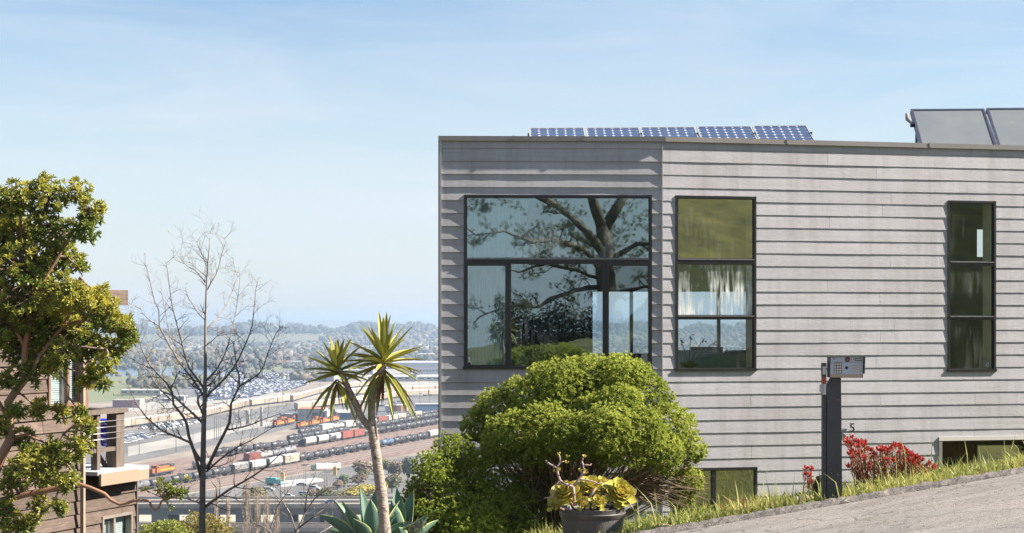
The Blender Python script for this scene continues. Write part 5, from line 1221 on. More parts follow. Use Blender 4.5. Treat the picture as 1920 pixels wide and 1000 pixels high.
# big pine across the lane, seen only mirrored in the windows
pn = empty('pine_tree', (5.9,-14,float(terr(5.9,-14)))); tag(pn, 'spreading old pine across the lane, mirrored in the large window', 'tree')
pb = mat('pine_bark', (.24,.19,.155), .95, nscale=5, col2=(.12,.095,.08), bump=1, bscale=9); ndl = leafmat('pine_needle', (.07,.095,.04), (.19,.20,.07), .6, .15)
pz = HC
def pv(x,z,y=-14): return Vector((x,y,pz+z))
pl = [([(5.9,-.9),(5.9,1.0),(5.85,2.6),(5.7,3.4)],[.55,.46,.42,.34],0),([(5.85,2.4),(5.0,3.3),(4.0,4.1),(2.8,4.6),(1.4,4.9)],[.28,.2,.16,.12,.06],.5),([(5.7,3.4),(5.3,4.6),(5.0,6.5),(4.6,9)],[.3,.26,.22,.15],0),([(5.75,3.3),(6.5,4.5),(7.3,6),(8,8.5)],[.3,.25,.2,.12],-.5),
 ([(5.85,1.9),(4.9,2.6),(3.9,2.9),(3.0,2.75),(2.0,3.1),(1.0,2.9)],[.18,.14,.11,.09,.06,.03],.8),([(5.9,1.5),(4.9,1.9),(3.8,2.2),(2.9,1.9)],[.14,.11,.08,.04],-.8),([(5.9,2.2),(6.9,2.8),(7.9,2.7),(8.8,3.3)],[.16,.12,.09,.05],.3),([(5.9,1.2),(4.6,1.1),(3.4,.6),(2.2,.5),(1.2,.1)],[.14,.11,.08,.06,.03],.4),([(5.9,.9),(7.2,1.3),(8.4,1.0)],[.12,.09,.04],.4),([(5.3,4.6),(3.6,5.4),(1.2,5.6),(-.8,5.0)],[.2,.15,.1,.05],.4)]
tips=[]
for pts,r,dy in pl:
    Q=[pv(x,z,-14+dy*i) for i,(x,z) in enumerate(pts)]; mb=MB(); mb.tube(Q,[k*.72 for k in r],9); keepfix(mb.build('branch' if r[0]<.5 else 'trunk',pb),pn)
    if r[0] < .29:
        tw=MB()
        for i in range(1,len(Q)):
            for k in range(7):
                b=Q[i-1].lerp(Q[i],R.random()); e=b+Vector((R.uniform(-.8,.6),R.uniform(-.6,.6),R.uniform(-.35,.55))); m_=b.lerp(e,.5)+Vector((0,0,R.uniform(-.1,.1))); tw.tube([b,m_,e],[.03,.02,.01],4,caps=False); tips += [A3(e),A3(m_.lerp(e,.5))]
        o=tw.build('twigs',pb); o['kind']='stuff'; keepfix(o,pn)
extra=[A3(pv(R.uniform(1,9.5),R.uniform(5.5,10),-14+R.uniform(-2,2))) for _ in range(90)]+[A3(pv(R.gauss(6.9,.9),R.uniform(2.2,4.6),-14+R.uniform(-1,1))) for _ in range(60)]+[A3(pv(R.gauss(4.4,1.0),R.gauss(2.6,.35),-14+R.uniform(-1,1))) for _ in range(34)]+[A3(pv(R.gauss(1.7,.5),R.gauss(4.2,.3),-14)) for _ in range(24)]
tips=np.array(tips+extra); tips=np.repeat(tips,5,axis=0)+NP.normal(size=(len(tips)*5,3))*.10; axx=rnd_unit(len(tips))*.6+Z3*.5
p_,d_,n_=whorls(tips,axx,16,(10,95),.4); o=leaves('needles',p_,d_,n_,NP.uniform(.10,.17,len(p_)),np.full(len(p_),.012),ndl); o['kind']='stuff'; keepfix(o,pn)

# ------------------------------------------------------------------ valley floor: yards, roads, water, fields (sheets on the ground)
VR = random.Random(99)
def gl(px, py, z=0.0):
    v = G(px, py, z); return (v.x, v.y)
def sheet(name, pts, z, m, kind='structure'):
    mb = MB(); n = len(pts); mb.add([(x,y,z) for x,y in pts], [tuple(range(n))]); o = mb.build(name, m); 
    if o.data.polygons[0].normal.z < 0: o.data.flip_normals()
    tag(o, kind=kind); return o
def gmat(name, a, b, sc_=.02, rough=.95, **k):
    a = tuple(q*.62 for q in a); b = tuple(q*.62 for q in b)
    return mat(name, a, rough, nscale=sc_, col2=b, **k)
g_lot = gmat('yard_asphalt', (.25,.245,.24), (.17,.17,.17), .03); g_tan = gmat('yard_soil', (.44,.38,.31), (.33,.28,.23), .03); g_bal = gmat('ballast', (.36,.25,.205), (.25,.17,.14), .08)
g_pad = gmat('pale_concrete', (.52,.50,.46), (.42,.40,.37), .04); g_grass = gmat('field_grass', (.16,.21,.07), (.26,.25,.12), .02); g_water = mat('lagoon_water', (.05,.10,.16), .15, nscale=.03, col2=(.04,.08,.12)); g_dry = gmat('dry_field', (.36,.33,.23), (.22,.25,.13), .01)
def band(name, lst_top, lst_bot, z, m):
    return sheet(name, [gl(*p) for p in lst_top]+[gl(*p) for p in lst_bot[::-1]], z, m)
band('yard', [(-200,770),(240,752),(460,728),(640,712),(1500,700)], [(-200,960),(240,930),(640,905),(1500,820)], .04, g_tan)
band('yard_road', [(150,812),(244,806),(460,770),(640,742),(1400,722)], [(150,880),(244,868),(420,832),(560,800),(1400,760)], .09, g_lot)
band('yard_road', [(200,764),(390,742),(560,736),(700,716),(1400,712)], [(200,776),(390,760),(560,752),(700,726),(1400,719)], .10, g_pad)
band('yard_road', [(240,838),(360,815),(460,790),(560,778)], [(240,856),(360,833),(460,806),(560,790)], .12, g_pad)
band('railway_bed', [(-60,915),(240,872),(420,850),(620,816),(830,780),(1300,715)], [(-60,985),(240,942),(500,899),(830,840),(1300,770)], .14, g_bal)
band('yard', [(250,945),(480,905),(700,868),(900,835)], [(200,962),(480,945),(760,960),(1000,930)], .10, g_lot)
band('pavement', [(530,903),(590,897),(606,899)], [(525,914),(560,912),(607,903)], .2, gmat('white_concrete', (.75,.74,.72), (.66,.65,.63), .2))
band('verge', [(-200,712),(200,690),(430,680),(560,676),(640,678)], [(-200,770),(240,752),(430,716),(560,706),(640,690)], .03, g_grass)
band('lagoon', [(-300,696),(120,692),(420,688),(470,692)], [(-300,712),(120,708),(420,703),(470,697)], .08, g_water)
band('yard', [(380,712),(450,700),(560,693),(640,696)], [(250,760),(380,745),(460,727),(600,710)], .06, g_lot)
band('field', [(380,640),(560,632),(830,636),(1400,636)], [(380,650),(560,645),(830,648),(1400,650)], .05, g_dry)
band('field', [(-200,652),(300,650),(640,655)], [(-200,690),(300,684),(640,668)], .02, gmat('suburb_ground', (.28,.25,.20), (.17,.2,.1), .01))
band('yard', [(640,668),(760,664),(1500,662)], [(640,712),(760,712),(1500,712)], .05, g_pad)
streaks(g_lot, (.05,.012,.1), (.62,.62,.62), .42, .62); streaks(g_tan, (.04,.01,.1), (.66,.62,.58), .42, .62); streaks(g_bal, (.3,.02,.1), (.66,.62,.60), .42, .62); streaks(g_pad, (.05,.012,.1), (.75,.74,.72), .42, .62)
# rails: straight tracks by pairs of ground points
A0, A1 = Vector(gl(253,925)), Vector(gl(800,825)); dA = (A1-A0).normalized(); nA = Vector((dA.y,-dA.x))   # nA points to the camera side
steelr = mat('rail_steel', (.30,.27,.26), .5, metal=.5, var=.2); tiem = mat('sleeper_wood', (.16,.11,.09), .9, var=.3)
def strip(mb, a, b, w_, z0, z1):
    d=(b-a).normalized(); n=Vector((d.y,-d.x))*w_/2; vs=[(p.x,p.y,z) for z in (z0,z1) for p in (a-n,a+n,b+n,b-n)]
    mb.add(vs,[(0,1,2,3),(4,7,6,5),(0,4,5,1),(1,5,6,2),(2,6,7,3),(3,7,4,0)])
offs = [0, 5, -14, -10, 9, 14, -19]   # metres toward the viewer from line A
for o_ in (0, 8.5, 13.5, -5, 19, -10.5, -16):
    a = A0 + nA*o_ - dA*120; b = A0 + nA*o_ + dA*620; t = empty('railway_track', (a.x,a.y,0)); tag(t, {0:'railway track under the long train of tank cars nearest the motorway',8.5:'empty rust coloured railway track beside the nearest tank train',13.5:'outermost empty railway track beside the asphalt lot',-5:'railway track carrying the orange locomotive',19:'last railway siding beside the lot of the parked coach',-10.5:'first railway track between the two long trains',-16:'second railway track between the two long trains'}[o_], 'railway track')
    mb = MB(); strip(mb,a,b,2.6,.15,.3); o = mb.build('sleeper_bed', tiem); keepfix(o,t); o['kind']='stuff'
    for s_ in (-.75,.75):
        mb = MB(); strip(mb,a+nA*s_,b+nA*s_,.12,.3,.46); keepfix(mb.build('rail', steelr),t)

# rolling stock: local y = length
blk = gmat('tank_black', (.055,.057,.065), (.10,.10,.11), .6, .45, objvar=.35); grt = gmat('tank_grey', (.30,.31,.33), (.22,.22,.24), .6, .5, objvar=.2); wht = gmat('hopper_white', (.62,.62,.60), (.50,.49,.46), .5, .6, objvar=.15)
redb = gmat('boxcar_red', (.36,.10,.07), (.26,.09,.07), .4, .6, objvar=.2); tanb = gmat('autorack_tan', (.52,.47,.38), (.42,.36,.30), .4, .6, objvar=.15); orb = gmat('loco_orange', (.62,.20,.05), (.42,.13,.05), .4, .5, objvar=.1); yel = mat('loco_yellow', (.70,.42,.03), .5, var=.1)
whl = mat('running_gear', (.05,.045,.042), .8, var=.4); blt = gmat('tank_blue', (.12,.20,.34), (.10,.15,.25), .6, .5); roofw = mat('car_roof_pale', (.66,.66,.64), .5, var=.1); rib = mat('autorack_rust', (.50,.25,.12), .7, var=.2)
def bogies(mb, L_, mi):
    for s_ in (-1,1):
        y=s_*(L_/2-2.6); mb.box((-1.2,y-1.3,.35),(1.2,y+1.3,.95),mi)
        for q in (-.85,.85):
            for x in (-.8,.8): mb.lathe([(0,-.07),(.46,-.07),(.46,.07),(0,.07)],8,mi,(0,0,0),False) if False else None
            mb.box((-.85,y+q-.42,0),(-.65,y+q+.42,.84),mi); mb.box((.65,y+q-.42,0),(.85,y+q+.42,.84),mi)
def tank(body, name='tank_car'):
    mb = MB(); r=1.52; L_=16.2; cz=2.65
    prof=[(0,-L_/2),(r*.6,-L_/2+.12),(r*.92,-L_/2+.5),(r,-L_/2+.95),(r,-L_/6),(r*1.012,-L_/6),(r*1.012,-L_/6+.15),(r,-L_/6+.15),(r,L_/6-.15),(r*1.012,L_/6-.15),(r*1.012,L_/6),(r,L_/6),(r,L_/2-.95),(r*.92,L_/2-.5),(r*.6,L_/2-.12),(0,L_/2)]
    mb.lathe(prof,18,0,(0,0,cz),True,'Y'); mb.lathe([(.75,0),(.75,.42),(.6,.55),(0,.55)],10,0,(0,0,cz+r-.12)); mb.box((-.9,-.9,cz+r-.15),(.9,.9,cz+r-.05),1)
    for s_ in (-1,1): mb.box((-1.45,s_*(L_/2-.2)-.9,.95),(1.45,s_*(L_/2-.2)+.9,1.2),1); mb.box((-1.3,s_*(L_/2-1.6)-.3,1.0),(1.3,s_*(L_/2-1.6)+.3,1.8),1)
    mb.box((1.2,-.06,1.1),(1.5,.06,cz+1.9),1); mb.box((-1.5,-.06,1.1),(-1.2,.06,cz+1.9),1); mb.box((-.3,-L_/2,1.0),(.3,L_/2,1.15),1)
    bogies(mb,L_,1); return mb.build(name,[body,whl])
def hopper(body, roof, name='hopper_car'):
    mb = MB(); L_=16.0; w_=1.55; zt=4.55
    sec=[(-w_,1.9),(-w_,4.05),(-w_*.75,zt),(w_*.75,zt),(w_,4.05),(w_,1.9),(.9,1.2),(-.9,1.2)]
    n=len(sec)
    y0,y1=-L_/2+1.0,L_/2-1.0
    mb.add([(x,y,z) for y in (y0,y1) for x,z in sec],[tuple(range(n)),tuple(range(n,2*n))[::-1]]+[((i+1)%n,i,n+i,n+(i+1)%n) for i in range(n)],0)
    mb.box((-.8,y0-.6,zt+.01),(.8,y1+.6,zt+.14),1)
    for k in range(9):
        y=y0+(y1-y0)*k/8; mb.box((-w_-.06,y-.07,1.9),(-w_-.001,y+.07,4.0),0); mb.box((w_+.001,y-.07,1.9),(w_+.06,y+.07,4.0),0)
    mb.box((-1.4,-L_/2,1.0),(1.4,L_/2,1.19),2)
    for s_ in (-1,1): mb.box((-1.3,s_*(L_/2-.15)-.1,1.2),(1.3,s_*(L_/2-.15)+.1,3.6),2)
    bogies(mb,L_,2); return mb.build(name,[body,roof,whl])
def boxcar(body, roof, name='boxcar', L_=16.0, zt=4.7):
    mb = MB(); mb.box((-1.55,-L_/2,1.1),(1.55,L_/2,zt),0); mb.box((-1.6,-L_/2-.05,zt+.001),(1.6,L_/2+.05,zt+.15),1)
    for s_ in (-1,1):
        x0,x1=sorted((s_*1.551,s_*1.64)); mb.box((x0,-1.6,1.3),(x1,1.6,zt-.2),0)
        k=-L_/2+1
        while k<L_/2: mb.box((sorted((s_*1.551,s_*1.61))[0],k-.06,1.2),(sorted((s_*1.551,s_*1.61))[1],k+.06,zt-.1),0) if abs(k)>1.9 else None; k+=1.6
    bogies(mb,L_,2); return mb.build(name,[body,roof,whl])
def autorack(name='autorack_car'):
    mb = MB(); L_=27; mb.box((-1.55,-L_/2,1.0),(1.55,L_/2,5.4),0); mb.add([(x,y,z) for y in (-L_/2,L_/2) for x,z in ((-1.6,5.401),(-1.1,5.85),(1.1,5.85),(1.6,5.401))],[(0,1,2,3),(7,6,5,4),(0,4,5,1),(1,5,6,2),(2,6,7,3)],1)
    for s_ in (-1,1):
        a,b=sorted((s_*1.551,s_*1.66))
        for k in range(12): y=-L_/2+L_*k/11; mb.box((a,y-.12,1.1),(b,y+.12,5.3),0)
        mb.box((a,-L_/2+.2,1.1),(b,-L_/2+2.2,5.2),2); mb.box((a,-L_/2,1.0),(b,L_/2,1.25),3)
    bogies(mb,L_,3); return mb.build(name,[tanb,roofw,rib,whl])
def loco(name='locomotive'):
    mb = MB(); L_=21.5
    mb.box((-1.55,-L_/2,1.1),(1.55,L_/2,1.5),3); mb.box((-1.0,-L_/2+6.2,1.501),(1.0,L_/2-1.2,4.15),0); mb.box((-1.05,-L_/2+6.2,4.151),(1.05,L_/2-1.2,4.5),3); mb.box((-1.02,-L_/2+6.2,2.2),(1.02,L_/2-1.2,2.5),1)
    mb.box((-1.5,-L_/2+3.6,1.501),(1.5,-L_/2+6.19,4.6),0); mb.box((-.8,-L_/2+.9,1.501),(.8,-L_/2+3.59,3.4),0); mb.box((-1.45,L_/2-5.5,3.6),(1.45,L_/2-1.3,4.45),3)
    for q in (-.75,.75): mb.box((q-.45,-L_/2+3.55,3.5),(q+.45,-L_/2+3.599,4.2),3)
    for s_ in (-1,1): a,b=sorted((s_*1.501,s_*1.53)); mb.box((a,-L_/2+4,3.4),(b,-L_/2+5.6,4.2),3)
    for k in range(4): mb.box((-.5,-L_/2+8+k*2.6,4.501),(.5,-L_/2+9.2+k*2.6,4.75),3)
    mb.box((-1.1,-3,.4),(1.1,3,1.09),3); bogies(mb,L_-2,2)
    o = mb.build(name,[orb,yel,whl,mat('loco_dark', (.05,.05,.055), .6, var=.3)]); return o
PROTO = {}
def stock(kind):
    if kind in PROTO:
        o = PROTO[kind].copy(); COL.objects.link(o); return o
    o = {'T':lambda: tank(blk),'G':lambda: tank(grt),'B':lambda: tank(blt),'W':lambda: tank(wht),'H':lambda: hopper(wht,roofw),'K':lambda: hopper(gmat('hopper_grey', (.33,.33,.34),(.25,.25,.26),.5,.6,objvar=.2),roofw),'Y':lambda: hopper(tanb,roofw),
         'R':lambda: boxcar(redb,redb),'C':lambda: boxcar(wht,roofw),'N':lambda: boxcar(tanb,roofw),'A':autorack,'L':loco}[kind]()
    PROTO[kind] = o; return o
CAT = dict(T=('black','tank car'),G=('grey','tank car'),B=('blue','tank car'),W=('white','tank car'),H=('white','hopper car'),K=('grey','hopper car'),Y=('tan','hopper car'),R=('red','boxcar'),C=('white','boxcar'),N=('tan','boxcar'),A=('tan slatted','autorack car'),L=('orange and yellow','locomotive'))
ORD = ['first','second','third','fourth','fifth','sixth','seventh','eighth','ninth','tenth','eleventh','twelfth','thirteenth','fourteenth','fifteenth','sixteenth','seventeenth','eighteenth','nineteenth','twentieth','twenty-first','twenty-second','twenty-third','twenty-fourth','twenty-fifth','twenty-sixth','twenty-seventh','twenty-eighth','twenty-ninth','thirtieth','thirty-first','thirty-second','thirty-third','thirty-fourth']
def run(pts, seq, group, where, z=.46, gap=1.6, flip=False):
    """place cars along a polyline of ground points"""
    pts=[Vector(p) for p in pts]; segs=[(a,b,(b-a).length) for a,b in zip(pts[:-1],pts[1:])]
    def at(s_):
        for a,b,l in segs:
            if s_<=l or (a,b,l)==segs[-1]: return a+(b-a)*(s_/l), (b-a).normalized()
            s_-=l
    s_=0; cnt={}
    for ch in seq:
        if ch==' ': s_+=17.6; continue
        ln={'A':27.0,'L':21.5}.get(ch,16.4); p,d=at(s_+ln/2); o=stock(ch); o.location=(p.x,p.y,z); o.rotation_euler=(0,0,math.atan2(d.y,d.x)-math.pi/2+(math.pi if flip else 0))
        col,cat=CAT[ch]; cnt[ch]=cnt.get(ch,0); tag(o, f'{col} {cat}, {ORD[min(cnt[ch],33)]} of its colour in {where}', cat, group); cnt[ch]+=1
        s_+=ln+gap
run([tuple(A0-dA*6+nA*0), tuple(A1+dA*400)], 'GTTTTKHHNTTTTTTBTTTHHHCCHGBGNTT', 'cars of the train nearest the motorway', 'the nearest train')
pL = Vector(gl(281,896))
run([tuple(pL), tuple(pL+dA*400)], 'L W  G ', 'cars on the locomotive track', 'the row behind the nearest train')
b0 = Vector(gl(404,858)); b1_ = Vector(gl(570,843)); 
run([tuple(b0), tuple(Vector(gl(560,838)))], 'TTTTTTT', 'tank cars parked past the bare tree', 'the dark row beginning beside the bare tree')
run([gl(462,872), gl(560,850), gl(600,838)], 'RWGG', 'cars past the bare tree', 'the short mixed row beside the bare tree')
run([gl(568,839), gl(709,815), gl(830,795), gl(900,783)], 'HHHRRTTTTTTTTTTTTNCRR', 'cars of the middle train', 'the middle train with the red boxcars')
run([gl(540,831), gl(700,806), gl(830,783), gl(900,770)], 'TTTTT TTTTTTTTTTTTGTTN', 'cars behind the middle train', 'the dark row just behind the middle train')
run([gl(520,826), gl(600,812), gl(740,792), gl(830,777), gl(900,765)], '  TTCWCTWRCNTYTTTNNN', 'cars of the mixed rear train', 'the rear row with the white boxcars')
run([gl(150,818), gl(244,802), gl(376,785), gl(460,764), gl(551,753), gl(628,731), gl(720,722)], 'AAAAAAAAAAAAAAAAAAAAAAAAAAAAA', 'autorack cars in the long curved row', 'the long curved tan row')
run([gl(555,770), gl(640,760), gl(700,754), gl(753,745), gl(850,741)], 'AAAAAAAAAAAAAAAAA', 'autorack cars in the second row', 'the second tan row behind the workshop')
run([gl(640,743), gl(700,738), gl(850,733)], 'AAAAAAAAAAAAAA', 'autorack cars in the third row', 'the tan row by the parked cars')
for pts,seq,grp,wh in (([gl(512,803),gl(560,794)],'LL','locomotives left of the workshop','the pair before the shed'),([gl(520,796),gl(570,788)],'LL','locomotives left of the workshop','the pair behind, before the shed'),([gl(556,806),gl(600,798),gl(640,790)],'LLLL','locomotives before the workshop','the line before the workshop'),([gl(585,795),gl(640,784)],'LLL','locomotives before the workshop','the line against the workshop wall')):
    run(pts,seq,grp,wh)

# buildings of the yard
whw = gmat('shed_white', (.66,.66,.66),(.56,.56,.57),.1,.7); grw = gmat('shed_grey', (.42,.42,.47),(.34,.34,.40),.1,.7); rust = mat('shed_rust', (.35,.16,.09), .8, var=.3); win_d = mat('far_window_dark', (.04,.05,.06), .2, var=.2)
def bldg(name, label, cat, px0, px1, pyb, h, depth, wallm, roofm, ang=0.0, wins=0, winh=.35, door=None, gable=0, grp=None, wz=.5):
    a=Vector(G(px0,pyb)); W_=(px1-px0)/F*a.y/math.cos(ang); c=(a.x,a.y,0); root=empty(name,c,ang); tag(root,label,cat,grp)
    mb=MB(); mb.box((0,0,0),(W_,depth,h)); mb.build('wall',wallm,root)
    mb=MB()
    if gable:
        mb.add([(-.4,-.4,h),(W_+.4,-.4,h),(W_+.4,depth+.4,h),(-.4,depth+.4,h),(-.4,depth/2,h+gable),(W_+.4,depth/2,h+gable)],[(0,1,5,4),(3,4,5,2),(0,4,3),(1,2,5),(0,3,2,1)])
    else: mb.box((-.3,-.3,h+.001),(W_+.3,depth+.3,h+.5))
    mb.build('roof',roofm,root)
    for k in range(wins):
        x=W_*(k+.5)/wins; mb=MB(); ww=W_/wins*.28; mb.box((x-ww,-.08,h*wz),(x+ww,-.001,h*(wz+winh))); mb.build('window',win_d,root)
    if door: x0,x1,dh=door; mb=MB(); mb.box((W_*x0,-.1,0.02),(W_*x1,-.001,h*dh)); mb.build('door',mat('door_dark', (.06,.07,.09),.7,var=.2),root)
    return root
bldg('workshop','white locomotive workshop with an open dark door and rusty roof edge','workshop',558,607,791,8.5,26,whw,rust,.0,0,door=(.56,.78,.75))
bldg('annex','low white annex joined to the locomotive workshop by a pale post','annex',608.5,613,792,7.4,20,whw,whw)
bldg('workshop','long low teal roofed shed left of the locomotive workshop','shed',524,556,789,4.2,14,grw,mat('teal_roof',(.20,.26,.30),.6,var=.2),0,6)
bldg('shed','white roofed blue shed standing before the pale storage tank','shed',631,658,786,4.6,16,mat('shed_blue',(.12,.22,.36),.6,var=.2),whw,0,0,gable=2.2)
bldg('container','long blue freight shed with pale lettering beside the grey house','shed',779,850,772,5.6,9,mat('shed_blue',()),roofw,.10)
bldg('container','white cabin at the end of the container row beyond the tracks','cabin',722,732,773,4.6,9,whw,roofw); bldg('container','red container between the white cabin and the orange one','container',736,742,772,4.4,9,redb,redb); bldg('container','orange brown container beside the red one','container',743.5,753,772,4.6,9,mat('cont_orange',(.5,.25,.12),.7,var=.2),roofw); bldg('container','pale container last in the row beyond the tracks','container',754.5,763,771,4.8,9,whw,roofw)
bldg('warehouse','huge lavender roofed warehouse far across the yard beside the grey house','warehouse',735,900,692,9,120,whw,mat('lav_roof',(.40,.42,.46),.6,var=.08),0,0)
bldg('office_block','long pale block with a row of small dark windows below the big warehouse','office block',774,905,702,7.5,14,mat('pale_lav',(.46,.46,.52),.7,var=.1),grw,0,22,.28)
bldg('office_block','white block joined to the long windowed one','office block',754,772,701,7.2,14,whw,whw)
bldg('warehouse','wide white low depot with loading doors beyond the autoracks','depot',690,905,715,5.2,30,whw,roofw,0,16,.3)
bldg('warehouse','grey shed standing against the white depot','shed',767,781,716,8.5,12,grw,grw); bldg('warehouse','white shed roofed in lavender left of the yucca','shed',611,626,716,8,14,grw,whw)
bldg('warehouse','maroon walled depot with a pale roof beyond the timber deck','depot',211,246,765,6.0,18,mat('maroon_wall',(.20,.10,.14),.8,var=.2),gmat('pinkish_roof',(.55,.45,.42),(.48,.40,.38),.05))
bldg('warehouse','pink walled depot beside the maroon one','depot',247,262,765,6.4,18,gmat('pink_wall',(.55,.40,.38),(.48,.36,.34),.1),whw)
for k,(a,b,py,h) in enumerate(((226,300,742,5),(330,345,752,4),(305,320,756,3.5),(372,390,735,4),(640,700,703,6),(596,640,700,4),(640,668,712,5))): bldg('depot',f'{["broad pale","small cubic","low grey","narrow white","long cream","flat white","squat pale"][k]} depot on the {["far side of the autorack row","soil lot behind the bare tree","lot edge near the pink depot","edge of the dark car lot","plain behind the yucca heads","edge of the green verge","road beyond the yucca"][k]}','depot',a,b,py,h,14,whw if k%2==0 else grw,roofw,0,5)
def cyl(name,label,cat,px,pyb,r,h,m,roofm):
    a=G(px,pyb); root=empty(name,(a.x,a.y,0)); tag(root,label,cat); mb=MB(); mb.lathe([(0,0),(r,0),(r,h)],28); mb.build('shell',m,root); mb=MB(); mb.lathe([(r+.1,h+.001),(r+.1,h+.25),(0,h+r*.12)],28); mb.build('roof',roofm,root)
    mb=MB(); mb.tube([(r*.7,-r*.75,0),(r*.7,-r*.75,h+.8)],.25,5); mb.build('ladder',steelr,root); return root
cyl('storage_tank','tall pale pink cylindrical storage tank behind the forked yucca trunk','storage tank',670,787,5.0,14.5,gmat('tank_pink',(.55,.45,.43),(.48,.40,.40),.15),roofw)
cyl('silo','slim white silo standing beside the tracks past the bare tree','silo',464.5,796,1.4,9.5,wht,wht); cyl('silo','thin white column next to the slim silo','silo',490,800,.9,13,wht,wht)
cyl('silo','short white drum by the blue shed','silo',627,784,1.3,6.5,wht,wht)

# light masts
mastm = mat('mast_grey', (.16,.15,.15), .6, var=.2); yb = mat('cabinet_yellow', (.65,.42,.12), .6, var=.15)
def mast(px,pyt,pyb,label,arm=True,boxc=None,r=.16,zb=0.0):
    a=G(px,pyb,zb); h=(pyb-pyt)/F*a.y; root=empty('light_mast',(a.x,a.y,zb)); tag(root,label,'light mast','light masts of the valley')
    mb=MB(); mb.tube([(0,0,0),(0,0,h)],[r*1.25,r*.7],6); mb.build('pole',mastm,root)
    if arm: mb=MB(); mb.box((-1.3,-.1,h),(1.3,.1,h+.3)); mb.build('lamp_head',mastm,root)
    if boxc: mb=MB(); mb.box((-.8,-.8,0),(.8,.8,4)); mb.build('cabinet',boxc,root)
for i,(px,a,b) in enumerate(((261,800,853),(330,770,848),(362,790,846),(402,757,826),(406,757,826),(410,757,826),(414,766,832),(448,742,800),(296,740,790),(572,768,840),(690,735,770),(728,740,778),(750,742,776),(758,732,760),(789,738,775),(805,715,762),(787,700,755),(706,770,806),(530,700,758),(600,680,760),(560,640,700),(553,668,707))):
    mast(px,a,b,f'thin dark lamp mast in the rail yard, {ORD[i]} listed from the timber house side',r=.15)
mast(570,873,927,'tall thin twin lamp mast at the white pad beside the motorway'); mast(573.5,872,912,'twin mast standing right behind the white pad')
for px,a,b,t_ in ((530,880,904,'yellow footed mast beside the teal truck'),(628,868,892,'yellow footed mast beside the parked coach')): mast(px,a,b,t_,boxc=yb)
mast(648,910,935,'pale thick post among the ochre bushes',False,r=.35); mast(608.5,898,936,'pale thick post at the end of the motorway bushes',False,r=.3); mast(526,888,934,'thin mast over the white pickup'); mast(534,908,934,'short thin mast between the pickup and the estate car'); mast(613,886,912,'lone mast on the asphalt before the bushes'); mast(521,885,915,'thin mast behind the teal truck')

# motorway bridges
conc = gmat('bridge_concrete', (.46,.42,.37),(.38,.34,.30),.06); deckm = gmat('bridge_deck', (.40,.36,.32),(.33,.30,.27),.05); shade = gmat('girder_shade', (.30,.30,.30),(.24,.24,.25),.1)  # girders and piers: under-deck shade put into a darker concrete colour
def bridge(name,label,y0,wid,z,x0,x1,gird,piers):
    root=empty(name,((x0+x1)/2,y0,0)); tag(root,label,'bridge','motorway bridges at the foot of the hill'); k=lambda o: keepfix(o,root)
    def b(n,a,c,m): mb=MB(); mb.box(a,c); k(mb.build(n,m))
    b('deck',(x0,y0,z-.5),(x1,y0+wid,z),deckm); b('girder',(x0,y0+1.2,z-.5-gird),(x1,y0+wid-1.2,z-.501),shade)
    b('parapet',(x0,y0-.25,z-.55),(x1,y0+.15,z+.85),conc); b('parapet',(x0,y0+wid-.15,z-.55),(x1,y0+wid+.25,z+.85),conc)
    b('barrier',(x0,y0+wid*.5-.2,z+.001),(x1,y0+wid*.5+.2,z+.8),conc)
    for q in (.14,.26,.38,.62,.74,.86): b('lane_line',(x0,y0+wid*q-.07,z+.002),(x1,y0+wid*q+.07,z+.012),whw)
    for x in piers: b('pier',(x,y0+2,0),(x+5.5,y0+wid-2,z-.5-gird-.001),shade)
bridge('bridge','upper motorway bridge with shade-toned girders and wide piers crossing before the asphalt lot',566,24,9.0,-420,330,2.4,[-79,-69.5,-62.5,-48,-34,-20,-6,8,22,36,50,-92,-106,-120,-134,-148])
bridge('bridge','lower motorway bridge in front of the upper one',532,12,5.4,-420,330,1.3,[-140+24*i for i in range(12)])
bridge('bridge','narrow slip road bridge closest to the hillside',505,11,2.6,-420,330,1.2,[-140+24*i for i in range(12)])
sheet('street_under_bridges', [(-400,480),(330,480),(330,600),(-400,600)], .06, g_lot).name='street'  # plain asphalt sheet beneath the bridges

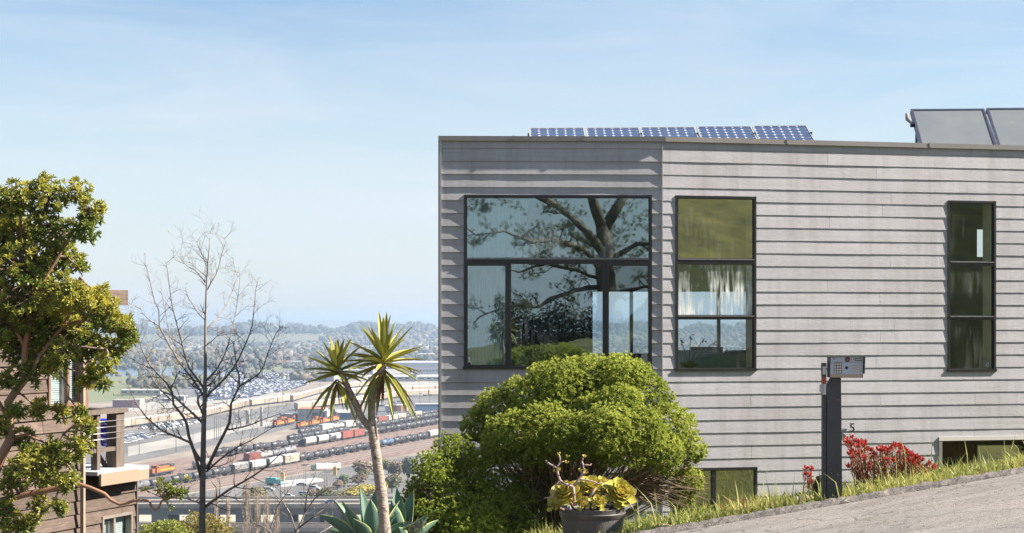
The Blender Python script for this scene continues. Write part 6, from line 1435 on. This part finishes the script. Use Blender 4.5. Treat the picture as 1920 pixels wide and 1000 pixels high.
# vehicles
cg = mat('car_glass', (.03,.035,.04), .1, var=.1); tyre = mat('tyre', (.03,.03,.03), .9, var=.1)
def carpaint(n,c): return mat('paint_'+n, c, .3, var=.05, coat=.6)
def car(colr, kind='sedan'):
    mb=MB(); L_,W_=4.6,.88
    if kind=='sedan': pr=[(-2.3,.35),(-2.3,.75),(-1.5,.92),(-.75,1.38),(.7,1.40),(1.5,1.0),(2.25,.92),(2.3,.35)]
    elif kind=='suv': pr=[(-2.3,.4),(-2.3,.95),(-1.35,1.05),(-.7,1.65),(1.9,1.68),(2.25,1.05),(2.3,.4)]
    else: pr=[(-2.7,.4),(-2.7,1.0),(-1.5,1.1),(-1.0,1.75),(.3,1.78),(.5,1.15),(2.6,1.15),(2.7,.45)]
    n=len(pr); 
    def sx(z): return W_ if z<1.06 else W_*.80
    mb.add([(s_*sx(z),y,z) for s_ in (-1,1) for y,z in pr],[tuple(range(n))[::-1],tuple(range(n,2*n))]+[(i,(i+1)%n,n+(i+1)%n,n+i) for i in range(n)],0)
    hi=[p for p in pr if p[1]>1.3]; y0,y1=min(p[0] for p in hi),max(p[0] for p in hi); zt=min(p[1] for p in hi)
    for s_ in (-1,1): mb.add([(s_*.90,y0-.35,1.02),(s_*.90,y1+.35,1.02),(s_*.74,y1,zt-.06),(s_*.74,y0+.02,zt-.06)],[(0,1,2,3)],1)
    mb.add([(-.7,y0-.52,1.06),(.7,y0-.52,1.06),(.62,y0-.05,zt-.04),(-.62,y0-.05,zt-.04)],[(0,1,2,3)],1); mb.add([(-.7,y1+.55,1.08),(.7,y1+.55,1.08),(.62,y1+.07,zt-.04),(-.62,y1+.07,zt-.04)],[(0,1,2,3)],1)
    for s_ in (-1,1):
        for y in (-1.45,1.4):
            mb.add([(s_*(.9),y+.33*math.cos(t),.33+.33*math.sin(t)) for t in np.linspace(0,5.5,8)]+[(s_*(.66),y+.33*math.cos(t),.33+.33*math.sin(t)) for t in np.linspace(0,5.5,8)],[tuple(range(8))]+[(i,(i+1)%8,8+(i+1)%8,8+i) for i in range(8)],2)
    return mb.build('parked_car',[colr,cg,tyre])
cols=dict(white=(.75,.76,.78),silver=(.45,.48,.52),grey=(.2,.21,.23),blue=(.06,.10,.22),black=(.03,.03,.035),red=(.4,.04,.03))
CP={}
def getcar(c,k='sedan'):
    if (c,k) in CP: o=CP[(c,k)].copy(); COL.objects.link(o); return o
    CP[(c,k)]=car(carpaint(c,cols[c]),k); return CP[(c,k)]
def put(c,k,x,y,z,rz,label,group=None,name=None,cat='car'):
    o=getcar(c,k); o.location=(x,y,z); o.rotation_euler=(0,0,rz); tag(o,label,cat,group)
    if name: o.name=name
    return o
for (px,py,c,k,rz,lb,cat) in ((504,921,'silver','suv',1.4,'silver estate car parked on the lot between the teal truck and the pickup','car'),(565,911,'grey','sedan',1.4,'dark grey sedan parked at the foot of the white pad','car'),(540,934,'white','pickup',1.5,'white pickup truck at the near edge of the lot above the bridge','pickup'),(571,929,'silver','suv',1.45,'silver car beside the yellow flowering bush','car'),(590,918,'white','suv',1.3,'white van half hidden by the brown bushes','van')):
    g_=G(px,py,.1); put(c,k,g_.x,g_.y,.11,rz,lb,None,None,cat)
g_=G(621,944,9.0); put('blue','sedan',g_.x,575,9.02,math.pi/2,'dark blue car driving on the upper motorway bridge',None,'moving_car'); g_=G(690,932,0); put('white','sedan',g_.x,g_.y,.11,1.5,'white car passing behind the forked trunk beside the bushes')
# coach-like white and green trailer, teal truck
def truck(px,py,label,body,cabc,L_=9,rz=1.2):
    g_=G(px,py,.1); root=empty('truck',(g_.x,g_.y,.12),rz); tag(root,label,'truck'); mb=MB(); mb.box((-1.25,-L_/2+2.2,.9),(1.25,L_/2,3.2)); mb.build('cargo_body',body,root); mb=MB(); mb.box((-1.15,-L_/2,.6),(1.15,-L_/2+2.1,2.6)); mb.build('cab',cabc,root)
    for y in (-L_/2+1,L_/2-1.2,L_/2-2.3): mb=MB(); mb.box((-1.2,y-.45,0),(1.2,y+.45,.9)); mb.build('wheel',tyre,root)
    mb=MB(); mb.box((-1.0,-L_/2-.03,1.6),(1.0,-L_/2-.001,2.4)); mb.build('windscreen',cg,root)
truck(611,882,'white trailer truck with a dark green nose parked on the asphalt before the red tracks',roofw,mat('dark_green',(.05,.12,.10),.5,var=.2),14,-1.25)
truck(514,910,'teal truck with an open bed standing behind the silver estate car',mat('teal_paint',(.10,.42,.42),.5,var=.2),mat('teal_paint',()),7,1.3)
# rows of parked cars
def lot(o0,rows,n,du,dv,rz,names,group,where,jit=.25,keepf=1.0,cap=999):
    c_=0
    for r_ in range(rows):
        for k in range(n):
            if VR.random()>keepf or c_>=cap: continue
            p=Vector(o0)+Vector(du)*k+Vector(dv)*r_; c=VR.choice(names); put(c,VR.choice(('sedan','suv','suv')),p.x+VR.uniform(-jit,jit),p.y+VR.uniform(-jit,jit),.13,rz+VR.uniform(-.04,.04)+(math.pi if VR.random()<.4 else 0),f'{c} car in {where}, {ORD[r_]} row, {ORD[k]} along' if n<20 else f'{c} car in {where}, {ORD[min(k,33)]} of the {("nearer","farther")[r_]} row',group); c_+=1
    return c_
p0=Vector(gl(238,832)); p1=Vector(gl(310,812)); d_=(p1-p0).normalized(); q_=Vector((d_.y,-d_.x))*-1
lot(tuple(p0),6,15,tuple(d_*5.6),tuple(q_*9),math.atan2(d_.y,d_.x)+.5,('white','white','white','silver','white','silver','blue'),'cars on the pale lot behind the blue pot','the lot behind the deck',.5,.9)
p0=Vector(gl(310,806)); p1=Vector(gl(372,793)); d_=(p1-p0).normalized(); q_=Vector((d_.y,-d_.x))*-1
lot(tuple(p0),3,14,tuple(d_*6),tuple(q_*9),1.2,('white','silver','white','grey'),'cars on the lot behind the bare tree','the lot behind the bare tree',.5,.9)
p0=Vector(gl(715,733.5)); p1=Vector(gl(830,731.5)); d_=(p1-p0).normalized()
lot(tuple(p0),2,36,tuple(d_*3.0),(0,7),.1,('blue','grey','white','black','silver'),'cars lined up between the autorack rows','the line between autorack rows',.3,.9)
for i,(px,py,c) in enumerate(((738,757,'blue'),(749,755,'grey'),(770,753,'blue'),(712,760,'silver'),(716,763,'blue'),(730,775,'blue'),(705,757,'black'))): g_=G(px,py); put(c,'suv',g_.x,g_.y,.13,VR.uniform(0,3),f'{["dark blue","mid grey","bright blue","pale silver","navy","blue cabbed","black"][i]} car on the grey road, {ORD[i]} from the pale storage tank','cars on the grey road')
# the vast dark lot of new cars: beyond what one could count
V=[];Fq_=[];AT=[]
def minicar(x,y,rz,a):
    c,s_=math.cos(rz),math.sin(rz); o=len(V)
    for (dx,dy,dz) in ((-.9,-2.3,.2),(.9,-2.3,.2),(.9,2.3,.2),(-.9,2.3,.2),(-.9,-2.3,.9),(.9,-2.3,.9),(.9,2.3,.95),(-.9,2.3,.95),(-.72,-.9,1.45),(.72,-.9,1.45),(.72,1.2,1.45),(-.72,1.2,1.45),(-.88,-1.5,.93),(.88,-1.5,.93),(.88,1.8,.96),(-.88,1.8,.96)):
        V.append((x+dx*c-dy*s_, y+dx*s_+dy*c, dz+.1))
    for f in ((0,1,5,4),(1,2,6,5),(2,3,7,6),(3,0,4,7),(4,5,6,7),(12,13,9,8),(13,14,10,9),(14,15,11,10),(15,12,8,11),(8,9,10,11)): Fq_.append(tuple(o+q for q in f)); AT.append(a)
poly=[(372,716),(400,708),(450,702),(560,700),(600,712),(560,728),(470,746),(384,754),(366,740)]
def inpoly(x,y,poly):
    r_=False
    for i in range(len(poly)):
        x1,y1=poly[i]; x2,y2=poly[i-1]
        if (y1>y)!=(y2>y) and x<(x2-x1)*(y-y1)/(y2-y1)+x1: r_=not r_
    return r_
pg=[gl(*p) for p in poly]; xs_=[p[0] for p in pg]; ys_=[p[1] for p in pg]; ca_,sa_=math.cos(.3),math.sin(.3)
yv=min(ys_)
while yv<max(ys_):
    xv=min(xs_)
    while xv<max(xs_):
        if inpoly(xv,yv,pg) and VR.random()<.9: minicar(xv+VR.uniform(-.2,.2),yv+VR.uniform(-.3,.3),.3+VR.uniform(-.05,.05),VR.random()**4.5)
        xv+=2.9
    yv+=6.2 if int(yv)%3 else 9
o=meshobj('parked_cars_field',V,np.array(Fq_),leafmat('lot_car_paint',(.035,.045,.075),(.8,.8,.85),.25,0),None,AT); o.name='vehicle_storage_lot'; tag(o,kind='stuff')

# trees of the valley
def treemesh(seed,m,tm,h=1.0,w_=.5,nleaf=520,cone=False):
    rs=np.random.RandomState(seed); root=empty('valley_tree')
    mb=MB(); mb.tube([(0,0,0),(.01,0,.3*h),(0,0.01,.75*h)],[.035,.028,.01],6); mb.build('trunk',tm,root)
    k=7; cs=[]
    for i in range(k):
        a=rs.uniform(0,6.28); rr=rs.uniform(.05,.55)*w_*.5; cs.append((rr*math.cos(a),rr*math.sin(a),h*rs.uniform(.4,.78)))
    cs=np.array(cs); ci=rs.randint(0,k,nleaf); u=rs.normal(size=(nleaf,3)); u/=np.linalg.norm(u,axis=1,keepdims=True)
    p=cs[ci]+u*np.array([w_*.34,w_*.34,h*.21])*(.75+.25*rs.rand(nleaf))[:,None]; u[:,2]+=.4
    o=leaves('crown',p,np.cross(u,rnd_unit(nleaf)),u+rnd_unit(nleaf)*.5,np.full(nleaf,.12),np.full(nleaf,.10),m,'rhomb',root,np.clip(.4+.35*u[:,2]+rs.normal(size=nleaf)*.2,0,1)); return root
vt_trunk=mat('valley_trunk',(.16,.12,.09),.9,var=.3)
TM={}
for nm,a,b in (('green',(.045,.075,.02),(.12,.17,.05)),('ochre',(.22,.19,.03),(.42,.34,.06)),('brown',(.12,.09,.06),(.24,.17,.12)),('olive',(.08,.09,.035),(.20,.19,.08)),('dark',(.03,.05,.025),(.08,.10,.05)),('lime',(.22,.27,.04),(.40,.42,.10))):
    TM[nm]=treemesh(len(nm)*3+1,leafmat('valley_'+nm,a,b,.7,.2),vt_trunk,1.0,.9)
TS={k:snapshot(v) for k,v in TM.items()}; used=set()
def vtree(px,pyb,pxw,pyh,kind,label,z=0.0,name='valley_tree',cat='tree'):
    g_=G(px,pyb,z); t=TM[kind] if kind not in used else copy_tree(TM[kind],None,TS[kind]); used.add(kind); w_=pxw/F*g_.y; h_=pyh/F*g_.y
    t.location=g_; t.scale=(w_/.9,w_/.9,h_); t.rotation_euler=(0,0,VR.uniform(0,6)); tag(t,label,cat); return t
for a in ((645,915,26,32,'green','round green tree rising above the ochre bushes at the lot'),(607,938,34,30,'olive','olive brown bush at the end of the ochre row'),(588,938,28,26,'brown','brown bush behind the yellow flowers beside the pickup'),(633,918,24,22,'brown','dark round bush between the lone mast and the green tree'),(660,938,50,32,'ochre','ochre bush before the agave tips'),(690,934,50,34,'ochre','ochre bush just beside the yucca trunk'),(672,912,34,30,'brown','brown tree above the ochre bushes'),(684,898,46,44,'brown','tall brown tree nearest the yucca trunk'),(680,905,26,32,'olive','olive tree beneath the brown crown by the trunk'),(716,930,30,40,'ochre','ochre tree just past the yucca trunk'),(735,925,40,46,'olive','olive tree between the yucca trunk and the ragged shrub'),(744,900,36,46,'brown','brown tree over the olive one near the ragged shrub'),(765,905,40,50,'dark','dark tree touching the ragged shrub top'),(728,890,30,36,'olive','small olive tree behind the brown one'),(630,940,40,24,'olive','low olive thicket in front of the dark round bush')):
    vtree(*a)
vtree(575,938,26,12,'lime','low bush in yellow flower by the silver car')
for a in ((475,962,56,62,'olive','round olive tree standing before the bridges past the bare trunk'),):
    vtree(*a)
# nearer, on the slope below
for (lst,Y_,m_,l_,sd) in (([(290,1010,34),(318,1005,34),(330,1020,36),(265,1030,30)],100,leafmat('lime_bush',(.16,.20,.03),(.36,.38,.07),.6,.3),'bright lime treetop at the bottom between timber house and bare tree',31),([(372,1000,44),(405,1010,44),(345,1012,36),(430,1030,36)],104,leafmat('ochre_bush',(.17,.15,.04),(.36,.30,.09),.7,.3),'ochre round treetop at the foot of the bare tree',32)):
    c=P(lst[0][0],1040,Y_); rt2=empty('hillside_tree',(c.x,c.y,float(terr(c.x,c.y)))); tag(rt2,l_,'tree'); shrub('crown',ellips(lst,Y_,sd),2600,6,.16,m_,rt2,sd,depth=.4,core=1.0)
    mb=MB(); mb.tube([(c.x,c.y,float(terr(c.x,c.y))-.3),(c.x,c.y,c.z+.2)],[.22,.12],7); keepfix(mb.build('trunk',tb),rt2)
# bare pale poplars below the bare tree
pop=mat('poplar_twig',(.27,.21,.165),.9,var=.2)
rp=random.Random(5)
for i,(px,pyt,w_) in enumerate(((405,905,16),(428,925,14),(462,895,26),(482,905,24),(500,925,22),(519,950,18))):
    Y_=300+i*12; c=P(px,1010,Y_); zb=float(terr(c.x,c.y)); zt=P(px,pyt,Y_).z; root=empty('poplar',(c.x,c.y,zb)); tag(root,f'pale leafless poplar before the bridges, {["beside the trunk of the bare tree","slimmest, second along","bushy one below the olive tree","twin of the bushy one","between the twins and the low shrub","shortest, by the dark low shrub"][i]}','tree','pale leafless poplars')
    H=zt-zb; mb=MB(); mb.tube([(0,0,0),(0,0,H*.5),(0.1,0,H)],[.17,.12,.03],6); mb.build('trunk',pop,root)
    mb=MB()
    for k in range(330):
        z=H*rp.uniform(.25,.99); a=rp.uniform(0,6.28); r_=w_/F*Y_/2*rp.uniform(.5,1)*(1-.5*abs(z/H-.55)); l=rp.uniform(1.5,4); mb.tube([(0,0,z-l*.9),(math.cos(a)*r_*.7,math.sin(a)*r_*.7,z-l*.3),(math.cos(a)*r_,math.sin(a)*r_,z+l*.3)],[.035,.028,.015],3,caps=False)
    o=mb.build('twigs',pop,root); o['kind']='stuff'

# far suburb: houses one by one where they can be told apart, trees as a mass
hp=[]
hw=[gmat('house_wall_%s'%n,c,tuple(q*.85 for q in c),.2,.8) for n,c in (('white',(.68,.68,.66)),('cream',(.58,.52,.42)),('grey',(.40,.42,.45)),('pink',(.55,.42,.38)))]; hr=[gmat('house_roof_%s'%n,c,tuple(q*.8 for q in c),.2,.8) for n,c in (('grey',(.26,.26,.28)),('brown',(.25,.18,.14)),('pale',(.55,.53,.50)))]
def farhouse(wm_,rm_):
    mb=MB(); mb.box((-7,-5,0),(7,5,4.5),0); mb.add([(-7.6,-5.6,4.501),(7.6,-5.6,4.501),(7.6,5.6,4.501),(-7.6,5.6,4.501),(-7.6,0,7.5),(7.6,0,7.5)],[(0,1,5,4),(3,4,5,2),(0,4,3),(1,2,5),(0,3,2,1)],1)
    for x in (-5,-1.8,1.8,5): mb.box((x-.8,-5.1,1.2),(x+.8,-5.001,3.2),2)
    return mb.build('suburban_house',[wm_,rm_,win_d])
wn=['white','cream','grey','pink']; rn=['grey','brown','pale']
for i in range(4):
    for j in range(3): hp.append((farhouse(hw[i],hr[j]),i,j))
hcount=0; uh=set()
while hcount<230:
    px=VR.uniform(215,850) if hcount<185 else VR.uniform(1080,1430); py=VR.choice((VR.uniform(640,690),VR.uniform(634,662)))
    if 655<py and px>640: continue
    if px<480 and py>686: continue
    o,i,j=hp[VR.randrange(12)]
    if (i,j) in uh: o=o.copy(); COL.objects.link(o)
    uh.add((i,j)); g_=G(px,py); s_=VR.uniform(.8,1.5); o.location=g_; o.rotation_euler=(0,0,VR.uniform(-.6,.6)); o.scale=(s_*VR.uniform(1,1.8),s_,VR.uniform(.9,1.3)); tag(o,f'small {wn[i]} walled house with {rn[j]} roof among the far trees',"house",'houses of the far suburb'); hcount+=1
for k,(px,py,w_,h,lb) in enumerate(((400,1,0,0,''),(575,641,26,9,'broad white hall with a flat roof at the foot of the wooded ridge'),(600,648,34,7,'second broad pale hall below the wooded ridge'),(1366,664,44,13,'white hall with rows of windows seen through the window with the orchid'),(300,664,24,8,'pale hall in the suburb behind the bare tree'),(690,662,30,8,'white roofed market hall behind the yucca head'),(800,676,26,9,'pale gabled hall just above the lavender warehouse'),(530,668,30,7,'low white hall above the green verge'))):
    if k==0: continue
    bldg('hall',lb,'hall',px-w_/2,px+w_/2,py,h*1.3,40,whw,roofw,0,6,.3)
ico_v=None
def blobs(name,items,m):
    # each item: x,y,z,r,h,attribute -> a lumpy crown of 20-80 faces
    rs=np.random.RandomState(4); nr,nk=5,8; base=[];
    for i in range(1,nr):
        ph=math.pi*i/nr
        for k in range(nk): th=2*math.pi*(k+.5*(i%2))/nk; base.append((math.sin(ph)*math.cos(th),math.sin(ph)*math.sin(th),math.cos(ph)))
    base=[(0,0,1)]+base+[(0,0,-1)]; base=np.array(base); fs=[]
    for k in range(nk): fs.append((0,1+k,1+(k+1)%nk,1+(k+1)%nk))
    for i in range(nr-2):
        for k in range(nk): a=1+i*nk+k; b=1+i*nk+(k+1)%nk; fs.append((a,a+nk,b+nk,b))
    l_=1+(nr-2)*nk
    fs=np.array(fs[nk:]); tri=np.array([(0,1+k,1+(k+1)%nk) for k in range(nk)]+[(len(base)-1,l_+(k+1)%nk,l_+k) for k in range(nk)])
    it=np.array(items); n=len(it); J=1+rs.normal(size=(n,len(base),1))*.17
    V=it[:,None,:3]+base[None]*J*np.stack([it[:,3],it[:,3],it[:,4]],-1)[:,None,:]; V[...,2]+=it[:,None,4]*.9
    V=V.reshape(-1,3); o_=(np.arange(n)*len(base))[:,None,None]
    F4=(fs[None]+o_).reshape(-1,4); F3=(tri[None]+o_).reshape(-1,3)
    a4=np.clip(np.repeat(it[:,5],len(fs))+rs.normal(size=len(F4))*.10,0,1); a3=np.clip(np.repeat(it[:,5],len(tri))+rs.normal(size=len(F3))*.10,0,1)
    F3q=np.concatenate([F3,F3[:,2:3]],1)
    # quads with a repeated corner are not valid: split the caps as their own mesh part by joining through from_pydata-like arrays
    me=bpy.data.meshes.new(name); nv=len(V); n4,n3=len(F4),len(F3)
    me.vertices.add(nv); me.vertices.foreach_set('co',V.astype(np.float32).ravel()); me.loops.add(n4*4+n3*3); me.loops.foreach_set('vertex_index',np.concatenate([F4.ravel(),F3.ravel()]).astype(np.int32))
    me.polygons.add(n4+n3); me.polygons.foreach_set('loop_start',np.concatenate([np.arange(n4)*4,n4*4+np.arange(n3)*3]).astype(np.int32)); me.materials.append(m); me.update(calc_edges=True)
    at=me.attributes.new('v','FLOAT','FACE'); at.data.foreach_set('value',np.concatenate([a4,a3]).astype(np.float32))
    o=bpy.data.objects.new(name,me); COL.objects.link(o); tag(o,kind='stuff'); return o
fm=leafmat('far_foliage',(.022,.036,.024),(.17,.13,.09),.9,0)
items=[]
def belt(n,px0,px1,py0,py1,h0,h1,att,clump=3):
    for _ in range(n):
        px,py=VR.uniform(px0,px1),VR.uniform(py0,py1); g_=G(px,py); a=att()
        for k in range(VR.randint(1,clump)):
            h=VR.uniform(h0,h1); r=h*VR.uniform(.35,.75); items.append((g_.x+VR.gauss(0,h*.8),g_.y+VR.gauss(0,h),-.5,r,h*.55,a+VR.uniform(-.05,.05)))
mixa=lambda: VR.choice((VR.uniform(0,.3),VR.uniform(.1,.4),VR.uniform(.55,1)))
belt(1300,150,1450,640,684,7,14,mixa,4); belt(950,150,1450,628,650,8,15,mixa,4); belt(420,1060,1450,630,676,8,15,mixa,4)
belt(120,150,700,684,694,5,9,mixa,3); belt(60,240,420,718,730,5,9,lambda: VR.uniform(.1,.5),2); belt(60,560,606,700,716,5,10,mixa,3); belt(50,150,560,696,712,4,7,lambda: VR.uniform(.2,.6),2)
belt(500,-400,1900,622,634,9,16,mixa,3)
blobs('woodland',items,fm)
# ridge with tall trees, and faint hills beyond
hillm=gmat('ridge_grass',(.16,.17,.09),(.24,.22,.13),.004)
def ridge(name,y0,x0,x1,hf,depth,m,n=220):
    mb=MB(); xs=np.linspace(x0,x1,n); vs=[]
    for x in xs:
        h=hf(x); vs += [(x,y0-depth,-1),(x,y0-depth*.5,h*.45),(x,y0,h),(x,y0+depth,-1)]
    mb.add(vs,[(i*4+j,(i+1)*4+j,(i+1)*4+j+1,i*4+j+1) for i in range(n-1) for j in range(3)],0,True); o=mb.build(name,m); tag(o,kind='structure'); return o
YR=6200.0
def prof_px(px):   # screen height (py) of bare ridge ground by direction
    return 622 - 4*math.exp(-((px-760)/90)**2) - 3*math.exp(-((px-560)/80)**2) + 2.0*math.sin(px/47.0) - 5*math.exp(-((px-1220)/120)**2)
hf=lambda x: max(4,HC-(prof_px(x/YR*F+CX)-HY)/F*YR)
ridge('hills',YR,-3200,3200,hf,900,hillm)
items=[]
for _ in range(1500):
    px=VR.uniform(-300,1900); dy=VR.uniform(-260,40); x=(px-CX)/F*YR; h=VR.uniform(10,19)*(1+.5*math.sin(px/23.0)*math.sin(px/61.0)); items.append((x,YR+dy,hf(x)*(1+dy/1200 if dy<0 else 1)-2,h*VR.uniform(.5,.9),h*.8,VR.uniform(0,.25)))
for _ in range(700):
    px=VR.uniform(640,1500); dy=VR.uniform(-800,-200); x=(px-CX)/F*YR; h=VR.uniform(7,12); items.append((x,YR+dy,max(0,hf(x)*(1+dy/1000)),h*.8,h*.7,mixa()))
blobs('ridge_woods',items,fm)
ridge('far_hills',15500,-9000,9000,lambda x: 90+70*noise.noise(Vector((x/1500,0,3)))+25*noise.noise(Vector((x/400,0,3))),2500,hillm)

# dark hedge, out of view, put in to darken the middle pane reflection
hd = empty('added_hedge', (4.0,-14.5,float(terr(4.0,-14.5)))); tag(hd, 'dark unseen hedge under the pine across the lane, mirrored in the large window', 'added_hedge')
els=[(np.array([2.4+.45*i, -14.6+.1*(i%3), HC-.35+.25*math.sin(i*1.9)]), np.array([.6,.5,1.0+.3*math.sin(i*2.3)])) for i in range(9)]
shrub('foliage', els, 9000, 6, .06, leafmat('added_hedge_leaf',(.030,.042,.018),(.11,.10,.045),.6,.15), hd, 55, depth=.4, core=1.0)
mb = MB(); [mb.tube([(2.4+.45*i,-14.6,HC-1.4),(2.45+.45*i,-14.6,HC-.8),(2.4+.45*i,-14.55,HC+.2)],[.05,.04,.015],6) for i in range(9)]; o = mb.build('stems', mat('added_hedge_wood',(.10,.08,.06),.95,var=.5,nscale=9)); o['kind']='stuff'; keepfix(o, hd)
